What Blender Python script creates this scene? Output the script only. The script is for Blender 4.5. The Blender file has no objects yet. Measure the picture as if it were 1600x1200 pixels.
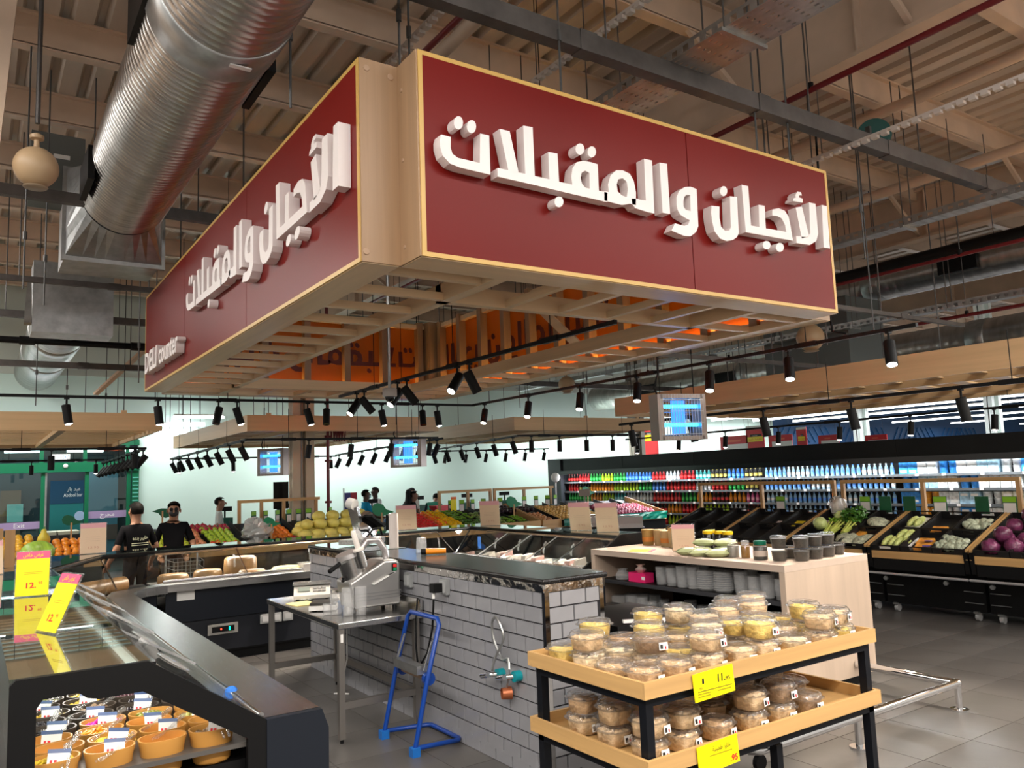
import bpy, bmesh, math, random
from mathutils import Vector, Matrix
R = random.Random(7)
sc = bpy.context.scene
col = sc.collection
PI = math.pi

# ------------------------------------------------------------------ camera
cam_d = bpy.data.cameras.new('camera')
cam_d.sensor_width = 36.0
cam_d.lens = 36.0 * 1245.3 / 1600.0
cam_d.clip_start = 0.05
cam_d.clip_end = 200
cam = bpy.data.objects.new('camera', cam_d)
col.objects.link(cam)
rt = Vector((0.82951332, -0.55727261, -0.03680884))
up = Vector((-0.03357447, -0.11554823, 0.99273429))
fw = Vector((0.55747683, 0.82225047, 0.11455893))
cam.matrix_world = Matrix(((rt.x, up.x, -fw.x, 0), (rt.y, up.y, -fw.y, 0), (rt.z, up.z, -fw.z, 1.9), (0, 0, 0, 1)))
sc.camera = cam

# ------------------------------------------------------------------ world, exposure
w = bpy.data.worlds.new('hall_ambient')
sc.world = w
w.use_nodes = True
w.node_tree.nodes['Background'].inputs[0].default_value = (1.0, 0.93, 0.84, 1)
w.node_tree.nodes['Background'].inputs[1].default_value = 0.5
sc.view_settings.view_transform = 'Standard'
sc.view_settings.look = 'None'
sc.view_settings.gamma = 1
sc.view_settings.use_curve_mapping = False
sc.view_settings.exposure = 0.6
sc.cycles.max_bounces = 7
sc.cycles.transparent_max_bounces = 24
sc.cycles.transmission_bounces = 6
sc.cycles.diffuse_bounces = 3
sc.cycles.glossy_bounces = 3
sc.cycles.caustics_reflective = False
sc.cycles.caustics_refractive = False
sc.cycles.sample_clamp_indirect = 4

def area_light(name, loc, sx, sy, power, color=(1, 1, 1), rot=(0, 0, 0), parent=None):
    d = bpy.data.lights.new(name, 'AREA')
    d.shape = 'RECTANGLE'; d.size = sx; d.size_y = sy; d.energy = power; d.color = color
    o = bpy.data.objects.new(name, d); col.objects.link(o)
    o.location = loc; o.rotation_euler = rot
    if parent: o.parent = parent
    return o

def spot_light(name, loc, aim, power, angle=60, color=(1, .9, .78), parent=None, r=.04):
    d = bpy.data.lights.new(name, 'SPOT')
    d.energy = power * 2.6; d.spot_size = math.radians(angle); d.spot_blend = .6; d.color = color; d.shadow_soft_size = r
    o = bpy.data.objects.new(name, d); col.objects.link(o)
    o.location = loc
    o.rotation_euler = (Vector(aim)).to_track_quat('-Z', 'Y').to_euler()
    if parent: o.parent = parent
    return o

# ------------------------------------------------------------------ materials
MATS = {}
def mat(name, c, rough=.5, metal=0.0, noise=None, emit=0, spec=None, bump=None, alpha=None, ecol=None):
    """noise=(scale_xyz, amount, detail, axis mode); bump=(scale, strength)"""
    if name in MATS: return MATS[name]
    m = bpy.data.materials.new(name); m.use_nodes = True
    nt = m.node_tree; b = nt.nodes['Principled BSDF']
    b.inputs['Base Color'].default_value = (*c, 1)
    b.inputs['Roughness'].default_value = rough
    b.inputs['Metallic'].default_value = metal
    if spec is not None: b.inputs['Specular IOR Level'].default_value = spec
    if emit:
        b.inputs['Emission Color'].default_value = (*(ecol or c), 1)
        b.inputs['Emission Strength'].default_value = emit
    if noise or bump:
        tc = nt.nodes.new('ShaderNodeTexCoord')
    if noise:
        s, amt, det = noise
        mp = nt.nodes.new('ShaderNodeMapping'); mp.inputs['Scale'].default_value = s
        n = nt.nodes.new('ShaderNodeTexNoise'); n.inputs['Scale'].default_value = 1; n.inputs['Detail'].default_value = det
        n.inputs['Roughness'].default_value = .6
        nt.links.new(tc.outputs['Object'], mp.inputs['Vector']); nt.links.new(mp.outputs[0], n.inputs['Vector'])
        r = nt.nodes.new('ShaderNodeValToRGB')
        r.color_ramp.elements[0].position = .3; r.color_ramp.elements[1].position = .7
        r.color_ramp.elements[0].color = (*[max(0, v * (1 - amt)) for v in c], 1)
        r.color_ramp.elements[1].color = (*[min(1, v * (1 + amt)) for v in c], 1)
        nt.links.new(n.outputs['Fac'], r.inputs[0]); nt.links.new(r.outputs[0], b.inputs['Base Color'])
        if emit: nt.links.new(r.outputs[0], b.inputs['Emission Color'])
    if bump:
        n2 = nt.nodes.new('ShaderNodeTexNoise'); n2.inputs['Scale'].default_value = bump[0]; n2.inputs['Detail'].default_value = 3
        nt.links.new(tc.outputs['Object'], n2.inputs['Vector'])
        bp = nt.nodes.new('ShaderNodeBump'); bp.inputs['Strength'].default_value = bump[1]; bp.inputs['Distance'].default_value = .02
        nt.links.new(n2.outputs['Fac'], bp.inputs['Height']); nt.links.new(bp.outputs[0], b.inputs['Normal'])
    MATS[name] = m
    return m

def glass(name, tint=(1, 1, 1), refl=1.0, rough=.02, body=0.0, bodycol=(1, 1, 1), wavy=0):
    """thin clear sheet: see-through, mirror-like towards grazing angles, with an optional milky body"""
    if name in MATS: return MATS[name]
    m = bpy.data.materials.new(name); m.use_nodes = True
    nt = m.node_tree; nt.nodes.clear()
    out = nt.nodes.new('ShaderNodeOutputMaterial')
    tr = nt.nodes.new('ShaderNodeBsdfTransparent'); tr.inputs[0].default_value = (*tint, 1)
    gl = nt.nodes.new('ShaderNodeBsdfGlossy'); gl.inputs['Roughness'].default_value = rough
    lw = nt.nodes.new('ShaderNodeLayerWeight'); lw.inputs[0].default_value = .5
    pw = nt.nodes.new('ShaderNodeMath'); pw.operation = 'POWER'; pw.inputs[1].default_value = 4
    ml = nt.nodes.new('ShaderNodeMath'); ml.operation = 'MULTIPLY_ADD'; ml.inputs[1].default_value = .75 * refl; ml.inputs[2].default_value = .04 * refl; ml.use_clamp = True
    mx = nt.nodes.new('ShaderNodeMixShader')
    nt.links.new(lw.outputs['Facing'], pw.inputs[0]); nt.links.new(pw.outputs[0], ml.inputs[0]); nt.links.new(ml.outputs[0], mx.inputs[0])
    if wavy:
        tc = nt.nodes.new('ShaderNodeTexCoord'); nz = nt.nodes.new('ShaderNodeTexNoise'); nz.inputs['Scale'].default_value = wavy
        bp = nt.nodes.new('ShaderNodeBump'); bp.inputs['Strength'].default_value = .9; bp.inputs['Distance'].default_value = .02
        nt.links.new(tc.outputs['Object'], nz.inputs['Vector']); nt.links.new(nz.outputs['Fac'], bp.inputs['Height']); nt.links.new(bp.outputs[0], gl.inputs['Normal'])
    src = tr
    if body:
        df = nt.nodes.new('ShaderNodeBsdfDiffuse'); df.inputs[0].default_value = (*bodycol, 1)
        m2 = nt.nodes.new('ShaderNodeMixShader'); m2.inputs[0].default_value = body
        nt.links.new(tr.outputs[0], m2.inputs[1]); nt.links.new(df.outputs[0], m2.inputs[2]); src = m2
    nt.links.new(src.outputs[0], mx.inputs[1]); nt.links.new(gl.outputs[0], mx.inputs[2]); nt.links.new(mx.outputs[0], out.inputs[0])
    MATS[name] = m
    return m

def translucent(name, c_refl, c_trans, amt=.5, rough=.3):
    if name in MATS: return MATS[name]
    m = bpy.data.materials.new(name); m.use_nodes = True
    nt = m.node_tree; b = nt.nodes['Principled BSDF']; out = nt.nodes['Material Output']
    b.inputs['Base Color'].default_value = (*c_refl, 1); b.inputs['Roughness'].default_value = rough
    t = nt.nodes.new('ShaderNodeBsdfTranslucent'); t.inputs[0].default_value = (*c_trans, 1)
    mx = nt.nodes.new('ShaderNodeMixShader'); mx.inputs[0].default_value = amt
    nt.links.new(b.outputs[0], mx.inputs[1]); nt.links.new(t.outputs[0], mx.inputs[2]); nt.links.new(mx.outputs[0], out.inputs[0])
    MATS[name] = m
    return m

def wood(name, c, axis, amt=.14, rough=.5):
    k = 5 if 'ash' in name else 14
    s = [k] * 3; s[axis] = .5
    return mat(name, c, rough, noise=(tuple(s), amt, 6))

M = {}
M['oak_x'] = wood('pale_oak_x', (.60, .40, .21), 0, .08)
M['oak_y'] = wood('pale_oak_y', (.60, .40, .21), 1, .08)
M['oak_z'] = wood('pale_oak_z', (.52, .36, .21), 2)
M['ash_z'] = wood('ash_laminate', (.56, .43, .33), 2, .12, .45)
M['ash_y'] = wood('ash_laminate_top', (.60, .47, .38), 1, .07, .4)
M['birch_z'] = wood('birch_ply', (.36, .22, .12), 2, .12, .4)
M['birch_lit_y'] = wood('birch_ply_lit_y', (.78, .56, .34), 1, .1, .4)  # ply colour raised in place of light bounced up from the floor
M['birch_lit_x'] = wood('birch_ply_lit_x', (.78, .56, .34), 0, .1, .4)  # same raised colour, standing in for floor bounce
M['tray_x'] = wood('tray_oak_x', (.55, .33, .13), 0, .15, .45)
M['tray_y'] = wood('tray_oak_y', (.55, .33, .13), 1, .15, .45)
M['frame_wood'] = wood('frame_wood', (.52, .30, .13), 2, .12, .45)
M['gold'] = mat('gold_edge_trim', (.62, .38, .10), .35)
M['red'] = mat('sign_red', (.17, .005, .003), .36, spec=.18, noise=((.5, .5, .5), .12, 1))
M['white'] = mat('letter_white', (.88, .80, .78), .45)
M['steel'] = mat('brushed_steel', (.55, .54, .53), .27, 1.0, noise=((3, 60, 60), .12, 2))
M['steel_y'] = mat('brushed_steel_y', (.60, .59, .58), .24, 1.0, noise=((60, 2, 60), .12, 2))
M['chrome'] = mat('chrome', (.75, .75, .76), .08, 1.0)
M['galv'] = mat('galvanised_steel', (.42, .43, .43), .38, .9, noise=((6, 6, 6), .2, 3))
M['spiral'] = mat('spiral_duct_steel', (.50, .48, .46), .3, 1.0, noise=((2, 8, 2), .2, 3))
M['chan'] = mat('channel_steel', (.11, .10, .095), .5, .6, noise=((4, 4, 4), .25, 3))
M['cream'] = mat('cream_painted_steel', (.62, .46, .34), .5, noise=((1.5, 1.5, 1.5), .12, 3))
M['deck'] = mat('roof_deck', (.58, .48, .39), .42, .1, noise=((2, .4, 2), .15, 4))
M['black'] = mat('matt_black', (.005, .005, .0055), .5, spec=.2)
M['blackgloss'] = mat('gloss_black', (.008, .008, .009), .15)
M['navy'] = mat('charcoal_panel', (.010, .013, .020), .38, spec=.3)
M['tile'] = mat('grey_glazed_tile', (.29, .29, .31), .16, noise=((4, 4, 4), .1, 2))
M['grout'] = mat('dark_grout', (.03, .03, .035), .9)
M['granite'] = mat('black_granite', (.010, .009, .009), .22, spec=.3, noise=((60, 60, 60), .6, 2))
M['floor'] = mat('floor_tile_grey', (.108, .100, .094), .33, noise=((1.2, 1.2, 1.2), .2, 5), bump=(9, .03))
M['joint'] = mat('floor_joint', (.15, .138, .126), .7)
M['mint'] = mat('mint_wall', (.66, .83, .76), .7, noise=((.4, .4, .4), .04, 2))
M['blue'] = mat('deep_blue_wall', (.015, .075, .20), .6)
M['glass'] = glass('clear_glass', (.96, .98, .97), 1.0)
M['glasstop'] = glass('counter_glass', (.80, .88, .85), 1.6, .015, .06, (.35, .5, .45))
M['plastic'] = glass('clear_plastic', (.985, .985, .985), 1.7, .06, .03, (1, 1, 1), 40)
M['frost'] = glass('frosted_plastic', (.96, .96, .96), 1.0, .2, .22, (.95, .95, .95))
M['green'] = mat('signal_green', (.0, .13, .055), .4)
M['leafgreen'] = mat('leaf_sign_green', (.0, .22, .09), .45)
M['redpipe'] = mat('sprinkler_red', (.16, .008, .012), .4)
M['lamp'] = mat('lamp_lens', (1, .95, .85), .3, emit=14)
M['tube'] = mat('fluorescent_tube', (.9, .95, 1), .3, emit=9)
M['uv'] = mat('uv_tube', (.03, .35, 1), .3, emit=7, ecol=(.02, .36, 1))
M['yellowcard'] = mat('yellow_card', (.95, .80, .0), .4)
M['pinkcard'] = mat('pink_header', (.85, .10, .22), .4)
M['palecard'] = mat('peach_card_back', (.86, .62, .42), .45)
M['palepink'] = mat('pale_pink_header', (.85, .42, .45), .45)
M['paper'] = mat('white_paper', (.85, .83, .80), .5)
M['ink'] = mat('black_ink', (.01, .01, .01), .6)
M['redink'] = mat('red_ink', (.75, .01, .02), .6)
M['stem'] = mat('stem_green', (.12, .30, .04), .6)

# ------------------------------------------------------------------ mesh helpers
class MB:
    def __init__(s): s.v = []; s.f = []
    def add(s, vs, fs, T=None):
        k = len(s.v)
        s.v += [tuple(T @ Vector(p)) if T else tuple(p) for p in vs]
        s.f += [tuple(i + k for i in f) for f in fs]
        return s
    def box(s, x0, x1, y0, y1, z0, z1, T=None):
        return s.add([(x0, y0, z0), (x1, y0, z0), (x1, y1, z0), (x0, y1, z0), (x0, y0, z1), (x1, y0, z1), (x1, y1, z1), (x0, y1, z1)],
                     [(3, 2, 1, 0), (4, 5, 6, 7), (0, 1, 5, 4), (1, 2, 6, 5), (2, 3, 7, 6), (3, 0, 4, 7)], T)
    def cbox(s, c, d, T=None):
        return s.box(c[0] - d[0] / 2, c[0] + d[0] / 2, c[1] - d[1] / 2, c[1] + d[1] / 2, c[2] - d[2] / 2, c[2] + d[2] / 2, T)
    def bar(s, a, b, w_, h=None):
        """square bar from a to b"""
        a, b = Vector(a), Vector(b); d = b - a
        h = h or w_
        q = d.to_track_quat('Z', 'Y').to_matrix().to_4x4()
        T = Matrix.Translation(a) @ q
        return s.box(-w_ / 2, w_ / 2, -h / 2, h / 2, 0, d.length, T)
    def cyl(s, a, b, r, r2=None, n=12, caps=True):
        a, b = Vector(a), Vector(b); r2 = r if r2 is None else r2
        q = (b - a).to_track_quat('Z', 'Y').to_matrix()
        vs = []
        for p, rr in ((a, r), (b, r2)):
            for i in range(n):
                t = 2 * PI * i / n
                vs.append(p + q @ Vector((rr * math.cos(t), rr * math.sin(t), 0)))
        fs = [(i, (i + 1) % n, n + (i + 1) % n, n + i) for i in range(n)]
        if caps: fs += [tuple(range(n - 1, -1, -1)), tuple(range(n, 2 * n))]
        return s.add(vs, fs)
    def tube(s, pts, r, n=8):
        pts = [Vector(p) for p in pts]; vs = []; m = len(pts)
        prev = None
        for i, p in enumerate(pts):
            d = (pts[min(i + 1, m - 1)] - pts[max(i - 1, 0)]).normalized()
            if prev is None:
                u = d.orthogonal().normalized()
            else:
                u = (prev - d * prev.dot(d)).normalized()
            prev = u
            v_ = d.cross(u)
            rr = r[i] if isinstance(r, (list, tuple)) else r
            for k in range(n):
                t = 2 * PI * k / n
                vs.append(p + u * (rr * math.cos(t)) + v_ * (rr * math.sin(t)))
        fs = []
        for i in range(m - 1):
            for k in range(n):
                fs.append((i * n + k, i * n + (k + 1) % n, (i + 1) * n + (k + 1) % n, (i + 1) * n + k))
        fs += [tuple(range(n - 1, -1, -1)), tuple(range((m - 1) * n, m * n))]
        return s.add(vs, fs)
    def lathe(s, prof, n=16, T=None, sx=1, sy=1, power=2.0):
        """profile [(r,z)] turned about z; power>2 gives a squarish section"""
        vs = []; fs = []
        for r, z in prof:
            for i in range(n):
                t = 2 * PI * i / n
                c, s_ = math.cos(t), math.sin(t)
                k = 1.0 if power == 2 else (abs(c) ** power + abs(s_) ** power) ** (-1 / power)
                vs.append((r * c * k * sx, r * s_ * k * sy, z))
        m = len(prof)
        for j in range(m - 1):
            for i in range(n):
                fs.append((j * n + i, j * n + (i + 1) % n, (j + 1) * n + (i + 1) % n, (j + 1) * n + i))
        if prof[0][0] > 1e-5: fs.append(tuple(range(n - 1, -1, -1)))
        if prof[-1][0] > 1e-5: fs.append(tuple(range((m - 1) * n, m * n)))
        return s.add(vs, fs, T)
    def ball(s, c, r, n=10, m=6, sz=1.0, sx=1.0, sy=1.0):
        prof = [(r * math.sin(PI * j / m) + (1e-6), -r * math.cos(PI * j / m) * sz) for j in range(m + 1)]
        prof[0] = (1e-6, -r * sz); prof[-1] = (1e-6, r * sz)
        return s.lathe(prof, n, Matrix.Translation(Vector(c)), sx, sy)
    def prism(s, poly, f0, f1):
        """poly of (u,v); f0/f1 map (u,v) to the two 3D caps"""
        n = len(poly)
        vs = [f0(*p) for p in poly] + [f1(*p) for p in poly]
        fs = [tuple(range(n - 1, -1, -1)), tuple(range(n, 2 * n))] + [(i, (i + 1) % n, n + (i + 1) % n, n + i) for i in range(n)]
        return s.add(vs, fs)
    def quad(s, a, b, c, d): return s.add([a, b, c, d], [(0, 1, 2, 3)])
    def mesh(s, name, m=None, smooth=False):
        me = bpy.data.meshes.new(name)
        me.from_pydata([tuple(p) for p in s.v], [], s.f)
        if m: me.materials.append(m)
        if smooth is True: smooth = 'auto'
        if False:
            me.polygons.foreach_set('use_smooth', [True] * len(me.polygons))
        me.validate(); me.update()
        bm = bmesh.new(); bm.from_mesh(me); bmesh.ops.recalc_face_normals(bm, faces=bm.faces)
        if smooth == 'auto':
            for f in bm.faces: f.smooth = True
            for e in bm.edges:
                if len(e.link_faces) == 2 and e.calc_face_angle(0) > .95: e.smooth = False
        bm.to_mesh(me); bm.free()
        return me
    def build(s, name, m, parent=None, smooth=False, loc=None):
        return put(name, s.mesh(name, m, smooth), parent, loc)

def put(name, me, parent=None, loc=None, rot=None, scale=None):
    o = bpy.data.objects.new(name, me); col.objects.link(o)
    if parent: o.parent = parent
    if loc is not None: o.location = loc
    if rot is not None: o.rotation_euler = rot
    if scale is not None: o.scale = scale
    return o
def tag(o, label=None, cat=None, group=None, kind=None):
    if label: o['label'] = label
    if cat: o['category'] = cat
    if group: o['group'] = group
    if kind: o['kind'] = kind
    return o
def thing(name, label, cat, loc=(0, 0, 0), rz=0, group=None):
    o = bpy.data.objects.new(name, None); col.objects.link(o)
    o.empty_display_size = .1
    o.location = loc; o.rotation_euler = (0, 0, rz)
    return tag(o, label, cat, group)
def struct(o):
    o['kind'] = 'structure'; return o
def copy_tree(o, loc, rz=None, label=None, parent=None):
    c = o.copy(); col.objects.link(c); c.parent = parent
    if parent is None:
        c.location = loc
        if rz is not None: c.rotation_euler = (0, 0, rz)
        if label: c['label'] = label
    for ch in list(o.children): copy_tree(ch, None, None, None, c)
    return c
ORD = ['first', 'second', 'third', 'fourth', 'fifth', 'sixth', 'seventh', 'eighth', 'ninth', 'tenth', 'eleventh', 'twelfth', 'thirteenth', 'fourteenth', 'fifteenth', 'sixteenth', 'seventeenth', 'eighteenth', 'nineteenth', 'twentieth']

# ------------------------------------------------------------------ writing
_A = {'ا': (0xFE8D, 2), 'أ': (0xFE83, 2), 'ب': (0xFE8F, 4), 'ة': (0xFE93, 2), 'ت': (0xFE95, 4), 'ج': (0xFE9D, 4), 'خ': (0xFEA5, 4), 'د': (0xFEA9, 2), 'ر': (0xFEAD, 2), 'س': (0xFEB1, 4), 'ش': (0xFEB5, 4), 'ص': (0xFEB9, 4), 'ض': (0xFEBD, 4), 'ط': (0xFEC1, 4), 'ع': (0xFEC9, 4), 'ف': (0xFED1, 4), 'ق': (0xFED5, 4), 'ل': (0xFEDD, 4), 'م': (0xFEE1, 4), 'ن': (0xFEE5, 4), 'ه': (0xFEE9, 4), 'و': (0xFEED, 2), 'ي': (0xFEF1, 4), 'ح': (0xFEA1, 4), 'ز': (0xFEAF, 2)}
def arabic(s):
    """joined letter forms, in left-to-right visual order"""
    out = []
    for i, ch in enumerate(s):
        if ch not in _A: out.append(ch); continue
        base, n = _A[ch]
        pj = i > 0 and s[i - 1] in _A and _A[s[i - 1]][1] == 4
        nj = n == 4 and i + 1 < len(s) and s[i + 1] in _A
        k = 1 if (pj and not nj) else 2 if (nj and not pj) else 3 if (pj and nj) else 0
        out.append(chr(base + k))
    return ''.join(reversed(out))
_txt = {}
def text_mesh(body, m, extrude=0.0, bold=0.0):
    key = (body, m.name, extrude, bold)
    if key in _txt: return _txt[key]
    c = bpy.data.curves.new('lettering', 'FONT'); c.body = body; c.align_x = 'CENTER'; c.align_y = 'CENTER'
    c.extrude = extrude; c.offset = bold; c.resolution_u = 3; c.size = 1
    o = bpy.data.objects.new('lettering', c); col.objects.link(o)
    me = bpy.data.meshes.new_from_object(o.evaluated_get(bpy.context.evaluated_depsgraph_get()))
    bpy.data.objects.remove(o); bpy.data.curves.remove(c)
    me.materials.clear(); me.materials.append(m)
    _txt[key] = me
    return me
def text(body, m, size, loc, rot, parent=None, name='lettering', extrude=0.0, width=None, bold=0.0):
    me = text_mesh(body, m, extrude, bold)
    o = put(name, me, parent, loc, rot)
    xs = [v.co.x for v in me.vertices] or [0, 1]
    wd = max(xs) - min(xs)
    o.scale = (size if width is None else width / max(wd, 1e-3), size, size)
    return o
# ================================================================== THE SETTING
fl = MB().box(-9, 60, -3, 26, -.2, -.006).build('floor', M['joint'])
struct(fl)
tile_me = MB().box(-.2975, .2975, -.2975, .2975, -.02, 0).mesh('floor_tile', M['floor'])
for i in range(15):
    for j in range(15):
        put('floor_tile', tile_me, fl, (1.2 + .6 * i, 1.5 + .6 * j, 0))
far = MB()
for x0, x1, y0, y1 in ((-9, .9, -3, 26), (9.9, 60, -3, 26), (.9, 9.9, -3, 1.2), (.9, 9.9, 10.2, 26)):
    far.box(x0, x1, y0, y1, -.02, 0)
far.build('floor_field', M['floor'], fl)

# back wall with the glazed entrance on its left
wb = MB().box(3.3, 27, 21, 21.15, 0, 6.6).box(-9, 3.3, 21, 21.15, 3.25, 6.6).build('wall_back', M['mint'])
struct(wb)
clad = mat('wall_cladding', (.55, .60, .54), .5, .1)
for k in range(14):
    MB().box(-9 + 2.5 * k, -9 + 2.5 * k + 2.46, 20.95, 21, 4.6, 6.6).build('cladding_panel', clad, wb)
wr = MB().box(27, 60, 21, 21.2, 0, 6.6).build('wall_blue', M['blue'])
struct(wr)
struct(MB().box(60, 60.2, -3, 21, 0, 6.6).build('wall_right', mat('grey_wall', (.5, .55, .55), .6)))
stripe = mat('blue_stripe', (.03, .13, .30), .6)
for k in range(44):
    x = 27.2 + .42 * k
    MB().bar((x, 20.99, 2.85), (x + (.5 if k % 10 < 5 else -.5), 20.99, 3.5), .09, .02).build('wall_stripe', stripe, wr)
# entrance: green frame, glass leaves, transom
dr = struct(thing('door_1', None, None, (0, 20.95, 0)))
gm = M['green']
MB().box(-2.2, 3.3, -.12, .05, 2.36, 2.58).build('door_header', gm, dr)
MB().box(-2.2, 3.3, -.05, .05, 2.97, 3.1).build('top_rail', gm, dr)
gpane = glass('door_glass', (.75, .88, .86), 1.2)
bars = [-2.15, -.6, .40, 1.28, 2.25, 2.98]
for k, x in enumerate((-.6, .42, 1.28, 2.15, 3.05)):
    MB().box(x - .04, x + .04, -.05, .05, 2.58, 2.97).build('transom_bar', gm, dr)
for x in (.45, 1.32, 2.2, 3.08):
    MB().box(x - .04, x + .04, -.05, .05, 0, 2.36).build('door_post', gm, dr)
MB().box(3.15, 3.3, -.06, .06, 0, 2.36).build('side_panel', gm, dr)
for x0, x1 in ((-.5, .41), (.49, 1.28), (2.24, 3.04)):
    MB().box(x0, x1, -.01, .01, .03, 2.36).build('glass_leaf', gpane, dr)
for x0, x1 in ((-.56, .38), (.46, 1.24), (1.32, 2.11), (2.19, 3.01)):
    MB().box(x0, x1, -.01, .01, 2.58, 2.97).build('transom_pane', gpane, dr)
MB().box(1.36, 1.40, -.05, .03, .03, 2.36).build('sliding_stile', M['galv'], dr)
pm = mat('purple_band', (.36, .26, .45), .5)
for x0, x1, z, s in ((-.2, .41, 1.16, 'مخرج'), (.49, 1.28, 1.20, 'Exit'), (2.24, 3.04, 1.36, 'مخرج')):
    b = MB().box(x0, x1, -.02, -.012, z - .08, z + .08).build('door_band', pm, dr)
    text(s if s == 'Exit' else arabic(s), M['paper'], .14, ((x0 + x1) / 2, -.022, z), (PI / 2, 0, 0), b)
sens = MB().ball((0, 0, 0), .05).build('door_sensor', M['paper'], dr, True, (1.75, -.14, 2.5))
e = MB().box(-.18, .18, -.02, .02, -.07, .07).build('exit_panel', M['paper'], dr, False, (1.65, -.14, 2.70))
text('EXIT', mat('sign_blue', (.0, .2, .7), .5), .11, (.1, -.022, 0), (PI / 2, 0, 0), e, width=.14)
text(arabic('مخرج'), MATS['sign_blue'], .10, (-.09, -.022, 0), (PI / 2, 0, 0), e, width=.13)
for k in range(8):
    MB().box(3.16, 3.29, -.075, -.06, 1.55 + .09 * k, 1.58 + .09 * k).build('notice_line', mat('notice_teal', (.1, .45, .35), .5), dr)

# mall lobby seen through the doors
lob = struct(thing('wall_lobby', None, None, (0, 24.5, 0)))
MB().box(-9, 5, 0, .1, 0, 4.2).build('lobby_back', mat('lobby_dark', (.03, .045, .055), .5), lob)
MB().box(-9, 5, -3.3, 0, 3.6, 3.7).build('lobby_ceiling', mat('lobby_ceiling', (.12, .13, .14), .6), lob)
MB().box(-.8, .2, -.3, -.2, .1, 2.1).build('teal_panel', mat('teal_panel', (.12, .50, .46), .5), lob)
MB().box(.6, 1.05, -.3, -.2, .2, 2.0).build('shop_front', mat('shop_brown', (.16, .09, .06), .5), lob)
MB().box(.75, 1.1, -.4, -.3, 1.2, 1.65).build('notice_sheet', mat('notice_pale', (.25, .50, .46), .5), lob)
MB().box(2.5, 3.3, -.3, -.2, .3, 2.6).build('lobby_window', mat('lobby_blue', (.10, .22, .30), .4), lob)
MB().box(2.4, 3.3, -.35, -.3, .6, 1.0).build('brown_sill', mat('shop_brown2', (.15, .08, .07), .5), lob)
for k in range(5):
    tb = MB().box(-2 + 1.3 * k, -1.2 + 1.3 * k, -2.2, -2.1, 2.88, 2.93).build('lobby_tube', M['tube'], lob)
area_light('lobby_light', (0, -1.5, 3.5), 5, 1.5, 60, (.85, .95, 1), (0, 0, 0), lob)
k_ = thing('lobby_kiosk', 'teal and green advertising totem standing beyond the open entrance door', 'totem', (1.95, 23.2, 0))
MB().box(-.32, .42, 0, .12, 0, 1.62).build('panel_lower', mat('kiosk_teal', (.02, .20, .20), .4), k_)
MB().box(-.32, .42, -.005, .0, 0, .75).build('panel_olive', mat('kiosk_olive', (.16, .20, .02), .4), k_)
MB().box(-.32, .42, -.01, .12, 1.62, 2.2).build('panel_header', mat('kiosk_blue', (.01, .06, .12), .4), k_)
text('Abdool bar', M['paper'], .13, (.18, -.02, 1.83), (PI / 2, 0, 0), k_, width=.42)
text(arabic('عبد بار'), M['paper'], .13, (.2, -.02, 1.98), (PI / 2, 0, 0), k_, width=.3)
MB().lathe([(.12, 0), (.12, .02)], 16, Matrix.Translation((.34, -.02, 1.3)) @ Matrix.Rotation(PI / 2, 4, 'X')).build('logo_disc', mat('kiosk_pale', (.55, .65, .9), .4), k_)
b_ = thing('planter_box', 'pale ribbed flared planter bin standing in the entrance doorway', 'planter', (1.62, 20.2, 0))
pl = MB()
for k in range(9):
    z0 = .12 * k
    pl.lathe([(.30 + .02 * k, z0), (.33 + .02 * k, z0 + .11)], 4, Matrix.Rotation(PI / 4, 4, 'Z'))
pl.build('ribbed_body', mat('cream_plastic', (.62, .62, .48), .5), b_)
c_ = thing('info_stand', 'pale grey angled cardboard stand beside the ribbed planter at the entrance', 'stand', (1.42, 18.6, 0))
MB().prism([(-.36, 0), (.34, 0), (.34, .62), (.16, .98), (-.36, .98)], lambda u, v: (u, 0, v), lambda u, v: (u, .3, v)).build('box_body', mat('pale_grey_card', (.42, .52, .52), .5), c_)
MB().box(-.05, .3, -.01, 0, .1, .5).build('front_panel', mat('pale_grey_card2', (.38, .48, .48), .5), c_)

# ------------------------------------------------------------------ roof
ce = struct(thing('ceiling', None, None, (0, 0, 6.6)))
pr = []
x = -6.0
dk = MB()
while x < 58:
    for a, b in (((x, .18), (x + .18, .18)), ((x + .18, .18), (x + .22, .26)), ((x + .22, .26), (x + .28, .26)), ((x + .28, .26), (x + .32, .18))):
        dk.quad((a[0], -4, a[1]), (b[0], -4, b[1]), (b[0], 26, b[1]), (a[0], 26, a[1]))
    x += .32
dk.build('roof_deck', M['deck'], ce)
pu = MB().box(-6, 58, -.035, .035, -.16, .18).box(-6, 58, -.035, .09, -.18, -.15).box(-6, 58, -.09, .035, .155, .18)
pum = pu.mesh('purlin', M['cream'])
for k in range(13):
    put('purlin', pum, ce, (0, 1.7 + 1.83 * k, 0))
# roof frames: deep welded I-beams along y
rf = MB().box(-.03, .03, -4, 26, -.75, .1).box(-.13, .13, -4, 26, -.78, -.74).box(-.13, .13, -4, 26, .06, .1)
for k in range(10): rf.box(-.12, .12, -2 + 3 * k - .01, -2 + 3 * k + .01, -.75, .06)
rfm = rf.mesh('roof_frame', M['cream'])
for x in (6.9, 13.6, 20.3, 27, 33.7, 40):
    put('roof_frame', rfm, ce, (x, 0, -.1))
br = MB()
for x in (6.9, 13.6):
    for k in range(8):
        y = 1.7 + 1.83 * k
        br.bar((x, y, -.8), (x + .95, y, -.12), .05, .06)
        br.bar((x, y, -.8), (x - .95, y, -.12), .05, .06)
br.build('fly_brace', M['cream'], ce)
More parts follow.
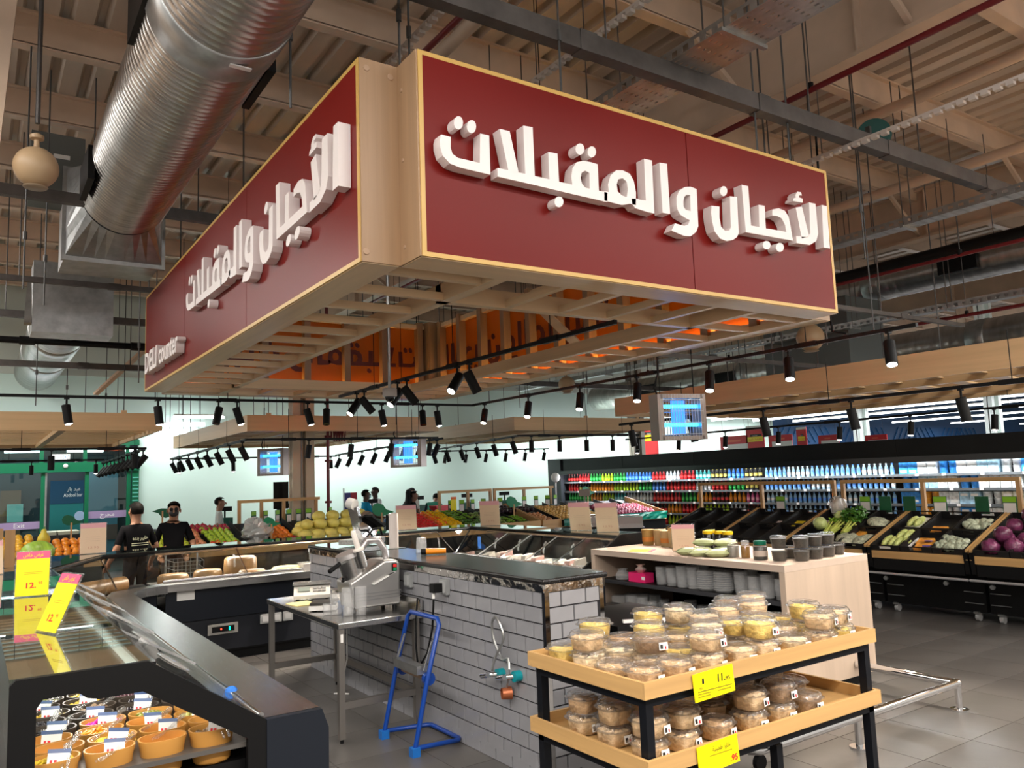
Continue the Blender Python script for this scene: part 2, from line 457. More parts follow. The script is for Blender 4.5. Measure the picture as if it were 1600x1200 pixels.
# sag ties / flange tubes running along y under the purlins
for x, z in ((3.9, -.3), (9.3, -.35), (10.6, -.9), (16.5, -.4)):
    MB().cyl((x, -2, z), (x, 25, z), .07, n=10).build('strut_tube', M['cream'], ce, True)
# tapered portal column at the far left
cl = MB()
def colpoly(y): return [(-2.0, y, 3.2), (.0, y, 3.2), (.165, y, 5.77), (.22, y, 6.6), (-2.0, y, 6.6)]
a, b = colpoly(7.0), colpoly(7.3)
cl.add(a + b, [(4, 3, 2, 1, 0), (5, 6, 7, 8, 9)] + [(i, (i + 1) % 5, 5 + (i + 1) % 5, 5 + i) for i in range(5)])
struct(cl.build('column_left', M['cream']))

# building columns
def column(x, y, h, name, wd=.4, m=None):
    c = struct(thing(name, None, None, (x, y, 0)))
    mm = m or mat('column_cream', (.62, .50, .36), .55)
    MB().box(-wd / 2, wd / 2, -.015, .015, 0, h).build('web', mm, c)
    MB().box(-wd / 2, -wd / 2 + .14, -.12, .12, 0, h).build('flange', mm, c)
    MB().box(wd / 2 - .16, wd / 2, -.12, .12, 0, h).build('flange', mm, c)
    return c
c1 = column(4.95, 14.2, 6.4, 'column_1', .40)
for dx in (-.01, .04):
    MB().cyl((dx, -.03, .2), (dx, -.03, 6), .011, n=6).build('conduit', M['galv'], c1)
column(18.1, 19.5, 6.4, 'column_2', .5, mat('column_taupe', (.30, .27, .22), .5))
whitecol = mat('column_white', (.80, .88, .84), .5)
column(24, 15.2, 6.4, 'column_3', .55, whitecol)
column(24, 11.1, 6.4, 'column_4', .55, whitecol)
# red fire main on the column
fm = thing('fire_main', 'dark red vertical fire main pipe with valve beside the cream column', 'pipe', (5.43, 14.15, 0))
MB().cyl((0, 0, 0), (0, 0, 6.2), .03, n=10).build('riser', M['redpipe'], fm, True)
for z in (1.55, 2.3, 2.75): MB().cyl((-.06, 0, z), (.06, 0, z), .022, n=8).build('branch_fitting', M['redpipe'], fm)
hs = MB()
for k in range(5):
    hs.tube([(.05 + .05 * k, -.03, 2.95), (.05 + .05 * k, -.06, 2.72 - .02 * (k % 2)), (.10 + .05 * k, -.06, 2.66), (.15 + .05 * k, -.03, 2.95)], .014, 6)
hs.build('hose_loops', M['redpipe'], fm, True)

# ------------------------------------------------------------------ ducts and services
def spiral_duct(name, label, x, y0, y1, z, r, pitch, collars=()):
    d = thing(name, label, 'duct', (x, y0, z))
    n = 40; L = y1 - y0; k = int(L / pitch)
    b = MB(); rings = []
    for i in range(k):
        ya = i * pitch
        rings += [(ya, r), (ya + pitch * .35, r), (ya + pitch * .5, r * 1.014), (ya + pitch * .65, r)]
    vs = []; fs = []
    for yy, rr in rings:
        for j in range(n):
            t = 2 * PI * j / n
            vs.append((rr * math.cos(t), yy + pitch * j / n * 0, rr * math.sin(t)))
    for i in range(len(rings) - 1):
        for j in range(n):
            fs.append((i * n + j, i * n + (j + 1) % n, (i + 1) * n + (j + 1) % n, (i + 1) * n + j))
    b.add(vs, fs)
    b.build('spiral_tube', M['spiral'], d, True)
    for c in collars:
        MB().lathe([(r * 1.005, -.18), (r * 1.035, -.17), (r * 1.035, .17), (r * 1.005, .18)], 40, Matrix.Translation((0, c - y0, 0)) @ Matrix.Rotation(PI / 2, 4, 'X')).build('collar', M['galv'], d, True)
    return d
du = spiral_duct('spiral_duct', 'huge corrugated silver ventilation duct running overhead beside the red sign', 1.32, 3.2, 9.6, 5.2, .45, .075, (5.35,))
st = MB().box(-.06, .06, -.005, .005, -.02, .02).mesh('duct_label', M['paper'])
o = put('duct_label', st, du, (.10, 2.05, -.468), (PI / 2, 0, 0), (1.2, 1, 1))
MB().box(-.03, .03, -.36, .36, -.17, .17).build('grille_box', M['black'], du, False, (-.46, 2.5, .1))
MB().box(-.03, .03, -.36, .36, -.17, .17).build('grille_box', M['black'], du, False, (.47, 2.9, .0))
MB().box(-.03, .03, -.36, .36, -.17, .17).build('grille_box', M['black'], du, False, (-.46, 5.6, -.1))
# square to round transition under it
tr = MB()
n = 32; ring = [(.45 * math.cos(2 * PI * i / n), 6.4, .45 * math.sin(2 * PI * i / n)) for i in range(n)]
def sq(t):
    c, s = math.cos(t), math.sin(t); k = .52 / max(abs(c), abs(s)); return (c * k, s * k)
ring2 = [(sq(2 * PI * i / n)[0], 7.1, sq(2 * PI * i / n)[1] - .05) for i in range(n)]
tr.add(ring + ring2, [(i, (i + 1) % n, n + (i + 1) % n, n + i) for i in range(n)])
tr.build('square_transition', M['galv'], du)
MB().box(-.56, .56, 7.1, 7.16, -.62, .5).box(-.52, .52, 7.16, 8.0, -.57, .47).build('square_section', M['galv'], du)
d2 = spiral_duct('spiral_duct', 'dull grey spiral duct further back, beyond the square duct section', 1.1, 13.0, 20.6, 4.6, .42, .12, (15.2, 17.6))
MB().box(-.5, .5, -.5, .02, -.5, .5).build('square_section', M['galv'], d2)
d3 = spiral_duct('spiral_duct', 'ribbed silver duct high on the right beside the sign edge', 15.2, 1.0, 20.5, 5.5, .33, .16, (4.5, 9, 13.5))
d4 = spiral_duct('spiral_duct', 'lower ribbed silver duct running behind the right oak canopy', 17.2, 1.0, 20.5, 4.35, .40, .2, (8, 14))
for d_, ys in ((d3, (6.2, 11, 15)), (d4, (5.5, 9.5, 13.5, 16.5))):
    for y in ys: MB().box(-.42, -.30, -.35, .35, -.16, .16).build('grille_box', M['black'], d_, False, (0, y, -.03))
# ceiling units / plenum boxes on the far left
pb = thing('air_unit', 'dark grey ceiling air unit hanging behind the round speaker', 'air unit', (.72, 10.8, 5.75))
MB().box(-.28, .28, -.3, .3, -.35, .40).build('casing', mat('unit_grey', (.13, .14, .13), .5), pb)
MB().box(-.05, .12, -.31, -.3, .1, .15).build('rating_plate', M['paper'], pb)
pb2 = thing('air_unit', 'big dark grey plenum box under the ribbed duct right of the sign', 'air unit', (13.2, 9.0, 4.25))
MB().box(-.55, .55, -.9, .9, -.75, .6).build('casing', mat('unit_grey2', (.10, .12, .12), .5), pb2)
MB().box(-.56, -.55, -.3, .6, .0, .35).build('access_hatch', mat('unit_pale', (.30, .36, .34), .5), pb2)

# cross channels with rods
def channel(name, label, x0, x1, y, z, hh=.13, dd=.09, rods=()):
    c = thing(name, label, 'steel channel', (x0, y, z))
    MB().box(0, x1 - x0, -dd / 2, dd / 2, 0, hh).build('box_channel', M['chan'], c)
    for k in range(int((x1 - x0) / 2)):
        MB().box(1.4 + 2 * k, 1.56 + 2 * k, -dd / 2 - .006, dd / 2 + .006, -.006, hh + .006).build('joint_sleeve', M['chan'], c)
    for xr in rods:
        MB().cyl((xr - x0, 0, hh), (xr - x0, 0, 6.5 - z), .008, n=6).build('hanger_rod', M['chan'], c)
    return c
channel('steel_channel', 'long dark steel channel crossing the ceiling above the right sign face', 2.2, 14, 4.3, 5.0, .15, .11, (3.9, 5.0, 6.4, 8.3))
channel('steel_channel', 'dark steel channel passing in front of the big silver duct', -2, 2.9, 9.55, 5.0, .12, .09, (.1, 1.0, 2.1))
channel('steel_channel', 'pale thin channel below the square duct section on the left', -2, 3.2, 11.5, 4.55, .07, .06, (.4, 1.9))
channel('steel_channel', 'grey channel running level with the far left duct', -2, 3.2, 12.9, 4.35, .1, .08, (.3, 1.6))
channel('steel_channel', 'lowest grey channel on the left above the black track', -2, 4.2, 15.0, 3.95, .1, .08, (.2, 2.2))
channel('steel_channel', 'grey strut reaching from the right sign edge to the oak canopy', 6.5, 11.5, 5.6, 3.75, .05, .06, (7.5, 9.5))
channel('steel_channel', 'grey strut behind the hanging insect killer above the right canopy', 6.5, 15, 8.3, 3.55, .06, .06, (8, 12))
channel('steel_channel', 'far grey channel above the oak canopies near the middle', 4, 22, 16.0, 4.1, .12, .1, (6, 9, 12, 15))

def cable_tray(name, label, x, y0, y1, z, wd):
    t = thing(name, label, 'cable tray', (x, y0, z))
    L = y1 - y0
    b = MB()
    n = int(L / .12)
    # perforated floor: slats between long strips
    for k in range(8):
        u = -wd / 2 + wd * k / 7
        b.box(u - .019 * wd / .42, u + .019 * wd / .42, 0, L, 0, .004)
    for k in range(n):
        b.box(-wd / 2, wd / 2, k * .12, k * .12 + .085, .0005, .0035)
    b.build('perforated_floor', M['galv'], t)
    for s in (-1, 1):
        sd = MB()
        sd.box(s * wd / 2 - .002, s * wd / 2 + .002, 0, L, 0, .02).box(s * wd / 2 - .002, s * wd / 2 + .002, 0, L, .07, .10)
        for k in range(n): sd.box(s * wd / 2 - .002, s * wd / 2 + .002, k * .12, k * .12 + .06, .02, .07)
        sd.build('side_wall', M['galv'], t)
    for k in range(int(L / 1.6)):
        for s in (-1, 1):
            MB().cyl((s * wd / 2, .5 + 1.6 * k, 0), (s * wd / 2, .5 + 1.6 * k, 6.6 - z), .007, n=6).build('hanger_rod', M['chan'], t)
        MB().box(-wd / 2 - .05, wd / 2 + .05, .48 + 1.6 * k, .52 + 1.6 * k, -.03, 0).build('tray_bracket', M['galv'], t)
    return t
cable_tray('cable_tray', 'wide perforated steel cable tray crossing above the right sign face', 4.75, 1.6, 9.0, 5.15, .42)
cable_tray('cable_tray', 'narrow perforated cable tray to the right of the red sign', 9.4, 3.0, 16, 4.75, .2)
cable_tray('cable_tray', 'thin slotted cable tray under the white ceiling at far right', 12.4, 2.5, 18, 4.2, .15)
def slotted(name, label, x, y0, y1, z):
    t = thing(name, label, 'strut rail', (x, y0, z)); L = y1 - y0
    b = MB().box(-.025, .025, 0, L, .03, .05)
    for k in range(int(L / .1)): b.box(-.025, .025, k * .1, k * .1 + .06, 0, .03)
    b.build('slotted_strut', mat('white_strut', (.62, .55, .50), .45), t)
    for k in range(int(L / 2.2)): MB().cyl((0, .4 + 2.2 * k, .05), (0, .4 + 2.2 * k, 6.5 - z), .006, n=5).build('hanger_rod', M['chan'], t)
slotted('slotted_strut', 'white slotted strut rail rising towards the upper right corner', 7.0, 2.0, 8, 4.95)
slotted('slotted_strut', 'short slotted strut rail peeking over the sign notch', 2.75, 4.2, 7.5, 5.3)
slotted('slotted_strut', 'white slotted strut rail left of the cable tray', 4.2, 3.0, 9, 5.5)

def pipe(name, label, x, y0, y1, z, r, m=None, cat='pipe'):
    p = thing(name, label, cat, (x, y0, z))
    MB().cyl((0, 0, 0), (0, y1 - y0, 0), r, n=10).build('pipe_run', m or M['redpipe'], p, True)
    for k in range(int((y1 - y0) / 2.4)):
        MB().cyl((0, .8 + 2.4 * k, 0), (0, .8 + 2.4 * k, 6.5 - z), .006, n=5).build('hanger_rod', M['chan'], p)
        MB().cyl((0, .8 + 2.4 * k, .0), (0, .8 + 2.4 * k, .07), .03, n=8).build('pipe_clip', M['black'], p)
    return p
pipe('sprinkler_pipe', 'dark red sprinkler pipe slanting behind the round green device', 6.6, 1.2, 15, 5.5, .03)
pipe('sprinkler_pipe', 'red sprinkler pipe along the dim ceiling right of the sign', 10.8, 2.0, 19, 4.6, .025)
pipe('sprinkler_pipe', 'red sprinkler pipe below the ribbed duct on the right', 12.9, 3.0, 19, 4.15, .03)
pipe('sprinkler_pipe', 'short red sprinkler pipe seen past the sign corner notch', 3.4, 4.5, 9, 5.9, .03)
pipe('black_pipe', 'thick black pipe running behind the right edge of the sign', 11.8, 2.0, 20, 4.95, .09, M['black'])
xp = thing('sprinkler_pipe', 'red sprinkler pipe crossing behind the far left duct', 'pipe', (-2, 14.6, 4.75))
MB().cyl((0, 0, 0), (6, 0, 0), .03, n=8).build('pipe_run', M['redpipe'], xp, True)
xp = thing('black_pipe', 'black pipe with couplings above the left track lights', 'pipe', (-2, 13.6, 4.15))
MB().cyl((0, 0, 0), (6, 0, 0), .05, n=8).build('pipe_run', M['black'], xp, True)
for k in range(4): MB().cyl((1 + 1.5 * k, 0, 0), (1.2 + 1.5 * k, 0, 0), .065, n=8).build('coupling', M['black'], xp)
# white diagonal conduits at the left
for i, (a, b, l) in enumerate((((1.9, 17.0, 3.75), (2.9, 14.0, 4.85), 'pale diagonal steel brace behind the far left sign edge'), ((.6, 13, 4.9), (.55, 12.5, 4.2), 'short grey hanging brace left of the far duct'))):
    t = thing('diagonal_brace', l, 'brace', a)
    MB().bar((0, 0, 0), Vector(b) - Vector(a), .09, .05).build('brace_bar', M['cream'] if i == 0 else M['galv'], t)
# loose hanger rods (wires) in the dim zones
hr = mat('wire_grey', (.10, .10, .10), .5, .5)
RODS = [(.35, 9.0, 3.9), (.6, 10.2, 4.0), (1.9, 12.2, 3.4), (2.4, 13.8, 3.3), (.8, 14.8, 3.3), (3.3, 16.2, 3.3), (1.4, 16.8, 3.3), (4.6, 17, 3.3), (2.2, 18, 3.3),
        (2.3, 4.6, 4.5), (2.45, 4.75, 4.5), (1.75, 5.2, 4.5), (3.4, 4.25, 4.5), (5.6, 4.3, 4.5), (6.05, 4.3, 4.5), (7.6, 4.6, 4.0), (8.8, 5.3, 3.4), (8.9, 6.0, 3.4),
        (10, 7.5, 3.3), (10.8, 8.3, 3.3), (11.3, 9.4, 3.3), (9.6, 10.5, 3.3), (12.2, 6.3, 3.5), (13.0, 7.7, 3.6), (12.6, 10.8, 3.5), (14.2, 12, 3.5), (10.4, 12.6, 3.3), (8.2, 12.9, 3.3), (9.4, 13.6, 3.3), (6.1, 14, 3.3)]
for i, (x, y, z) in enumerate(RODS):
    t = thing('hanger_wire', 'thin dark steel hanger rod dropping from the roof', 'hanger rod', (x, y, z), 0, 'thin rods hanging from the roof')
    MB().cyl((0, 0, 0), (0, 0, 6.79 - z), .009, n=5).cyl((0, 0, .5), (0, 0, .58), .02, n=6).build('rod', hr, t)

# round devices
def speaker(label, x, y, z, ztop, r=.16):
    t = thing('speaker_ball', label, 'speaker', (x, y, z))
    MB().ball((0, 0, 0), r, 18, 12).build('shell', mat('cream_plastic2', (.48, .33, .19), .45), t, True)
    MB().lathe([(r * .55, -r * .98), (r * .5, -r * 1.04), (1e-5, -r * 1.05)], 18).build('grille', mat('cream_dark', (.40, .30, .20), .5), t, True)
    MB().lathe([(.022, r * .95), (.02, r + .06), (.05, r + .07), (.05, r + .10), (.014, r + .12)], 12).build('neck', mat('cream_plastic2', (.48, .33, .19), .45), t, True)
    MB().cyl((0, 0, r + .2), (0, 0, ztop - z), .018, n=8).build('drop_pipe', M['chan'], t)
speaker('cream ball speaker on a pipe at the upper left, beside the duct', .33, 7.0, 4.43, 6.5)
speaker('cream ball speaker hanging right of the lower sign corner', 11.2, 7.85, 3.95, 5.6, .22)
speaker('small cream ball speaker behind the lattice under the sign', 11.6, 14.8, 4.0, 5.6, .2)
g = thing('bell_gong', 'round dark green alarm bell on the right sprinkler pipe', 'alarm bell', (7.55, 4.35, 5.25))
MB().lathe([(1e-5, 0), (.16, 0), (.17, .03), (.15, .06), (.05, .07)], 24, Matrix.Rotation(2.2, 4, 'Z') @ Matrix.Rotation(PI / 2, 4, 'X')).build('gong', mat('bell_green', (.0, .06, .05), .4), g, True)
MB().box(-.05, .05, .02, .14, -.08, .08).build('bracket', M['chan'], g)
ll = thing('high_bay_lamp', 'black hanging cord dropping right of the sign to the track', 'cord', (7.0, 4.5, 3.15))
MB().tube([(0, 0, 0), (0, .15, .05), (0, .18, .4), (0, .15, 2.2)], .012, 6).build('cord', M['black'], ll, True)
ll.name = 'power_cord'
LETTERS = {
    'taa': [[(2.24,3.929),(2.305,3.927),(2.302,3.861),(2.313,3.825),(2.351,3.806),(2.505,3.805),(2.515,3.995),(2.58,3.996),(2.579,3.744),(2.366,3.748),(2.295,3.76),(2.247,3.8),(2.23,3.856),(2.23,3.896)]],
    'taa_dots': [[(2.394,4.037),(2.391,4.018),(2.381,4.001),(2.368,3.989),(2.353,3.986),(2.34,3.992),(2.332,4.004),(2.329,4.022),(2.333,4.041),(2.343,4.058),(2.356,4.07),(2.37,4.073),(2.383,4.068),(2.392,4.055)],[(2.487,4.033),(2.483,4.014),(2.474,3.997),(2.46,3.986),(2.445,3.983),(2.432,3.988),(2.423,4.001),(2.421,4.018),(2.425,4.037),(2.434,4.054),(2.448,4.065),(2.463,4.069),(2.476,4.064),(2.485,4.051)]],
    'lam_alif': [[(2.659,4.057),(2.735,4.058),(2.792,3.797),(2.714,3.799)],[(2.634,3.798),(2.786,3.799),(2.917,3.799),(2.914,3.738),(2.632,3.742)],[(2.842,4.119),(2.916,4.125),(2.917,3.799),(2.843,3.799)]],
    'baa': [[(3.034,3.983),(3.109,3.987),(3.112,3.796),(3.034,3.797)],[(2.917,3.799),(3.129,3.796),(3.125,3.733),(2.914,3.738)]],
    'baa_dot': [[(3.141,3.665),(3.136,3.648),(3.125,3.634),(3.11,3.624),(3.094,3.622),(3.079,3.626),(3.07,3.637),(3.067,3.653),(3.072,3.669),(3.083,3.684),(3.098,3.693),(3.114,3.696),(3.129,3.692),(3.138,3.68)]],
    'qaf': [[(3.129,3.796),(3.222,3.796),(3.217,3.847),(3.231,3.913),(3.269,3.96),(3.328,3.981),(3.39,3.984),(3.45,3.981),(3.451,3.907),(3.374,3.906),(3.337,3.914),(3.306,3.894),(3.296,3.856),(3.304,3.819),(3.33,3.796),(3.37,3.794),(3.374,3.906),(3.451,3.907),(3.45,3.795),(3.526,3.795),(3.522,3.726),(3.125,3.733)]],
    'qaf_dots': [[(3.341,4.066),(3.336,4.047),(3.324,4.031),(3.308,4.02),(3.291,4.016),(3.276,4.021),(3.266,4.033),(3.263,4.05),(3.268,4.068),(3.28,4.084),(3.296,4.096),(3.313,4.099),(3.328,4.095),(3.338,4.083)],[(3.442,4.067),(3.437,4.049),(3.426,4.033),(3.41,4.022),(3.394,4.019),(3.38,4.024),(3.371,4.036),(3.368,4.052),(3.373,4.07),(3.384,4.086),(3.399,4.097),(3.415,4.1),(3.43,4.096),(3.439,4.084)]],
    'meem': [[(3.498,3.8),(3.538,3.799),(3.536,3.855),(3.561,3.922),(3.618,3.97),(3.677,3.981),(3.743,3.968),(3.777,3.922),(3.791,3.843),(3.788,3.796),(3.701,3.793),(3.717,3.853),(3.709,3.904),(3.673,3.924),(3.632,3.909),(3.615,3.869),(3.62,3.819),(3.657,3.797),(3.701,3.793),(3.788,3.796),(3.784,3.749),(3.727,3.749),(3.652,3.727),(3.494,3.733)]],
    'lam': [[(3.887,4.107),(3.965,4.109),(3.958,3.715),(3.899,3.715),(3.778,3.725),(3.75,3.749),(3.745,3.789),(3.798,3.798),(3.836,3.793),(3.882,3.798)]],
    'alif2': [[(4.039,4.108),(4.115,4.114),(4.116,3.736),(4.041,3.734)]],
    'waw': [[(4.188,3.815),(4.193,3.877),(4.224,3.93),(4.288,3.97),(4.348,3.982),(4.41,3.975),(4.403,3.691),(4.376,3.641),(4.314,3.599),(4.247,3.592),(4.119,3.613),(4.159,3.673),(4.254,3.669),(4.297,3.685),(4.316,3.721),(4.276,3.73),(4.22,3.748),(4.195,3.78),(4.26,3.815),(4.281,3.794),(4.331,3.793),(4.337,3.917),(4.3,3.913),(4.273,3.89),(4.26,3.852),(4.26,3.815),(4.195,3.78)]],
    'noon': [[(4.561,3.871),(4.65,3.879),(4.642,3.79),(4.653,3.722),(4.695,3.695),(4.741,3.704),(4.765,3.733),(4.778,3.983),(4.861,3.99),(4.85,3.701),(4.828,3.666),(4.779,3.636),(4.705,3.617),(4.634,3.626),(4.577,3.674),(4.558,3.745),(4.552,3.813)]],
    'noon_dot': [[(4.752,4.019),(4.746,4.001),(4.733,3.985),(4.715,3.974),(4.697,3.971),(4.681,3.976),(4.67,3.988),(4.668,4.004),(4.674,4.022),(4.687,4.038),(4.704,4.049),(4.723,4.053),(4.739,4.048),(4.75,4.036)]],
    'baa_alif': [[(4.925,4.101),(5.003,4.103),(5.004,3.783),(5.104,3.785),(5.115,3.97),(5.187,3.973),(5.182,3.786),(5.301,3.79),(5.294,3.726),(4.935,3.719)]],
    'jeem': [[(5.28,3.958),(5.364,3.982),(5.44,3.973),(5.484,3.931),(5.5,3.855),(5.518,3.732),(5.294,3.726),(5.301,3.79),(5.439,3.794),(5.429,3.851),(5.394,3.899),(5.335,3.913),(5.275,3.907)]],
    'jeem_dots': [[(5.224,3.654),(5.217,3.638),(5.203,3.624),(5.183,3.614),(5.162,3.612),(5.143,3.616),(5.132,3.627),(5.129,3.641),(5.135,3.658),(5.15,3.672),(5.169,3.681),(5.191,3.684),(5.209,3.68),(5.221,3.669)],[(5.392,3.658),(5.385,3.641),(5.369,3.625),(5.348,3.615),(5.325,3.612),(5.306,3.617),(5.293,3.628),(5.29,3.645),(5.297,3.662),(5.313,3.678),(5.334,3.688),(5.357,3.691),(5.376,3.686),(5.389,3.675)]],
    'lam_alif_hamza': [[(5.589,4.025),(5.673,4.046),(5.738,3.8),(5.637,3.766)],[(5.776,4.099),(5.864,4.102),(5.867,3.84),(5.832,3.772),(5.739,3.725),(5.562,3.717),(5.565,3.777),(5.715,3.788),(5.759,3.831)]],
    'hamza': [[(5.599,4.137),(5.63,4.168),(5.678,4.171),(5.685,4.145),(5.648,4.141),(5.641,4.121),(5.692,4.118),(5.688,4.083),(5.56,4.075),(5.569,4.1),(5.596,4.109)]],
    'alif': [[(5.953,4.106),(6.023,4.106),(6.017,3.731),(5.93,3.73)]],
}
# ================================================================== HANGING SIGN
Z0, Z1 = 3.2, 4.48
XA, XB, YA, YB, NT = 1.87, 6.45, 4.04, 11.78, .27
sign = thing('hanging_sign', 'large four-sided dark red hanging sign with white Arabic lettering and wooden lattice', 'sign', (0, 0, 0))
redt = translucent('red_acrylic', (.55, .15, .012), (1.0, .42, .05), .55, .4)
strip_glow = mat('warm_glow_strip', (1, .62, .15), .4, emit=22)  # glow material for strips added inside the sign
def sign_face(axis, pos, out, a0, a1, far):
    """axis 0: face at x=pos running in y; axis 1: face at y=pos running in x; out = outward sign"""
    t = .02
    def bx(u0, u1, w0, w1, z0, z1):
        lo, hi = min(w0, w1), max(w0, w1)
        return (lo, hi, u0, u1, z0, z1) if axis == 0 else (u0, u1, lo, hi, z0, z1)
    ins = -out
    p = MB()
    nseg = 3 if a1 - a0 > 5 else 2
    seam = .008
    for k in range(nseg):
        u0 = a0 + (a1 - a0) * k / nseg; u1 = a0 + (a1 - a0) * (k + 1) / nseg
        if axis == 1 and not far: u0, u1 = ((a0, 4.42), (4.42, a1))[k]
        MB().box(*bx(u0 + .02 if k == 0 else u0 + .004, u1 - .02 if k == nseg - 1 else u1 - .004, pos, pos + ins * t, Z0 + .02, Z1 - .02)).build('sign_panel', redt if far else M['red'], sign)
    # gold edge trim
    tm = M['gold']
    for z in (Z0, Z1 - .028): MB().box(*bx(a0, a1, pos + out * .002, pos + ins * .03, z, z + .028)).build('edge_trim', tm, sign)
    for u in (a0, a1 - .03): MB().box(*bx(u, u + .03, pos + out * .0025, pos + ins * .03, Z0 + .028, Z1 - .028)).build('edge_trim', tm, sign)
    # screws
    # studs behind the panel
    n = int((a1 - a0) / .62)
    for k in range(n + 1):
        u = a0 + .1 + (a1 - a0 - .2) * k / n
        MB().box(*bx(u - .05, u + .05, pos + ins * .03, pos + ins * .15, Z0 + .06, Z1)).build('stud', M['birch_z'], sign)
    if not far:
        MB().box(*bx(a0, a1, pos + ins * .022, pos + ins * .03, Z0 + .06, Z1)).build('backing_board', mat('orange_backing', (.60, .20, .03), .6), sign)
    MB().box(*bx(a0, a1, pos + ins * .03, pos + ins * .12, Z1 - .1, Z1 - .03)).build('top_plate', M['birch_lit_x'], sign)
sign_face(0, XA, -1, YA + NT, YB - NT, False)
sign_face(1, YA, -1, XA + NT, XB - NT, False)
sign_face(0, XB, 1, YA + NT, YB - NT, True)
sign_face(1, YB, 1, XA + NT, XB - NT, True)
# notched wooden corners
for sx, x in ((1, XA), (-1, XB)):
    for sy, y in ((1, YA), (-1, YB)):
        xi, yi = x + sx * NT, y + sy * NT
        xs = sorted((x + sx * .004, xi)); ys = sorted((y + sy * .004, yi))
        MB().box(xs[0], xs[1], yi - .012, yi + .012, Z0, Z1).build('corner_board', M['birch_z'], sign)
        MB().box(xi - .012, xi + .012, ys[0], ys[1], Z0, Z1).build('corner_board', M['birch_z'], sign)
MB()
scr = MB().lathe([(.014, 0), (.012, .006), (1e-5, .007)], 10).mesh('screw_cap', mat('screw_tan', (.42, .27, .17), .5))
for x, z in ((1.92, 4.42), (2.08, 4.40), (1.90, 3.26)):
    put('screw_cap', scr, sign, (x, YA + NT - .0125, z), (PI / 2, 0, 0), (1.6, 1.6, 1))
for z in (4.30, 3.85, 3.3):
    put('screw_cap', scr, sign, (XA + NT + .012 - .024, YA + .2, z), (0, -PI / 2, 0))

# bottom ring: wide band, lattice slats, inner rail with fascia
BW = .25; XI0, XI1, YI0, YI1 = 2.82, 5.5, 5.05, 10.77
band = [(XA + .012, XA + BW, YA + NT, YB - NT, M['birch_lit_y']), (XB - BW, XB - .012, YA + NT, YB - NT, M['birch_lit_y']),
        (XA + NT, XB - NT, YA + .012, YA + BW + .02, M['birch_lit_x']), (XA + NT, XB - NT, YB - BW, YB - .012, M['birch_lit_x'])]
for x0, x1, y0, y1, m in band: MB().box(x0, x1, y0, y1, Z0 - .006, Z0 + .05).build('bottom_band', m, sign)
RW = .08; SH = .055
for x0, x1, y0, y1, m in ((XI0, XI0 + RW, YA + BW + .02, YB - BW, M['birch_lit_y']), (XI1 - RW, XI1, YA + BW + .02, YB - BW, M['birch_lit_y']), (XI0, XI1, YI0, YI0 + RW, M['birch_lit_x']), (XI0, XI1, YI1 - RW, YI1, M['birch_lit_x'])):
    MB().box(x0, x1, y0, y1, Z0 - .004, Z0 + .13).build('inner_rail', m, sign)
sl = .055
y = YA + BW + .22
yk = []
while y < YB - BW:
    if True:
        MB().box(XA + BW, XI0, y - sl / 2, y + sl / 2, Z0, Z0 + SH).build('lattice_slat', M['birch_lit_x'], sign)
        MB().box(XI1, XB - BW, y - sl / 2, y + sl / 2, Z0, Z0 + SH).build('lattice_slat', M['birch_lit_x'], sign)
    y += .53
x = XI0 + .08
while x < XI1:
    MB().box(x - sl / 2, x + sl / 2, YA + BW + .02, YI0, Z0, Z0 + SH).build('lattice_slat', M['birch_lit_y'], sign)
    MB().box(x - sl / 2, x + sl / 2, YI1, YB - BW, Z0, Z0 + SH).build('lattice_slat', M['birch_lit_y'], sign)
    x += .515
MB().box(XB - .075, XB - .035, YA + NT, YB - NT, Z0 + .051, Z0 + .06).build('glow_strip', strip_glow, sign)  # added strips, hidden above the band, that make the far panels glow
MB().box(XA + NT, XB - NT, YB - .075, YB - .035, Z0 + .051, Z0 + .06).build('glow_strip', strip_glow, sign)
MB().box(XB - .105, XB - .09, YA + NT, YB - NT, Z0 + .05, Z0 + .115).build('light_blocker', M['birch_lit_y'], sign)  # added boards blocking the strips' light from the ducts and tray
MB().box(XA + NT, XB - NT, YB - .105, YB - .09, Z0 + .05, Z0 + .115).build('light_blocker', M['birch_lit_x'], sign)
# diagonal ply stiffener seen through the lattice
MB().bar((2.1, 4.5, 3.3), (2.9, 5.3, 4.2), .12, .02).build('ply_brace', M['birch_lit_x'], sign)
MB().bar((6.2, 7.6, 3.45), (6.25, 8.7, 4.3), .03, .12).build('ply_brace', M['birch_lit_y'], sign)

LD = .085
def letters(fr, bk, m, nm='letter'):
    for k, polys in LETTERS.items():
        if 'dots' in k:
            for p in polys: MB().prism(p, fr, bk).build(nm + '_dot', m, sign)
            continue
        b = MB()
        for p in polys: b.prism(p, fr, bk)
        b.build(nm, m, sign)
letters(lambda u, v: (u, YA - LD, v), lambda u, v: (u, YA - .004, v), M['white'])
ky = (8.63 - 4.43) / (6.02 - 2.23)
def lmap(x): return lambda u, v: (x, 8.63 - (u - 2.23) * ky, 3.69 + (v - 3.73) * 1.08)
letters(lmap(XA - LD), lmap(XA - .004), M['white'])
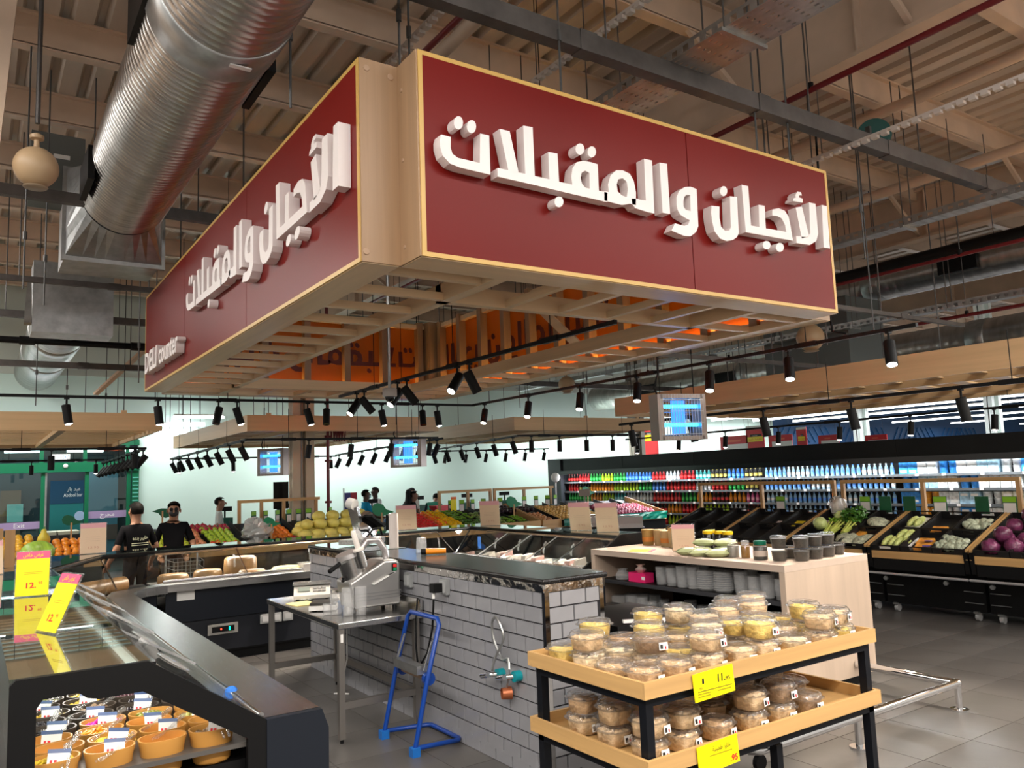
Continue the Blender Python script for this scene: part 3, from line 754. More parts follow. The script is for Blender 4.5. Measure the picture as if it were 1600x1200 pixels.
# far faces carry the same lettering on their outside
letters(lambda u, v: (XA + XB - u, YB + LD, v), lambda u, v: (XA + XB - u, YB + .004, v), M['white'])
def rmap(x): return lambda u, v: (x, YA + YB - (8.63 - (u - 2.23) * ky), 3.69 + (v - 3.73) * 1.08)
letters(rmap(XB + LD), rmap(XB + .004), M['white'])
plate = mat('letter_silhouette_red', (.10, .008, .004), .5)  # dark letter shapes standing in for silhouettes against light through the panel
letters(lambda u, v: (XA + XB - u, YB - .021, v), lambda u, v: (XA + XB - u, YB - .027, v), plate, 'letter_silhouette')  # plate is the silhouette stand-in material, no mounting plate
letters(rmap(XB - .021), rmap(XB - .027), plate, 'letter_silhouette')
for word, yc, wd, sz in (('DELI', 10.55, .78, .36), ('counter', 9.52, 1.05, .34)):
    text(word, M['white'], sz, (XA - .05, yc, 3.47), (PI / 2, 0, -PI / 2), sign, 'lettering', .13, wd, .02)
for x, y in ((2.3, 4.6), (2.2, 8), (2.2, 11), (6.1, 4.6), (6.1, 8), (6.1, 11)):
    MB().cyl((x, y, Z1 - .1), (x, y, 6.5), .009, n=6).build('hanger_rod', M['chan'], sign)

# ================================================================== TRACK LIGHTS
SP_R, SP_L = .052, .24
me_head = MB().lathe([(SP_R, 0), (SP_R, -SP_L), (SP_R * .86, -SP_L), (SP_R * .84, -SP_L + .015), (1e-5, -SP_L + .016)], 14).lathe([(1e-5, .006), (SP_R * .9, .005), (SP_R, 0)], 14).mesh('spot_head', M['black'], 'auto')
me_lens = MB().lathe([(SP_R * .84, -SP_L - .002), (SP_R * .5, -SP_L - .012), (1e-5, -SP_L - .016)], 14).mesh('lens', M['lamp'], True)
me_dull = MB().lathe([(SP_R * .84, -SP_L + .004), (1e-5, -SP_L + .002)], 14).mesh('lens', M['blackgloss'], True)
me_arm = MB().cyl((0, 0, 0), (0, 0, .1), .012, n=8).box(-.03, .03, -.018, .018, .085, .12).mesh('spot_arm', M['black'])
def track(label, a, b, n='track_rail'):
    a, b = Vector(a), Vector(b)
    t = thing(n, label, 'track rail', a)
    MB().bar((0, 0, 0), b - a, .035, .035).build('rail', M['black'], t)
    d = (b - a)
    for f_ in (.2, .55, .85):
        p = d * f_
        MB().bar(p - d.normalized() * .12, p + d.normalized() * .12, .05, .05).build('connector', M['black'], t)
        MB().cyl(p, p + Vector((0, 0, 6.43 - a.z if a.z > 3 else .5)), .005, n=5).build('suspension_wire', M['black'], t)
    return t
def spot(label, x, y, zr, aim, lit, power=0, group=None, k=1.0, angle=65):
    """spot hanging under a rail at height zr, pointing along aim"""
    t = thing('track_spotlight', label, 'spotlight', (x, y, zr - .02), 0, group)
    put('spot_arm', me_arm, t, (0, 0, -.1 * k), None, (k, k, k))
    q = (-Vector(aim)).to_track_quat('Z', 'Y').to_euler()
    h = put('spot_head', me_head, t, (-aim[0] * .05 * k, -aim[1] * .05 * k, -.09 * k), q, (k, k, k))
    put('lens', me_lens if lit else me_dull, h)
    if power:
        L = Vector(aim).normalized() * (SP_L * k + .04) + Vector((0, 0, -.09 * k))
        spot_light('spot_beam', L, aim, power, angle, (1, .88, .74), t, .05)
    return t
track('black lighting track running across below the far end of the sign', (-2, 11.4, 3.1), (6.95, 11.4, 3.1))
track('black lighting track along the right side of the sign', (6.9, 11.35, 3.1), (6.9, 3.75, 3.1))
track('black lighting track running inside the opening of the sign lattice', (4.25, 10.6, 3.1), (4.25, 4.75, 3.1))
A = [(.95, 1, (.15, -.1, -1)), (2.02, 1, (.1, -.1, -1)), (2.8, 0, (-.25, -.2, -1)), (3.05, 1, (.3, -.1, -1)), (4.07, 1, (.25, -.15, -1)), (4.36, 0, (-.15, -.3, -1)), (5.26, 1, (.15, -.1, -1)), (5.97, 0, (-.1, -.3, -1)), (6.24, 1, (.1, -.1, -1))]
for i, (x, lit, aim) in enumerate(A):
    spot('%s spotlight, %s from the left on the track below the sign' % ('lit' if lit else 'unlit black', ORD[i]), x, 11.4, 3.1, aim, lit, 65 if lit else 0, 'spotlights on the track below the sign')
for i, y in enumerate((11.0, 9.76, 8.52, 7.37, 6.18, 5.11, 4.02)):
    spot('lit black spotlight, %s from the far end of the track right of the sign' % ORD[i], 6.9, y, 3.1, (-.35, -.25, -1), 1, 60, 'spotlights on the track right of the sign')
for i, (y, lit, aim) in enumerate(((10.0, 1, (-.75, -.1, -1)), (9.75, 0, (.8, -.1, -1)), (8.75, 1, (-.8, -.1, -1)), (8.5, 0, (.8, -.1, -1)), (7.3, 1, (-.8, -.3, -1)), (7.05, 0, (.5, -.1, -1)))):
    spot('%s spotlight, %s from the far end of the track inside the sign' % ('lit' if lit else 'unlit black', ORD[i]), 4.25, y, 3.1, aim, lit, 120 if lit else 0, 'spotlights on the track inside the sign')
track('black lighting track over the front aisle, nearest the viewer', (-1.0, .3, 3.6), (9.5, .3, 3.6))
for i, (x, aim) in enumerate(((0.3, (.05, 1, -1.1)), (1.6, (.2, 1, -1.0)), (3.0, (.05, .9, -1.2)), (3.9, (0, .8, -1.3)), (5.0, (.1, 1, -1.0)), (6.4, (0, 1.1, -.9)), (8.0, (.3, 1.1, -.9)))):
    spot('lit black spotlight, %s from the left on the front aisle track' % ORD[i], x, .3, 3.6, aim, 1, 40, 'spotlights on the front aisle track', 1.0, 75)
dc = thing('dome_camera', 'white dome security camera on a pole inside the sign opening', 'security camera', (4.05, 8.55, 2.85))
MB().lathe([(.075, .13), (.085, .12), (.085, .04), (.08, .03)], 18).build('housing', mat('cctv_white', (.62, .58, .56), .4), dc, True)
MB().ball((0, 0, .03), .062, 16, 10).build('dome', M['blackgloss'], dc, True)
MB().cyl((0, 0, .13), (0, 0, 3.94), .02, n=8).build('drop_pole', M['galv'], dc)

# ================================================================== OAK CANOPIES
def canopy(label, x0, x1, y0, y1, z0=2.8, hh=.27, slat_axis=0, n=14):
    c = thing('oak_canopy', label, 'canopy', ((x0 + x1) / 2, (y0 + y1) / 2, z0))
    X, Y = (x1 - x0) / 2, (y1 - y0) / 2
    MB().box(-X, X, -Y, -Y + .04, 0, hh).build('fascia_board', M['oak_x'], c)
    MB().box(-X, X, Y - .04, Y, 0, hh).build('fascia_board', M['oak_x'], c)
    MB().box(-X, -X + .04, -Y + .04, Y - .04, 0, hh).build('fascia_board', M['oak_y'], c)
    MB().box(X - .04, X, -Y + .04, Y - .04, 0, hh).build('fascia_board', M['oak_y'], c)
    if slat_axis == 0:
        for k in range(n):
            y = -Y + .12 + (2 * Y - .24) * k / (n - 1)
            MB().box(-X + .04, X - .04, y - .06, y + .06, .06, .085).build('ceiling_slat', M['oak_x'], c)
    else:
        for k in range(n):
            y = -Y + .12 + (2 * Y - .24) * k / (n - 1)
            MB().bar((-X + .04, y - .3, .07), (X - .04, y + .3, .07), .16, .02).build('ceiling_slat', M['oak_x'], c)
    for fx in (-.5, .5):
        MB().box(fx * X - .05, fx * X + .05, -Y + .04, Y - .04, .0, .10).build('cross_beam', M['oak_y'], c)
    for sx in (-.8, 0, .8):
        for s in (-1, 1):
            MB().cyl((sx * X, s * (Y - .02), hh), (sx * X, s * (Y - .02), 3.6), .006, n=5).build('suspension_wire', M['black'], c)
            MB().box(sx * X - .04, sx * X + .04, s * (Y - .02) - .02, s * (Y - .02) + .02, hh, hh + .04).build('wire_bracket', M['oak_x'], c)
    return c
canopy('pale oak slatted canopy at the far left above the entrance', -3.0, 2.42, 13.3, 18.5)
canopy('pale oak slatted canopy in front of the cream column', 3.75, 7.35, 13.4, 19.3)
canopy('pale oak slatted canopy right of the middle, behind the sign lattice', 8.9, 12.6, 13.1, 18.5)
canopy('long pale oak canopy on the right above the produce aisle', 8.65, 12.3, -1.0, 9.8, 2.8, .29, 1, 22)

def spot_row(rail_label, base_label, a, b, n, aim, lit=None, k=1.0, group=None, power=0, ends=(.04, .96)):
    track(rail_label, a, b)
    a, b = Vector(a), Vector(b)
    for i in range(n):
        p = a.lerp(b, ends[0] + (ends[1] - ends[0]) * i / max(1, n - 1))
        l = lit[i] if lit else 0
        spot('%s spotlight, %s from %s' % ('lit' if l else 'black', ORD[i], base_label), p.x, p.y, p.z, aim, l, power if l else 0, group or rail_label, k)
spot_row('black track under the front edge of the far left canopy', 'left on the front track of the far left canopy', (-1.5, 14.0, 2.56), (2.3, 14.0, 2.56), 4, (0, 0, -1), None, .9, 'spots on the front track of the far left canopy')
spot_row('black track along the right side of the far left canopy', 'near end, side track of the far left canopy', (2.3, 14.0, 2.56), (2.3, 19.2, 2.50), 10, (-.8, 0, -1), None, 1.0, 'spots on the side track of the far left canopy')
spot_row('black track under the back of the far left canopy', 'left on the back track of the far left canopy', (-1.5, 18.9, 2.56), (2.3, 18.9, 2.56), 4, (0, 0, -1), (0, 1, 0, 1), .8, 'spots on the back track of the far left canopy')
spot_row('black track along the left side of the canopy by the column', 'near end, left track of the column canopy', (3.6, 12.9, 2.63), (3.7, 19.3, 2.56), 8, (.5, 0, -1), None, .95, 'spots on the left track of the canopy by the column')
spot_row('black track along the front of the canopy by the column', 'left, front track of the column canopy', (3.6, 12.9, 2.63), (6.9, 12.6, 2.63), 4, (-.15, 0, -1), None, .9, 'spots on the front track of the canopy by the column', ends=(.3, .95))
spot_row('black track along the back of the canopy by the column', 'left, back track of the column canopy', (3.7, 19.2, 2.56), (7.6, 19.2, 2.56), 4, (0, -.1, -1), (1, 1, 1, 1), .9, 'spots on the back track of the canopy by the column', 30)
spot_row('black track along the right side of the canopy by the column', 'near end, right track of the column canopy', (7.1, 12.8, 2.63), (7.3, 18.5, 2.56), 8, (-.5, 0, -1), None, .95, 'spots on the right track of the canopy by the column')
spot_row('black track along the front of the middle canopy', 'left on the front track of the middle canopy', (8.5, 12.4, 2.65), (11.4, 12.2, 2.65), 5, (-.1, -.1, -1), None, .9, 'spots on the front track of the middle canopy', ends=(.1, .98))
spot_row('black track along the left side of the middle canopy', 'near end on the left track of the middle canopy', (8.5, 12.4, 2.65), (9.4, 18.2, 2.58), 7, (.35, 0, -1), None, .95, 'spots on the left track of the middle canopy')
spot_row('black track along the back of the middle canopy', 'left on the back track of the middle canopy', (9.4, 18.2, 2.6), (13.0, 17.5, 2.6), 7, (-.25, .0, -1), None, .9, 'spots on the back track of the middle canopy')
spot_row('black track under the near side of the right canopy', 'far end on the near track of the right canopy', (8.2, 9.2, 2.62), (8.2, 2.6, 2.62), 6, (.12, -.12, -1), None, 1.0, 'spots on the near track of the right canopy')
spot_row('black track under the far side of the right canopy', 'far end on the far track of the right canopy', (12.2, 13.5, 2.62), (12.2, 4.0, 2.62), 8, (-.1, .05, -1), (1,) * 8, .9, 'spots on the far track of the right canopy', 45)

# ================================================================== INSECT KILLERS
def killer(label, loc, rz, k):
    t = thing('insect_killer', label, 'insect killer', loc, rz)
    W, Hh, D = .29 * k, .27 * k, .10 * k
    st = mat('killer_steel', (.30, .25, .23), .35, .7)
    MB().box(-W, W, -D, D, Hh - .05 * k, Hh).build('top_tray', st, t)
    MB().box(-W, W, -D, D, -Hh, -Hh + .045 * k).build('bottom_tray', st, t)
    for s in (-1, 1): MB().box(s * W - .035 * k, s * W + .035 * k, -D, D, -Hh, Hh).build('end_cap', st, t)
    for z in (.13 * k, -.09 * k):
        MB().cyl((-W + .03, 0, z), (W - .03, 0, z), .022 * k, n=10).build('uv_tube', M['uv'], t, True)
    MB().box(-.09 * k, .09 * k, -.01, .01, -.2 * k, .2 * k).build('glow_plate', mat('glow_blue', (.02, .14, .7), .4, emit=2.2), t)
    g = MB()
    for i in range(16):
        u = -W + 2 * W * i / 15
        for s in (-1, 1): g.box(u - .0018, u + .0018, s * D - .0025, s * D + .0025, -Hh, Hh)
    for i in range(4):
        v = -Hh + 2 * Hh * (i + .5) / 4
        for s in (-1, 1): g.box(-W, W, s * D - .003, s * D + .003, v - .003, v + .003)
    g.build('wire_guard', M['galv'], t)
    for s in (-1, 1): MB().cyl((s * W * .8, 0, Hh), (s * W * .8, 0, 6.43 - loc[2]), .006, n=5).build('suspension_wire', M['black'], t)
    MB().tube([(-W * .9, 0, Hh - .02), (-W * 1.05, 0, Hh + .08), (-W * .85, 0, Hh + .25), (-W * .8, 0, Hh + .8)], .01, 6).build('power_cord', M['black'], t, True)
killer('large blue-lit insect killer hanging in front of the right canopy', (6.95, 6.75, 2.52), -.25, 1.0)
killer('blue-lit insect killer with yellow tray hanging left of the middle canopy', (6.6, 13.2, 2.40), -1.0, 1.0)
killer('small blue-lit insect killer hanging left of the cream column', (4.75, 15.2, 2.33), -1.0, .95)
# ================================================================== DELI ISLAND
def case_run(label, origin, rz, L, slope=.55, topw=.47, npane=5, name='deli_case', panel_m=None):
    """glass deli case; local x along the run, y outwards from the staff side"""
    t = thing(name, label, 'display case', origin, rz)
    w0, w1, w2 = .25, .25 + slope, .25 + slope + topw
    MB().box(0, L, .12, w2, .10, .62).build('body', M['black'], t)
    MB().box(0, L, .16, w2 - .08, 0, .10).build('plinth', M['black'], t)
    MB().box(0, L, .10, .13, .47, .87).build('staff_panel', M['navy'], t)
    MB().box(0, L, .115, .125, .12, .46).build('lower_panel', mat('charcoal_low', (.010, .012, .018), .35), t)
    MB().box(0, L, 0, w0, .87, .885).box(0, L, 0, .012, .81, .872).build('work_ledge', M['steel'], t)
    MB().box(0, L, .2, w2 - .02, .78, .80).build('display_deck', mat('deck_grey', (.16, .15, .14), .35, .6), t)
    MB().box(0, L, w2 - .014, w2, .62, 1.2).build('front_glass', M['glass'], t)
    MB().box(0, L, w1 - .01, w2, 1.195, 1.205).build('top_glass', M['glasstop'], t)
    MB().box(0, L, w1 - .035, w1 + .02, 1.165, 1.194).build('top_rail', M['blackgloss'], t)
    MB().cyl((0, w1 - .045, 1.16), (L, w1 - .045, 1.16), .012, n=8).build('pane_rail', mat('gold_rail', (.55, .42, .30), .25, .9), t, True)
    MB().cyl((0, w0 + .015, .898), (L, w0 + .015, .898), .014, n=8).build('pane_rail', M['chrome'], t, True)
    a, b = Vector((0, w0 + .02, .905)), Vector((0, w1 - .04, 1.16))
    for k in range(npane):
        x0, x1 = L * k / npane + .01, L * (k + 1) / npane - .01
        off = Vector((0, -.012, -.012)) * (k % 2)
        p = [a + off + Vector((x0, 0, 0)), a + off + Vector((x1, 0, 0)), b + off + Vector((x1, 0, 0)), b + off + Vector((x0, 0, 0))]
        nrm = (p[1] - p[0]).cross(p[2] - p[0]).normalized() * .005
        MB().add([q + nrm for q in p] + [q - nrm for q in p], [(0, 1, 2, 3), (7, 6, 5, 4), (0, 1, 5, 4), (1, 2, 6, 5), (2, 3, 7, 6), (3, 0, 4, 7)]).build('sliding_pane', M['glass'], t)
        MB().bar(a + Vector((x1, -.01, 0)), b + Vector((x1, -.01, 0)), .012, .012).build('pane_edge', M['chrome'], t)
        hd = a.lerp(b, .75) + Vector((x1 - .06, -.02, 0))
        MB().tube([hd, hd + Vector((.0, -.03, -.03)), hd + Vector((0, -.05, -.11)), hd + Vector((0, -.04, -.13))], .012, 6).build('pane_handle', M['frost'], t, True)
    MB().box(.05, L - .05, w1 + .02, w1 + .05, 1.165, 1.18).build('case_light', mat('case_led', (1, .95, .88), .4, emit=2.5), t)
    area_light('case_glow', (L / 2, w1 + .05, 1.16), L - .2, .06, (3 if L > 5 else 9) * L, (1, .93, .84), (-.35, 0, 0), t)
    return t
# left run: salad and olive bar
lc = case_run('long glass salad bar case on the left with olive pots at its near end', (1.35, 3.66, 0), PI / 2, 5.05, .48, .48, 4)
e0 = thing('case_end', 'black framed end panel of the salad bar with a cut-out window', 'end panel', (0, 3.64, 0))
f0 = MB()
def pz(poly): f0.prism(poly, lambda u, v: (u, -.015, v), lambda u, v: (u, .015, v))
pz([(.14, 0), (.23, 0), (.23, 1.09), (.25, 1.12), (.25, 1.205), (.16, 1.205), (.14, 1.185)])
pz([(.25, 1.12), (.37, 1.125), (.40, 1.10), (.44, 1.09), (.60, 1.09), (.62, 1.205), (.25, 1.205)])
pz([(.60, 1.09), (1.02, .82), (1.10, .885), (.62, 1.205)])
pz([(1.02, 0), (1.10, 0), (1.10, .885), (1.02, .82)])
pz([(.23, 0), (1.02, 0), (1.02, .56), (.23, .56)])
f0.build('end_frame', M['black'], e0)
MB().prism([(1.10, 0), (1.38, 0), (1.38, .80), (1.35, .884), (1.10, .884)], lambda u, v: (u, -.02, v), lambda u, v: (u, .015, v)).build('ledge_end', M['navy'], e0)
# corner module
cm = thing('deli_case_corner', 'curved corner module joining the salad bar and the back deli case', 'display case', (0, 0, 0))
ci = [(1.35, 8.71), (1.36, 8.85), (1.42, 9.0), (1.53, 9.12), (1.65, 9.18), (1.75, 9.2)]
co = [(1.10, 8.71), (1.75, 9.45)]
def flat(poly, z0, z1): return lambda: MB().prism(poly, lambda u, v: (u, v, z0), lambda u, v: (u, v, z1))
flat(ci + [co[1], (1.2, 9.1), co[0]], .87, .885)().build('work_ledge', M['steel'], cm)
fa = MB()
for p, q in zip(ci, ci[1:]): fa.add([(p[0], p[1], .80), (q[0], q[1], .80), (q[0], q[1], .872), (p[0], p[1], .872)], [(0, 1, 2, 3)])
fa.build('curved_fascia', M['steel'], cm, True)
nv = MB()
cj = [(x - .1, y + .05) for x, y in ci]
for p, q in zip(cj, cj[1:]): nv.add([(p[0], p[1], .1), (q[0], q[1], .1), (q[0], q[1], .87), (p[0], p[1], .87)], [(0, 1, 2, 3)])
nv.build('staff_panel', M['navy'], cm)
flat([(.62, 8.71), (1.22, 9.98), (1.75, 10.0), (1.75, 10.47), (.75, 10.3), (.14, 8.71)], 1.195, 1.205)().build('top_glass', M['glasstop'], cm)
flat([(1.0, 8.71), (1.7, 9.5), (1.7, 10.4), (.8, 10.2), (.2, 8.71)], .1, .8)().build('body', M['black'], cm)
sl_ = [((1.08, 8.71, .905), (1.25, 9.15, .905), (1.2, 9.95, 1.165), (.66, 8.71, 1.165)), ((1.25, 9.15, .905), (1.75, 9.47, .905), (1.75, 9.96, 1.165), (1.2, 9.95, 1.165))]
for a, b, c, d in sl_: MB().quad(a, b, c, d).build('sliding_pane', M['glass'], cm)
MB().tube([(.64, 8.71, 1.175), (1.21, 9.96, 1.175), (1.75, 9.985, 1.175)], .022, 8).build('top_rail', M['blackgloss'], cm)
MB().bar((1.25, 9.15, .905), (1.2, 9.95, 1.165), .014).build('pane_edge', M['chrome'], cm)
bc = case_run('deli case along the back with cheese wheels, behind the steel table', (1.75, 9.2, 0), 0, 3.65, .55, .47, 4)
rc = case_run('deli case on the far right of the island, behind the tiled counter', (5.15, 9.45, 0), -PI / 2, 2.7, .55, .47, 5)
# mirrored run keeps its outer side towards +x
rcm = thing('deli_case_corner', 'mitred corner module at the far right of the deli island', 'display case', (0, 0, 0))
MB().add([(5.4, 9.45, .905), (5.4, 9.96, 1.165), (5.93, 9.96, 1.165)], [(0, 1, 2)]).add([(5.4, 9.45, .905), (5.93, 9.96, 1.165), (5.93, 9.45, 1.165)], [(0, 1, 2)]).build('corner_pane', M['glass'], rcm)
flat([(5.4, 9.98), (5.95, 9.98), (5.95, 9.45), (6.42, 9.45), (6.42, 10.47), (5.4, 10.47)], 1.195, 1.205)().build('top_glass', M['glasstop'], rcm)
MB().tube([(5.4, 9.98, 1.175), (5.95, 9.98, 1.175), (5.95, 9.45, 1.175)], .022, 8).build('top_rail', M['blackgloss'], rcm)
MB().box(5.4, 6.42, 9.45, 10.47, .1, .8).build('body', M['black'], rcm)
MB().bar((5.4, 9.45, .905), (5.93, 9.96, 1.165), .014).build('pane_edge', M['chrome'], rcm)
ee = thing('case_end', 'sloping black end panel of the far right deli case', 'end panel', (0, 6.74, 0))
MB().prism([(5.2, 0), (6.42, 0), (6.42, 1.22), (5.93, 1.22), (5.38, .9), (5.2, .9)], lambda u, v: (u, -.015, v), lambda u, v: (u, .01, v)).build('end_board', M['black'], ee)
# fittings on the staff side of the back case
ct = thing('case_controller', 'grey thermostat display with red and green lights on the back case', 'controller', (2.34, 9.295, .35))
MB().box(-.16, .16, -.015, 0, -.055, .055).build('bezel', mat('bezel_grey', (.30, .29, .27), .4), ct)
MB().box(-.12, .12, -.02, -.014, -.03, .03).build('screen', M['blackgloss'], ct)
MB().box(-.03, -.015, -.023, -.02, -.008, .008).build('red_digit', mat('led_red', (1, .05, .02), .4, emit=3), ct)
MB().box(.06, .075, -.023, -.02, -.02, .02).build('green_digit', mat('led_green', (.0, 1, .3), .4, emit=3), ct)
nt_ = thing('paper_notice', 'white paper notice taped below the steel ledge of the back case', 'notice', (1.95, 9.295, .76))
MB().box(-.09, .09, -.004, 0, -.06, .06).build('sheet', M['paper'], nt_)
for x, l in ((2.80, 'grey double switch plate on the back case, left of the socket'), (2.93, 'grey switch plate beside the socket on the back case'), (3.06, 'grey round power socket low on the back case')):
    s = thing('wall_socket', l, 'socket', (x, 9.295, .40))
    MB().box(-.055, .055, -.03, 0, -.05, .05).build('plate', mat('socket_grey', (.42, .42, .42), .4), s)
    MB().box(-.035, .035, -.036, -.03, -.03, .03).build('rocker', mat('socket_pale', (.55, .55, .55), .4), s)

# ------------------------------------------------------------------ tiled counter
tw = thing('tiled_counter', 'grey tiled half-height counter with black granite top and chrome corners', 'counter', (3.0, 4.15, 0))
LW, WW, HW = 4.2, .47, 1.17
MB().box(.006, WW - .006, .006, LW, 0, HW).build('core', M['grout'], tw)
TW, TH, G = .2, .1, .0075
def tile_mesh(wd):
    b = MB(); d = .012; e = .003
    # proud face with a chamfered rim
    b.add([(0, 0, 0), (wd, 0, 0), (wd, 0, TH - G), (0, 0, TH - G), (e, -d, e), (wd - e, -d, e), (wd - e, -d, TH - G - e), (e, -d, TH - G - e)],
          [(4, 5, 6, 7), (0, 1, 5, 4), (1, 2, 6, 5), (2, 3, 7, 6), (3, 0, 4, 7)])
    return b.mesh('tile', M['tile'])
tms = {}
def tm_(wd):
    k = round(wd, 3)
    if k not in tms: tms[k] = tile_mesh(k)
    return tms[k]
nr = 12
for r in range(nr):
    z = HW - TH * (r + 1)
    if z < -.09: break
    u = .03 + (0 if r % 2 else -TW / 2)
    while u < LW - .01:
        a, b = max(u, .03), min(u + TW - G, LW)
        if b - a > .02: put('tile', tm_(b - a), tw, (.007, b, max(z, 0)), (0, 0, -PI / 2))
        u += TW
    u = .03 + (0 if r % 2 else -TW / 2)
    while u < WW - .04:
        a, b = max(u, .03), min(u + TW - G, WW - .03)
        if b - a > .02: put('tile', tm_(b - a), tw, (a, .007, max(z, 0)))
        u += TW
for x in (0.012, WW - .012):
    MB().box(x - .017, x + .017, -.008, .022, 0, HW).build('chrome_corner', M['chrome'], tw)
MB().box(-.010, .012, .0, LW, HW - .005, HW + .045).box(0, WW, -.010, .012, HW - .005, HW + .045).build('chrome_band', mat('wavy_chrome', (.72, .70, .68), .07, 1.0, bump=(7, .5)), tw)
gt = MB().box(-.035, WW + .03, -.035, LW, HW + .046, HW + .08).build('granite_top', M['granite'], tw)
bm_ = gt.modifiers.new('round', 'BEVEL'); bm_.width = .012; bm_.segments = 2
MB().box(-.02, WW + .01, 2.9, LW, HW + .081, HW + .086).build('glass_sheet', M['glasstop'], tw)

def on_wall(name, label, cat, y, z): return thing(name, label, cat, (2.994, y, z))
for y, l in ((6.0, 'grey double switch on the tiled counter beside the food processor'), (5.40, 'grey power socket on the tiled counter with a black plug'), (6.32, 'grey plate half hidden behind the food processor')):
    s = on_wall('wall_socket', l, 'socket', y, 1.09)
    MB().box(-.03, 0, -.055, .055, -.055, .055).build('plate', mat('socket_dark', (.30, .31, .31), .35), s)
    MB().box(-.045, -.03, -.03, .03, -.04, .04).build('cover_flap', mat('socket_mid', (.38, .39, .39), .3), s)
    if y == 5.40:
        MB().box(-.12, -.045, -.02, .05, -.035, .03).build('plug', M['black'], s)
        MB().cyl((-.1, .02, -.035), (-.1, .02, -.08), .012, n=8).build('white_collar', M['paper'], s)
        MB().tube([(-.1, .02, -.08), (-.10, .05, -.3), (-.12, .10, -.48), (-.14, .22, -.62), (-.1, .33, -.45), (-.06, .38, -.2), (-.04, .40, -.12)], .008, 6).build('power_cord', M['black'], s, True)
tp = on_wall('water_taps', 'pair of chrome wall taps with teal rings and a braided hose loop', 'taps', 4.55, .60)
teal = mat('teal_ring', (.0, .25, .30), .35)
for dy, dz in ((.10, -.01), (-.10, .01)):
    MB().cyl((0, dy, dz), (-.05, dy, dz), .035, n=14).build('flange', teal, tp, True)
    MB().cyl((-.02, dy, dz), (-.10, dy + .06, dz - .005), .017, n=10).build('tap_body', M['chrome'], tp, True)
    MB().cyl((-.10, dy + .03, dz), (-.10, dy + .11, dz - .02), .019, n=10).build('tap_handle', M['chrome'], tp, True)
hz = [(-.09, .10, .02), (-.07, .07, .12), (-.05, .0, .24), (-.06, .06, .36), (-.06, .12, .33), (-.06, .11, .22), (-.05, .03, .1), (-.06, -.06, .12), (-.08, -.10, .03)]
hp = []
for i in range(len(hz) - 1):
    for k in range(3):
        p0, p1, p2, p3 = [Vector(hz[max(0, min(len(hz) - 1, i + j))]) for j in (-1, 0, 1, 2)]
        tt = k / 3
        hp.append(.5 * ((2 * p1) + (p2 - p0) * tt + (2 * p0 - 5 * p1 + 4 * p2 - p3) * tt * tt + (3 * p1 - p0 - 3 * p2 + p3) * tt ** 3))
MB().tube(hp, .009, 6).build('braided_hose', M['galv'], tp, True)
MB().cyl((-.02, -.02, -.11), (-.08, .0, -.11), .042, .036, n=16, caps=False).build('copper_drain', mat('copper_ring', (.40, .12, .05), .4, .5), tp, True)
MB().cyl((-.05, -.05, -.0), (-.05, -.01, -.08), .008, n=6).build('drain_link', M['galv'], tp)

# things on the granite top
GZ = 1.25
c = thing('clear_cup', 'upturned clear plastic cup beside the orange gadget on the counter', 'cup', (3.36, 6.5, GZ + .004))
MB().lathe([(.055, 0), (.05, .002), (.043, .12), (.036, .128), (1e-5, .128)], 20).build('cup_wall', M['frost'], c, True)
c = thing('orange_gadget', 'orange and black handheld gadget lying on the granite counter', 'gadget', (3.33, 6.2, GZ + .002), -.6)
og = MB().cyl((-.07, 0, .028), (.10, 0, .028), .026, .022, 14).build('orange_grip', mat('orange_plastic', (.90, .28, .01), .35), c, True)
MB().cyl((-.115, 0, .028), (-.07, 0, .028), .029, n=14).build('black_head', M['black'], c, True)
c = thing('paper_roll', 'tall white till roll tube standing on the counter behind the processor', 'roll', (3.40, 7.15, GZ + .003))
MB().lathe([(.045, 0), (.045, .33), (.03, .33), (.03, .30), (1e-5, .30)], 20).build('roll', mat('roll_paper', (.68, .60, .56), .6), c, True)
MB().lathe([(.02, .331), (.02, .335), (1e-5, .335)], 12).build('core_end', M['black'], c)
# slicer behind
s = thing('meat_slicer', 'stainless slicer with black guard standing behind the food processor', 'slicer', (3.33, 7.75, GZ), .5)
MB().box(-.20, .20, -.14, .14, .02, .07).build('base', M['steel'], s)
MB().bar((-.02, .0, .07), (-.16, -.02, .40), .10, .05).build('arm', M['steel'], s)
MB().cyl((-.17, -.05, .42), (-.17, .03, .44), .055, n=20).build('motor_cap', mat('motor_white', (.60, .58, .56), .4), s, True)
MB().lathe([(.15, 0), (.15, .012), (.05, .02), (1e-5, .02)], 28, Matrix.Translation((.03, -.05, .2)) @ Matrix.Rotation(PI / 2.2, 4, 'X')).build('blade', M['chrome'], s, True)
MB().bar((-.02, -.08, .30), (.20, -.08, .18), .14, .02).build('feed_guard', M['black'], s)
MB().tube([(-.1, -.14, .1), (-.03, -.17, .17), (.08, -.17, .17), (.15, -.14, .1)], .012, 8).build('handle_loop', M['black'], s, True)

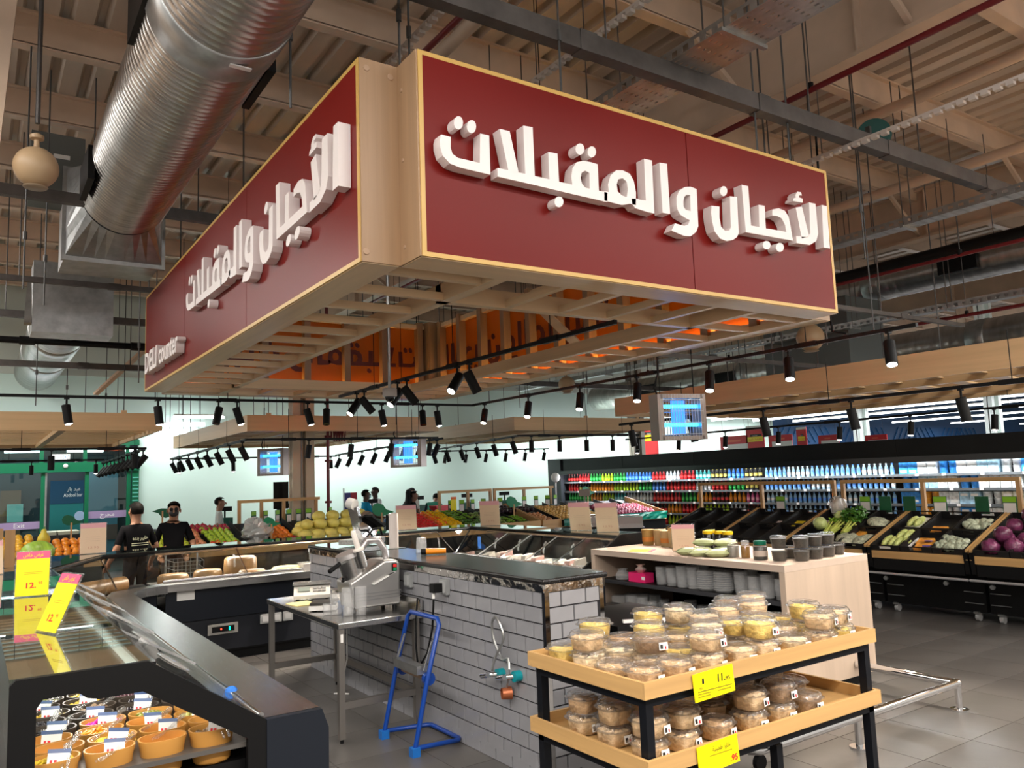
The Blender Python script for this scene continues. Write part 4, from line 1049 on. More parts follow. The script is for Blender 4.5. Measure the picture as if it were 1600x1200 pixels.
# ------------------------------------------------------------------ steel work table
tb = thing('steel_table', 'stainless steel work table standing against the tiled counter', 'table', (2.28, 5.77, 0))
W, D, Hh = .70, 1.74, .86
to = MB().box(0, W, 0, D, Hh - .045, Hh).build('tabletop', M['steel_y'], tb)
bm_ = to.modifiers.new('round', 'BEVEL'); bm_.width = .006; bm_.segments = 2
MB().box(W - .02, W, 0, D, Hh, Hh + .1).build('upstand', M['steel_y'], tb)
dull = mat('table_leg_steel', (.30, .28, .26), .4, .85)
for x in (.03, W - .05):
    for y in (.03, D - .05):
        MB().box(x - .022, x + .022, y - .022, y + .022, .03, Hh - .045).build('leg', dull, tb)
        MB().cyl((x, y, 0), (x, y, .03), .014, n=8).build('foot', M['black'], tb)
MB().box(.052, W - .072, D - .07, D - .03, .24, .29).build('stretcher', dull, tb)
MB().box(W - .07, W - .03, .052, D - .072, .24, .29).build('stretcher', dull, tb)
MB().box(.052, W - .072, .01, .05, .24, .29).build('stretcher', dull, tb)
MB().box(.02, .04, .005, .008, .72, .78).build('leg_label', M['paper'], tb)
wc = thing('white_cable', 'white cable looping down behind the steel table', 'cable', (2.93, 7.1, 0))
MB().tube([(0, 0, .85), (-.02, .05, .6), (-.05, -.02, .3), (-.12, -.05, .12), (-.05, .06, .012), (-.16, .02, .012), (-.06, -.08, .012)], .007, 6).build('cable', M['paper'], wc, True)
TZ = .86
# food processor
fp = thing('food_processor', 'big stainless vegetable cutting machine with white pusher on the steel table', 'food processor', (2.93, 6.05, TZ))
prof = [(0, .04), (0, .37), (-.03, .40), (-.14, .40), (-.44, .25), (-.40, .04)]
bd = MB().prism(prof, lambda u, v: (u, 0, v), lambda u, v: (u, .30, v)).build('body', mat('cast_alloy', (.50, .49, .48), .33, .85), fp)
bm_ = bd.modifiers.new('round', 'BEVEL'); bm_.width = .02; bm_.segments = 3
for x, y in ((-.04, .04), (-.04, .26), (-.36, .04), (-.36, .26)): MB().cyl((x, y, 0), (x, y, .045), .018, n=8).build('foot', M['black'], fp)
for z in (.10, .125, .15): MB().box(-.38, .002, -.002, .302, z, z + .006).build('groove', mat('groove_grey', (.3, .3, .3), .4, .8), fp)
MB().box(-.075, -.035, -.012, 0, .31, .37).build('switch_plate', M['black'], fp)
MB().box(-.07, -.04, -.016, -.012, .34, .365).build('red_switch', mat('switch_red', (.7, .02, .02), .4), fp)
MB().box(-.07, -.04, -.016, -.012, .313, .335).build('green_switch', mat('switch_green', (.0, .25, .1), .4), fp)
lb_ = MB().bar((-.25, -.004, .22), (-.06, -.004, .30), .05, .006).build('name_plate', M['paper'], fp)
MB().bar((-.115, -.009, .278), (-.065, -.009, .299), .04, .004).build('plate_emblem', M['ink'], fp)
ax = Vector((-.30, 0, .95)).normalized()
h0 = Vector((-.33, .14, .26))
MB().cyl(h0, h0 + ax * .20, .10, .095, 24).build('hopper', M['steel'], fp, True)
MB().cyl(h0 + ax * .19, h0 + ax * .225, .105, .10, 24).build('hopper_lid', mat('alloy_light', (.58, .55, .55), .3, .8), fp, True)
h1 = h0 + Vector((.02, -.12, .10))
MB().cyl(h1, h1 + ax * .14, .035, n=16).build('feed_tube', M['steel'], fp, True)
MB().lathe([(.045, 0), (.045, .014), (.022, .02), (.02, .15), (.014, .165), (1e-5, .17)], 16, Matrix.Translation(h1 + ax * .14) @ ax.to_track_quat('Z', 'Y').to_matrix().to_4x4()).build('white_pusher', mat('pusher_white', (.80, .74, .68), .4), fp, True)
MB().tube([(-.30, .12, .48), (-.24, .12, .56), (-.14, .12, .56), (-.08, .12, .47), (-.07, .12, .40)], [.025, .03, .03, .028, .025], 10).build('lever_arm', mat('alloy_light', (.58, .55, .55), .3, .8), fp, True)
MB().cyl((-.50, .05, .40), (-.60, .02, .35), .018, n=10).build('black_grip', M['black'], fp, True)
MB().bar((-.42, .08, .42), (-.50, .05, .40), .02).build('grip_bar', M['steel'], fp)
MB().lathe([(.012, 0), (.02, .012), (.008, .02), (.012, .035), (1e-5, .04)], 8, Matrix.Translation((-.455, .1, .25))).build('clamp_knob', M['black'], fp)
# scales
def scale_unit(label, loc, rz, k=1):
    t = thing('digital_scale', label, 'scale', loc, rz)
    pm_ = mat('scale_beige', (.62, .58, .52), .45)
    MB().prism([(-.15, .02), (.15, .02), (.15, .12), (.02, .12), (-.15, .05)], lambda u, v: (-.16 * k, u * k, v * k), lambda u, v: (.16 * k, u * k, v * k)).build('housing', pm_, t)
    MB().box(-.17 * k, .17 * k, -.02 * k, .17 * k, .125 * k, .14 * k).build('weighing_plate', M['steel'], t)
    sl = math.atan2(.07, .17)
    q = Matrix.Translation((0, -.065 * k, .09 * k)) @ Matrix.Rotation(sl, 4, 'X')
    MB().box(-.12 * k, -.02 * k, -.03 * k, .04 * k, 0, .006, q).build('display', mat('lcd', (.22, .25, .22), .3), t)
    for i in range(3):
        for j in range(2): MB().box((.01 + .04 * i) * k, (.04 + .04 * i) * k, (-.04 + .045 * j) * k, (-.01 + .045 * j) * k, 0, .007, q).build('key', mat('key_grey', (.28, .27, .26), .5), t)
    for x in (-.13, .13): MB().cyl((x * k, .1 * k, 0), (x * k, .1 * k, .02 * k), .015, n=8).cyl((x * k, -.1 * k, 0), (x * k, -.1 * k, .02 * k), .015, n=8).build('foot', M['black'], t)
scale_unit('beige digital scale with steel plate at the far end of the steel table', (2.60, 7.20, TZ), -.35)
scale_unit('grey digital scale beside the food processor on the steel table', (2.78, 6.75, TZ), -.1, .8)
s = thing('label_printer', 'small black flat scale with a white base on the steel table', 'scale', (2.46, 6.52, TZ), -.5)
MB().box(-.11, .11, -.13, .13, .01, .045).build('base', M['paper'], s)
MB().box(-.105, .105, -.11, .12, .048, .066).build('platter', mat('platter_dark', (.07, .065, .06), .3, .6), s)
MB().cyl((-.07, -.09, 0), (-.07, -.09, .012), .02, n=8).build('foot', M['black'], s)
s = thing('wrap_sheets', 'yellow paper sheets under the small scale on the steel table', 'paper', (2.42, 6.95, TZ), .1)
MB().box(-.10, .10, -.12, .12, 0, .006).build('sheets', mat('pale_yellow_paper', (.80, .68, .30), .5), s)
s = thing('wrap_roll', 'blue and yellow box of wrap lying beside the small scale', 'box', (2.60, 6.48, TZ), -.5)
MB().box(-.13, .02, -.03, .03, 0, .055).build('blue_part', mat('box_blue', (.05, .16, .42), .4), s)
MB().box(.021, .07, -.03, .03, 0, .055).build('yellow_part', mat('box_yellow', (.85, .65, .05), .4), s)
s = thing('sanitiser_bottle', 'white bottle with a red mark and black nozzle on the steel table', 'bottle', (2.62, 6.30, TZ), .2)
MB().lathe([(.05, 0), (.052, .02), (.05, .17), (.03, .2), (.018, .21), (.018, .23)], 16).build('bottle', mat('bottle_white', (.78, .74, .72), .4), s, True)
MB().lathe([(.02, .23), (.024, .25), (.01, .27), (1e-5, .27)], 10).build('nozzle', M['black'], s, True)
MB().box(-.02, .0, -.056, -.05, .04, .07).build('red_mark', mat('mark_red', (.8, .05, .15), .5), s)

def cup_stack_mesh(r, h, n, taper=.85):
    prof = [(r * taper * .9, 0), (r * taper, .003)]
    base = h * .45
    prof += [(r * .96, base)]
    step = (h - base) / n
    for i in range(n):
        z = base + step * i
        prof += [(r, z + step * .1), (r, z + step * .45), (r * .97, z + step * .55), (r * .965, z + step * .98)]
    prof += [(r * .9, h)]
    return MB().lathe(prof, 20).mesh('cups', M['frost'], True)
cs_big = cup_stack_mesh(.048, .22, 12); cs_mid = cup_stack_mesh(.05, .17, 9); cs_low = cup_stack_mesh(.035, .09, 5)
for i, (x, y, me, l) in enumerate(((2.47, 6.04, cs_big, 'tall stack of clear cups nearest the table corner'), (2.56, 6.00, cs_big, 'tall stack of clear cups in front of the processor'), (2.52, 6.12, cs_mid, 'shorter cup stack behind the tall stacks on the table'), (2.42, 6.16, cs_mid, 'shorter cup stack at the left of the cup group on the table'), (2.36, 6.20, cs_low, 'small stack of portion pots beside the cup stacks'))):
    t = thing('cup_stack', l, 'cup stack', (x, y, TZ), i, 'stacks of clear cups on the steel table')
    put('cups', me, t)

# blue roll stand
bs = thing('paper_roll_stand', 'blue tubular floor stand for a paper roll leaning by the tiled counter', 'stand', (2.6, 5.2, 0))
bl = mat('blue_paint', (.005, .05, .30), .3)
rr = .017
MB().tube([(0, 0, .05), (.03, .0, .05), (.36, .02, .03), (.385, .05, .03), (.385, .46, .03), (.36, .49, .03), (.03, .50, .05), (.0, .50, .05)], rr, 10).build('base_hoop', bl, bs, True)
MB().tube([(0, 0, .03), (.10, .0, .45), (.215, .0, .86), (.225, .04, .895), (.225, .46, .895), (.215, .50, .86), (.10, .50, .45), (0, .50, .03)], rr, 10).build('upright_hoop', bl, bs, True)
for y in (0, .5): MB().box(-.03, .03, y - .03, y + .03, 0, .06).build('foot_shoe', mat('blue_rubber', (.01, .14, .50), .4), bs)
MB().box(.06, .13, .06, .44, .52, .58).build('cutter_bar', M['galv'], bs)
MB().cyl((.14, .03, .49), (.14, .47, .49), .022, n=12).build('spindle', mat('card_tube', (.42, .28, .18), .6), bs, True)
for y in (.04, .46): MB().cyl((.14, y - .02, .49), (.14, y + .02, .49), .045, n=16).build('hub', bl, bs, True)
for y in (.03, .47): MB().bar((.10, y, .55), (.17, y, .74), .012).build('tension_arm', M['galv'], bs)

# ------------------------------------------------------------------ olive bar contents
rim = mat('kraft_melamine', (.56, .27, .06), .35); drk = mat('dark_melamine', (.06, .045, .035), .3)
def pot_mesh(m):
    o = [(.70, 0), (.80, .01), (.93, .11), (1.0, .135), (1.0, .142), (.93, .142), (.86, .11), (.74, .02), (1e-4, .018)]
    return MB().lathe([(a * .07, z) for a, z in o], 24, None, 1.36, 1.0, 2.4).mesh('pot', m, 'auto')
pm_k, pm_d = pot_mesh(rim), pot_mesh(drk)
def fill_mesh(kind, c, r=.009, seed=1):
    q = random.Random(seed); b = MB()
    if kind == 'sauce':
        b.lathe([(.060, .105), (.05, .108), (.03, .107), (1e-4, .11)], 20, None, 1.36, 1.0, 2.4)
    else:
        b.lathe([(.058, .09), (.03, .105), (1e-4, .11)], 16, None, 1.36, 1.0, 2.4)
        for i in range(46):
            a = q.uniform(0, 2 * PI); d = math.sqrt(q.random()) * .055
            x, y = 1.36 * d * math.cos(a), d * math.sin(a)
            z = .11 + .02 * (1 - d / .06) + q.uniform(0, .012)
            if kind == 'olive': b.ball((x, y, z), r, 7, 5, 1.0, 1.25, 1.0)
            else: b.tube([(x - q.uniform(.01, .025), y - .01, z), (x, y, z + q.uniform(0, .012)), (x + q.uniform(.01, .025), y + q.uniform(-.01, .02), z)], q.uniform(.004, .007), 5)
    return b.mesh('filling', mat('food_%d%d%d' % tuple(int(v * 99) for v in c), c, .3, noise=((30, 30, 30), .25, 2)), True)
FILL = [('dark red sauce', fill_mesh('sauce', (.16, .03, .01))), ('pale green olives', fill_mesh('olive', (.50, .48, .14), .010, 2)), ('magenta pickled turnip', fill_mesh('strip', (.85, .03, .42), 0, 3)),
        ('orange pickle strips', fill_mesh('strip', (.90, .38, .03), 0, 4)), ('yellow pickles', fill_mesh('strip', (.75, .55, .05), 0, 5)), ('black olives', fill_mesh('olive', (.012, .008, .012), .009, 6)),
        ('green olives in oil', fill_mesh('olive', (.24, .25, .04), .010, 7)), ('yellow stuffed olives', fill_mesh('olive', (.60, .42, .03), .009, 8)), ('brown mushrooms', fill_mesh('olive', (.24, .15, .08), .012, 9)), ('dark purple olives', fill_mesh('olive', (.07, .02, .03), .010, 10)), ('orange relish', fill_mesh('sauce', (.70, .25, .02)))]
FN = dict((a, b) for a, b in FILL)
grid = [['yellow pickles', 'orange relish', 'orange relish', 'brown mushrooms'], ['orange relish', 'yellow pickles', 'orange relish', 'dark red sauce'], ['orange relish', 'orange pickle strips', 'orange relish', 'pale green olives'], ['black olives', 'magenta pickled turnip', 'green olives in oil', 'green olives in oil'],
        ['black olives', 'black olives', 'black olives', 'dark purple olives'], ['yellow stuffed olives', 'brown mushrooms', 'black olives', 'dark purple olives'], ['yellow stuffed olives', 'yellow stuffed olives', 'dark purple olives', 'black olives'], ['green olives in oil', 'yellow pickles', 'green olives in oil', 'brown mushrooms'], ['green olives in oil', 'yellow stuffed olives', 'green olives in oil', 'yellow pickles']]
RN = ['nearest', 'second', 'third', 'fourth', 'fifth', 'sixth', 'seventh', 'eighth', 'farthest']
SN = ['left', 'inner left', 'inner right', 'right']
tong_me = MB().tube([(0, -.13, .10), (0, -.05, .05), (0, .06, .02), (0, .10, 0)], [.006, .007, .009, .013], 6).tube([(.018, -.13, .11), (.018, -.05, .07), (.014, .06, .03), (.006, .10, .004)], [.006, .007, .009, .013], 6).mesh('tongs_arms', M['plastic'], True)
tagw = MB().box(-.038, .038, -.002, .002, 0, .05).mesh('tag_sheet', M['paper'])
tagb = MB().box(-.04, .04, -.001, .003, .05, .066).mesh('tag_header', mat('tag_blue', (.05, .09, .22), .3))
tagr = MB().box(-.028, -.020, -.0035, -.002, .006, .024).box(-.014, -.004, -.0035, -.002, .006, .024).box(.004, .010, -.0035, -.002, .006, .014).box(.014, .020, -.0035, -.002, .006, .014).mesh('price_print', M['redink'])
PZ = .72
for r, row in enumerate(grid):
    for c_, f in enumerate(row):
        x, y = .30 + .2 * c_ + (.03 if r % 2 else 0), 3.755 + .15 * r
        dark = r >= 4 or (r == 3 and c_ == 0)
        z = PZ + .003
        nm = '%s pot of %s, %s in the %s salad bar row' % ('dark oval' if dark else 'orange oval', f, SN[c_], RN[r])
        t = thing('deli_pot', nm, 'food pot', (x, y, z), 0, 'oval food pots in the salad bar')
        put('pot', pm_d if dark else pm_k, t)
        put('filling', FN[f], t, None, (0, 0, R.choice((0, PI))))
        if (r + c_) % 3 != 2 and r < 8:
            t2 = thing('serving_tongs', 'clear plastic tongs resting in the %s pot of the %s row' % (SN[c_], RN[r]), 'tongs', (x + .03, y, z + .11), 0, 'clear tongs in the salad bar')
            put('tongs_arms', tong_me, t2, None, (.5, .25, R.uniform(-.7, -.1)))
        if (r + 2 * c_) % 3 != 1 and r < 8:
            t3 = thing('price_tag', 'small white price tag clipped to the %s pot of the %s row' % (SN[c_], RN[r]), 'price tag', (x + .01, y - .05, z + .12), R.uniform(-.3, .3), 'price tags in the salad bar')
            hd = put('tag_sheet', tagw, t3, None, (-.55, .15, 0)); put('tag_header', tagb, hd); put('price_print', tagr, hd)
st_ = thing('pot_shelf', 'flat black shelf carrying the oval pots of the salad bar', 'shelf', (.7, 3.7, .62))
sm = MB()
for r in range(9): sm.box(-.52, .33, .0 + .15 * r, .15 * (r + 1), 0, PZ - .62)
sm.build('shelf_deck', M['black'], st_)
# serving platters further along the salad bar
for i, (y, f) in enumerate(((5.75, 'green olives in oil'), (6.1, 'dark red sauce'), (6.45, 'yellow pickles'), (6.9, 'brown mushrooms'), (7.4, 'yellow stuffed olives'))):
    for j, x in enumerate((.40, .72)):
        t = thing('deli_pot', '%s pot of %s, %s along the far salad bar half' % (('dark outer', 'dark inner')[j], f, ORD[i]), 'food pot', (x, y, .802), PI / 2, 'pots in the far half of the salad bar')
        put('pot', pm_d, t, None, None, (1.2, 1.2, 1)); put('filling', FN[f], t, None, None, (1.2, 1.2, 1))
# scoops lying on the sloped glass
for i, y in enumerate((4.35, 5.15, 6.1, 7.1)):
    t = thing('clear_scoop', 'clear oval plastic lid leaning on the salad bar glass, %s from the near end' % ORD[i], 'scoop', (.86, y, 1.045), 0, 'clear lids on the salad bar glass')
    MB().lathe([(.11, 0), (.10, .006), (.02, .01), (1e-4, .01)], 20, Matrix.Rotation(.57, 4, 'Y'), .75, 1.6).build('oval_rim', M['frost'], t, True)
t = thing('blue_cloth', 'small crumpled blue wipe on the salad bar edge', 'cloth', (1.06, 4.05, .93))
MB().lathe([(.03, 0), (.025, .012), (.012, .02), (1e-4, .016)], 7).build('cloth', mat('blue_cloth', (.02, .16, .60), .7), t)

# ------------------------------------------------------------------ cheese wheels etc.
wheel = mat('cheese_rind', (.28, .15, .06), .35, noise=((9, 9, 9), .3, 3)); pale = mat('pale_cheese', (.70, .52, .22), .4)
BD = .80
for i, (x, y, r, h, m, l) in enumerate(((1.95, 9.95, .17, .13, wheel, 'flat brown wrapped cheese wheel at the left of the back case'), (2.32, 9.9, .16, .15, wheel, 'domed brown cheese wheel, second from left in the back case'), (2.72, 10.0, .19, .26, wheel, 'tall brown cheese wheel under the pane divider of the back case'), (2.75, 9.62, .16, .13, wheel, 'low brown cheese wheel in front of the tall wheel'), (3.2, 9.7, .2, .12, pale, 'pale yellow cheese wheel in the back case'), (4.6, 9.8, .18, .14, pale, 'yellow cheese wheel behind the slicer in the back case'), (4.1, 9.75, .16, .16, wheel, 'brown cheese wheel behind the processor in the back case'))):
    t = thing('cheese_round', l, 'cheese', (x, y, BD), 0, 'cheese wheels in the back case')
    MB().lathe([(r * .9, 0), (r, .02), (r * 1.02, h * .5), (r * .98, h - .03), (r * .85, h - .005), (1e-4, h)], 24).build('wheel', m, t, True)
for i, (x, y, l) in enumerate(((3.45, 9.55, 'white oblong tub of brined cheese in the back case'), (3.75, 9.85, 'clear boxed cheese at the right of the back case'))):
    t = thing('cheese_tub', l, 'tub', (x, y, BD))
    tb_ = MB().box(-.14, .14, -.1, .1, 0, .14).build('tub', mat('tub_white', (.80, .74, .68), .35), t)
    MB().box(-.15, .15, -.11, .11, .14, .155).build('lid', M['frost'], t)
t = thing('bread_board', 'brown loaf shaped deli roll in the corner module', 'deli roll', (1.15, 9.55, BD), .6)
MB().cyl((-.3, 0, .09), (.3, 0, .09), .085, n=16).build('roll', wheel, t, True)
pk = mat('pink_meat', (.75, .42, .36), .4); wh = mat('white_cheese', (.82, .72, .62), .4)
kk = 0
for i in range(11):
    y = 9.25 - .22 * i
    for j in range(2):
        x = 5.48 + .3 * j + R.uniform(-.03, .03)
        m = pk if (i + j) % 3 == 0 else wh
        t = thing('deli_block', '%s deli block, %s from the far end in the %s row of the right case' % ('pink' if m is pk else 'white', ORD[i], ('inner', 'outer')[j]), 'deli block', (x, y, BD), R.uniform(-.5, .5), 'wrapped blocks in the right deli case')
        hgt = R.uniform(.09, .16)
        MB().prism([(-.08, 0), (.08, 0), (.07, hgt), (-.05, hgt * .8)], lambda u, v: (u, -.06, v), lambda u, v: (u * .9, .06, v * .9)).build('block', m, t)
        if R.random() < .6: MB().box(-.05, .05, -.075, -.07, .02, .07).build('price_slip', M['paper'], t)
t = thing('blue_label', 'blue plastic tag standing at the corner of the right deli case', 'tag', (5.62, 9.2, .96), .3)
MB().prism([(-.03, 0), (.03, 0), (.035, .15), (-.03, .16)], lambda u, v: (u, 0, v), lambda u, v: (u, .006, v)).build('tag', mat('tag_royal', (.02, .16, .60), .4), t)

# ------------------------------------------------------------------ price cards standing on the counters
def card(label, loc, rz, wd, h, front=True, lean=-.12, txt=None):
    t = thing('price_card', label, 'price card', loc, rz)
    q = (lean, 0, 0)
    hold = MB().box(-wd / 2 - .008, wd / 2 + .008, -.002, .004, 0, h + .008).build('acrylic_holder', M['plastic'], t, False); hold.rotation_euler = q
    MB().box(-wd / 2 - .004, wd / 2 + .004, -.01, .06, 0, .004).build('holder_foot', M['plastic'], t)
    body = MB().box(-wd / 2, wd / 2, -.006, -.003, .006, h * .84).build('card_sheet', M['yellowcard'] if front else M['palecard'], t); body.rotation_euler = q
    head = MB().box(-wd / 2, wd / 2, -.006, -.003, h * .84, h).build('card_header', M['pinkcard'] if front else M['palepink'], t); head.rotation_euler = q
    if front:
        text(arabic('عرض خاص'), M['yellowcard'], h * .12, (0, -.0075, h * .925), (PI / 2, 0, 0), head, width=wd * .62)
        text('12.', M['redink'], h * .17, (-.01, -.0075, h * .24), (PI / 2, 0, 0), body, width=wd * .30, bold=.02)
        text('95', M['redink'], h * .08, (wd * .25, -.0075, h * .29), (PI / 2, 0, 0), body, width=wd * .12)
        for k in range(2): MB().box(-wd * .25, wd * .3, -.0068, -.006, h * (.5 + .035 * k), h * (.505 + .035 * k)).build('fine_print', mat('brown_ink', (.35, .15, .0), .6), body)
    else:
        for k in range(3): MB().box(-wd * .3, wd * .25, -.0068, -.006, h * (.42 + .06 * k), h * (.425 + .06 * k)).build('fine_print', mat('faint_ink', (.62, .42, .28), .6), body)
        text('12.95', mat('faint_ink2', (.70, .38, .25), .6), h * .1, (0, -.0075, h * .2), (PI / 2, 0, 0), body, width=wd * .4)
card('yellow price card reading 12.95 with pink header on the salad bar glass', (.36, 6.45, 1.206), -.25, .2, .30)
card('narrow edge-on yellow price card leaning on the salad bar glass', (.33, 4.72, 1.206), -PI / 2 + .35, .2, .30, True, -.42)
card('pale reversed price card behind the yellow one at the left frame edge', (.14, 8.45, 1.206), .1, .22, .30, False, -.25)
card('peach reversed price card on the corner module in front of the man', (1.15, 10.2, 1.206), -.1, .26, .34, False)
card('peach reversed price card on the middle of the back case', (5.05, 10.2, 1.206), -.35, .28, .34, False)
card('peach reversed price card standing at the right corner of the back case', (6.15, 9.75, 1.206), -.7, .28, .36, False, .2)
card('cream reversed price card, left of two on the right deli case', (6.2, 7.75, 1.206), -.9, .26, .36, False, .3)
card('cream reversed price card, right of two on the right deli case', (6.2, 7.25, 1.206), -.9, .26, .36, False, .3)
# ================================================================== TROLLEY WITH TUBS
tx0, tx1, ty0, ty1 = 2.5, 4.2, 2.73, 3.56
tr_ = thing('display_trolley', 'two-tier black metal trolley with oak trays full of dip tubs', 'trolley', (tx0, ty0, 0))
LX, LY = tx1 - tx0, ty1 - ty0
bk = mat('trolley_black', (.006, .007, .010), .4, spec=.2)
B = .045
for x in (B / 2, LX - B / 2):
    for y in (B / 2, LY - B / 2):
        MB().box(x - B / 2, x + B / 2, y - B / 2, y + B / 2, .1, .86).build('leg', bk, tr_)
        MB().cyl((x, y - .015, .05), (x, y + .015, .05), .05, n=14).build('castor', M['black'], tr_)
MB().box(LX * .55 - B / 2, LX * .55 + B / 2, B, B * 2, .1, .5).build('middle_leg', bk, tr_)
for z in (.86, .53):
    for y in (0, LY - B): MB().box(B, LX - B, y, y + B, z, z + .042).build('rail', bk, tr_)
    for x in (0, LX - B): MB().box(x, x + B, 0, LY, z, z + .042).build('rail', bk, tr_)
for z, g in ((.903, 0), (.573, .05)):
    hh = .072; th = .02
    MB().box(-.03, LX + .03, -.03, LY + .03, z, z + .012).build('tray_floor', M['tray_x'], tr_)
    MB().box(-.03, LX + .03, -.03, -.03 + th, z + .012, z + hh).build('tray_side', M['tray_x'], tr_)
    MB().box(-.03, LX + .03, LY + .03 - th, LY + .03, z + .012, z + hh).build('tray_side', M['tray_x'], tr_)
    MB().box(-.03, -.03 + th, -.03 + th, LY + .03 - th, z + .012, z + hh).build('tray_side', M['tray_y'], tr_)
    MB().box(LX + .03 - th, LX + .03, -.03 + th, LY + .03 - th, z + .012, z + hh).build('tray_side', M['tray_y'], tr_)
# tubs
def tub_meshes(r, h, pw, dome):
    bowl = MB().lathe([(r * .80, 0), (r * .86, .004), (r * .96, h), (r * 1.0, h + .001)], 24, None, 1, 1, pw).mesh('bowl', M['plastic'], 'auto')
    lid = MB().lathe([(r * 1.14, h), (r * 1.15, h + .004), (r * 1.02, h + .006), (r * .98, h + dome * .7), (r * .90, h + dome), (r * .80, h + dome), (r * .76, h + dome * .8), (1e-4, h + dome * .8)], 24, None, 1, 1, pw).mesh('lid', M['plastic'], 'auto')
    tab = MB().box(r * .78, r * 1.06, r * .78, r * 1.06, h, h + .004).mesh('lid_tab', M['plastic'])
    return bowl, lid, tab
def fill(r, h, pw, c, nm, rough=True):
    q = random.Random(len(nm))
    prof = [(r * .77, .003), (r * .84, .006), (r * .94, h * .90), (r * .84, h * 1.0), (r * .4, h * 1.04), (1e-4, h * 1.0)]
    b = MB().lathe(prof, 24, None, 1, 1, pw)
    if rough:
        k = 24
        for i in range(2 * k, len(b.v)):
            x, y, z = b.v[i]; s_ = q.uniform(-.006, .006)
            b.v[i] = (x * (1 + s_ * 3), y * (1 + s_ * 3), z + q.uniform(-.006, .007))
    return b.mesh('filling', mat('dip_' + nm, c, .5, noise=((26, 26, 26), .22, 4), bump=(60, .5)), True)
r0, h0_ = .078, .072
T1 = tub_meshes(r0, h0_, 3.4, .028); T2 = tub_meshes(r0 * 1.08, .06, 2.6, .03)
DIPS = [('beige hummus', (.72, .50, .28)), ('pale cream dip', (.82, .64, .40)), ('tan paste', (.62, .40, .20)), ('yellow cheese', (.80, .56, .14)), ('brown halva', (.27, .16, .08)), ('brown paste', (.58, .36, .18))]
DM = [(n, fill(r0, h0_, 3.4, c, n), fill(r0 * 1.08, .06, 2.6, c, n + '_wide')) for n, c in DIPS]
slip = MB().box(-.024, .024, -.001, .001, -.018, .018).mesh('price_label', M['paper'])
slipk = MB().box(-.018, -.004, -.0025, -.001, -.012, .008).mesh('barcode', M['ink'])
slipr = MB().box(.006, .014, -.0025, -.001, -.014, .0).mesh('red_stamp', M['redink'])
def tub(label, x, y, z, di, wide, rz, group, lab):
    t = thing('dip_tub', label, 'food tub', (x, y, z), rz, group)
    m = T2 if wide else T1
    put('bowl', m[0], t); put('filling', DM[di][2 if wide else 1], t)
    l = put('lid', m[1], t); put('lid_tab', m[2], l)
    if lab:
        rr_ = r0 * (1.0 if wide else .95)
        s = put('price_label', slip, t, (.025, -rr_ - .006, .038), (-.1, 0, 0)); put('barcode', slipk, s); put('red_stamp', slipr, s)
    return z + (.06 + .03 if wide else h0_ + .028)
q = random.Random(11)
ROWN = ['front', 'second', 'third', 'back']
FIX = {(0, 0): 0, (1, 0): 1, (2, 0): 0, (3, 0): 1, (4, 0): 3}
for r in range(4):
    for c in range(8):
        x = tx0 + .10 + .213 * c + q.uniform(-.015, .015); y = ty0 + .105 + .205 * r + q.uniform(-.012, .012)
        di = q.choice((0, 0, 0, 1, 1, 2, 3, 5)); wide = q.random() < .45
        if (c > 5): di = q.choice((3, 0, 1, 4))
        zt = tub('tub of %s, %s from left, %s row of the upper tray' % (DIPS[di][0], ORD[c], ROWN[r]), x, y, .917, di, wide, q.uniform(-.25, .25), 'tubs in the bottom layer of the upper tray', r == 0)
        if (r, c) in ((0, 2), (0, 4), (0, 6), (0, 7), (1, 1), (1, 3), (1, 4), (1, 5), (1, 7), (2, 2), (2, 4), (2, 5), (2, 6), (3, 3), (3, 4), (3, 6), (3, 7), (2, 0), (3, 1)):
            di = q.choice((0, 1, 3, 4, 3, 0)); wide = q.random() < .5
            tub('tub of %s stacked on %s tub, %s row of upper tray' % (DIPS[di][0], ORD[c], ROWN[r]), x + q.uniform(-.02, .02), y + q.uniform(-.02, .02), zt + .001, di, wide, q.uniform(-.4, .4), 'tubs in the upper layer of the upper tray', r < 2)
for r in range(3):
    for c in range(7):
        if c == 6 and r == 0: continue
        x = tx0 + .12 + .225 * c + q.uniform(-.02, .02); y = ty0 + .12 + .25 * r + q.uniform(-.015, .015)
        di = q.choice((0, 2, 5, 2, 5, 0)) if c < 5 else q.choice((4, 3, 5))
        zt = tub('tub of %s, %s from left, %s row of the lower tray' % (DIPS[di][0], ORD[c], ROWN[r] if r < 2 else 'back'), x, y, .587, di, False, q.uniform(-.2, .2), 'tubs in the bottom layer of the lower tray', r == 0 or c == 0)
        if (r, c) not in ((0, 2), (0, 5), (1, 6), (2, 6)):
            di = q.choice((0, 2, 5, 2, 0)) if c < 4 else q.choice((3, 4, 5))
            tub('tub of %s stacked on %s tub, %s row of lower tray' % (DIPS[di][0], ORD[c], ROWN[r] if r < 2 else 'back'), x + .01, y, zt + .001, di, False, q.uniform(-.3, .3), 'tubs in the upper layer of the lower tray', r == 0)
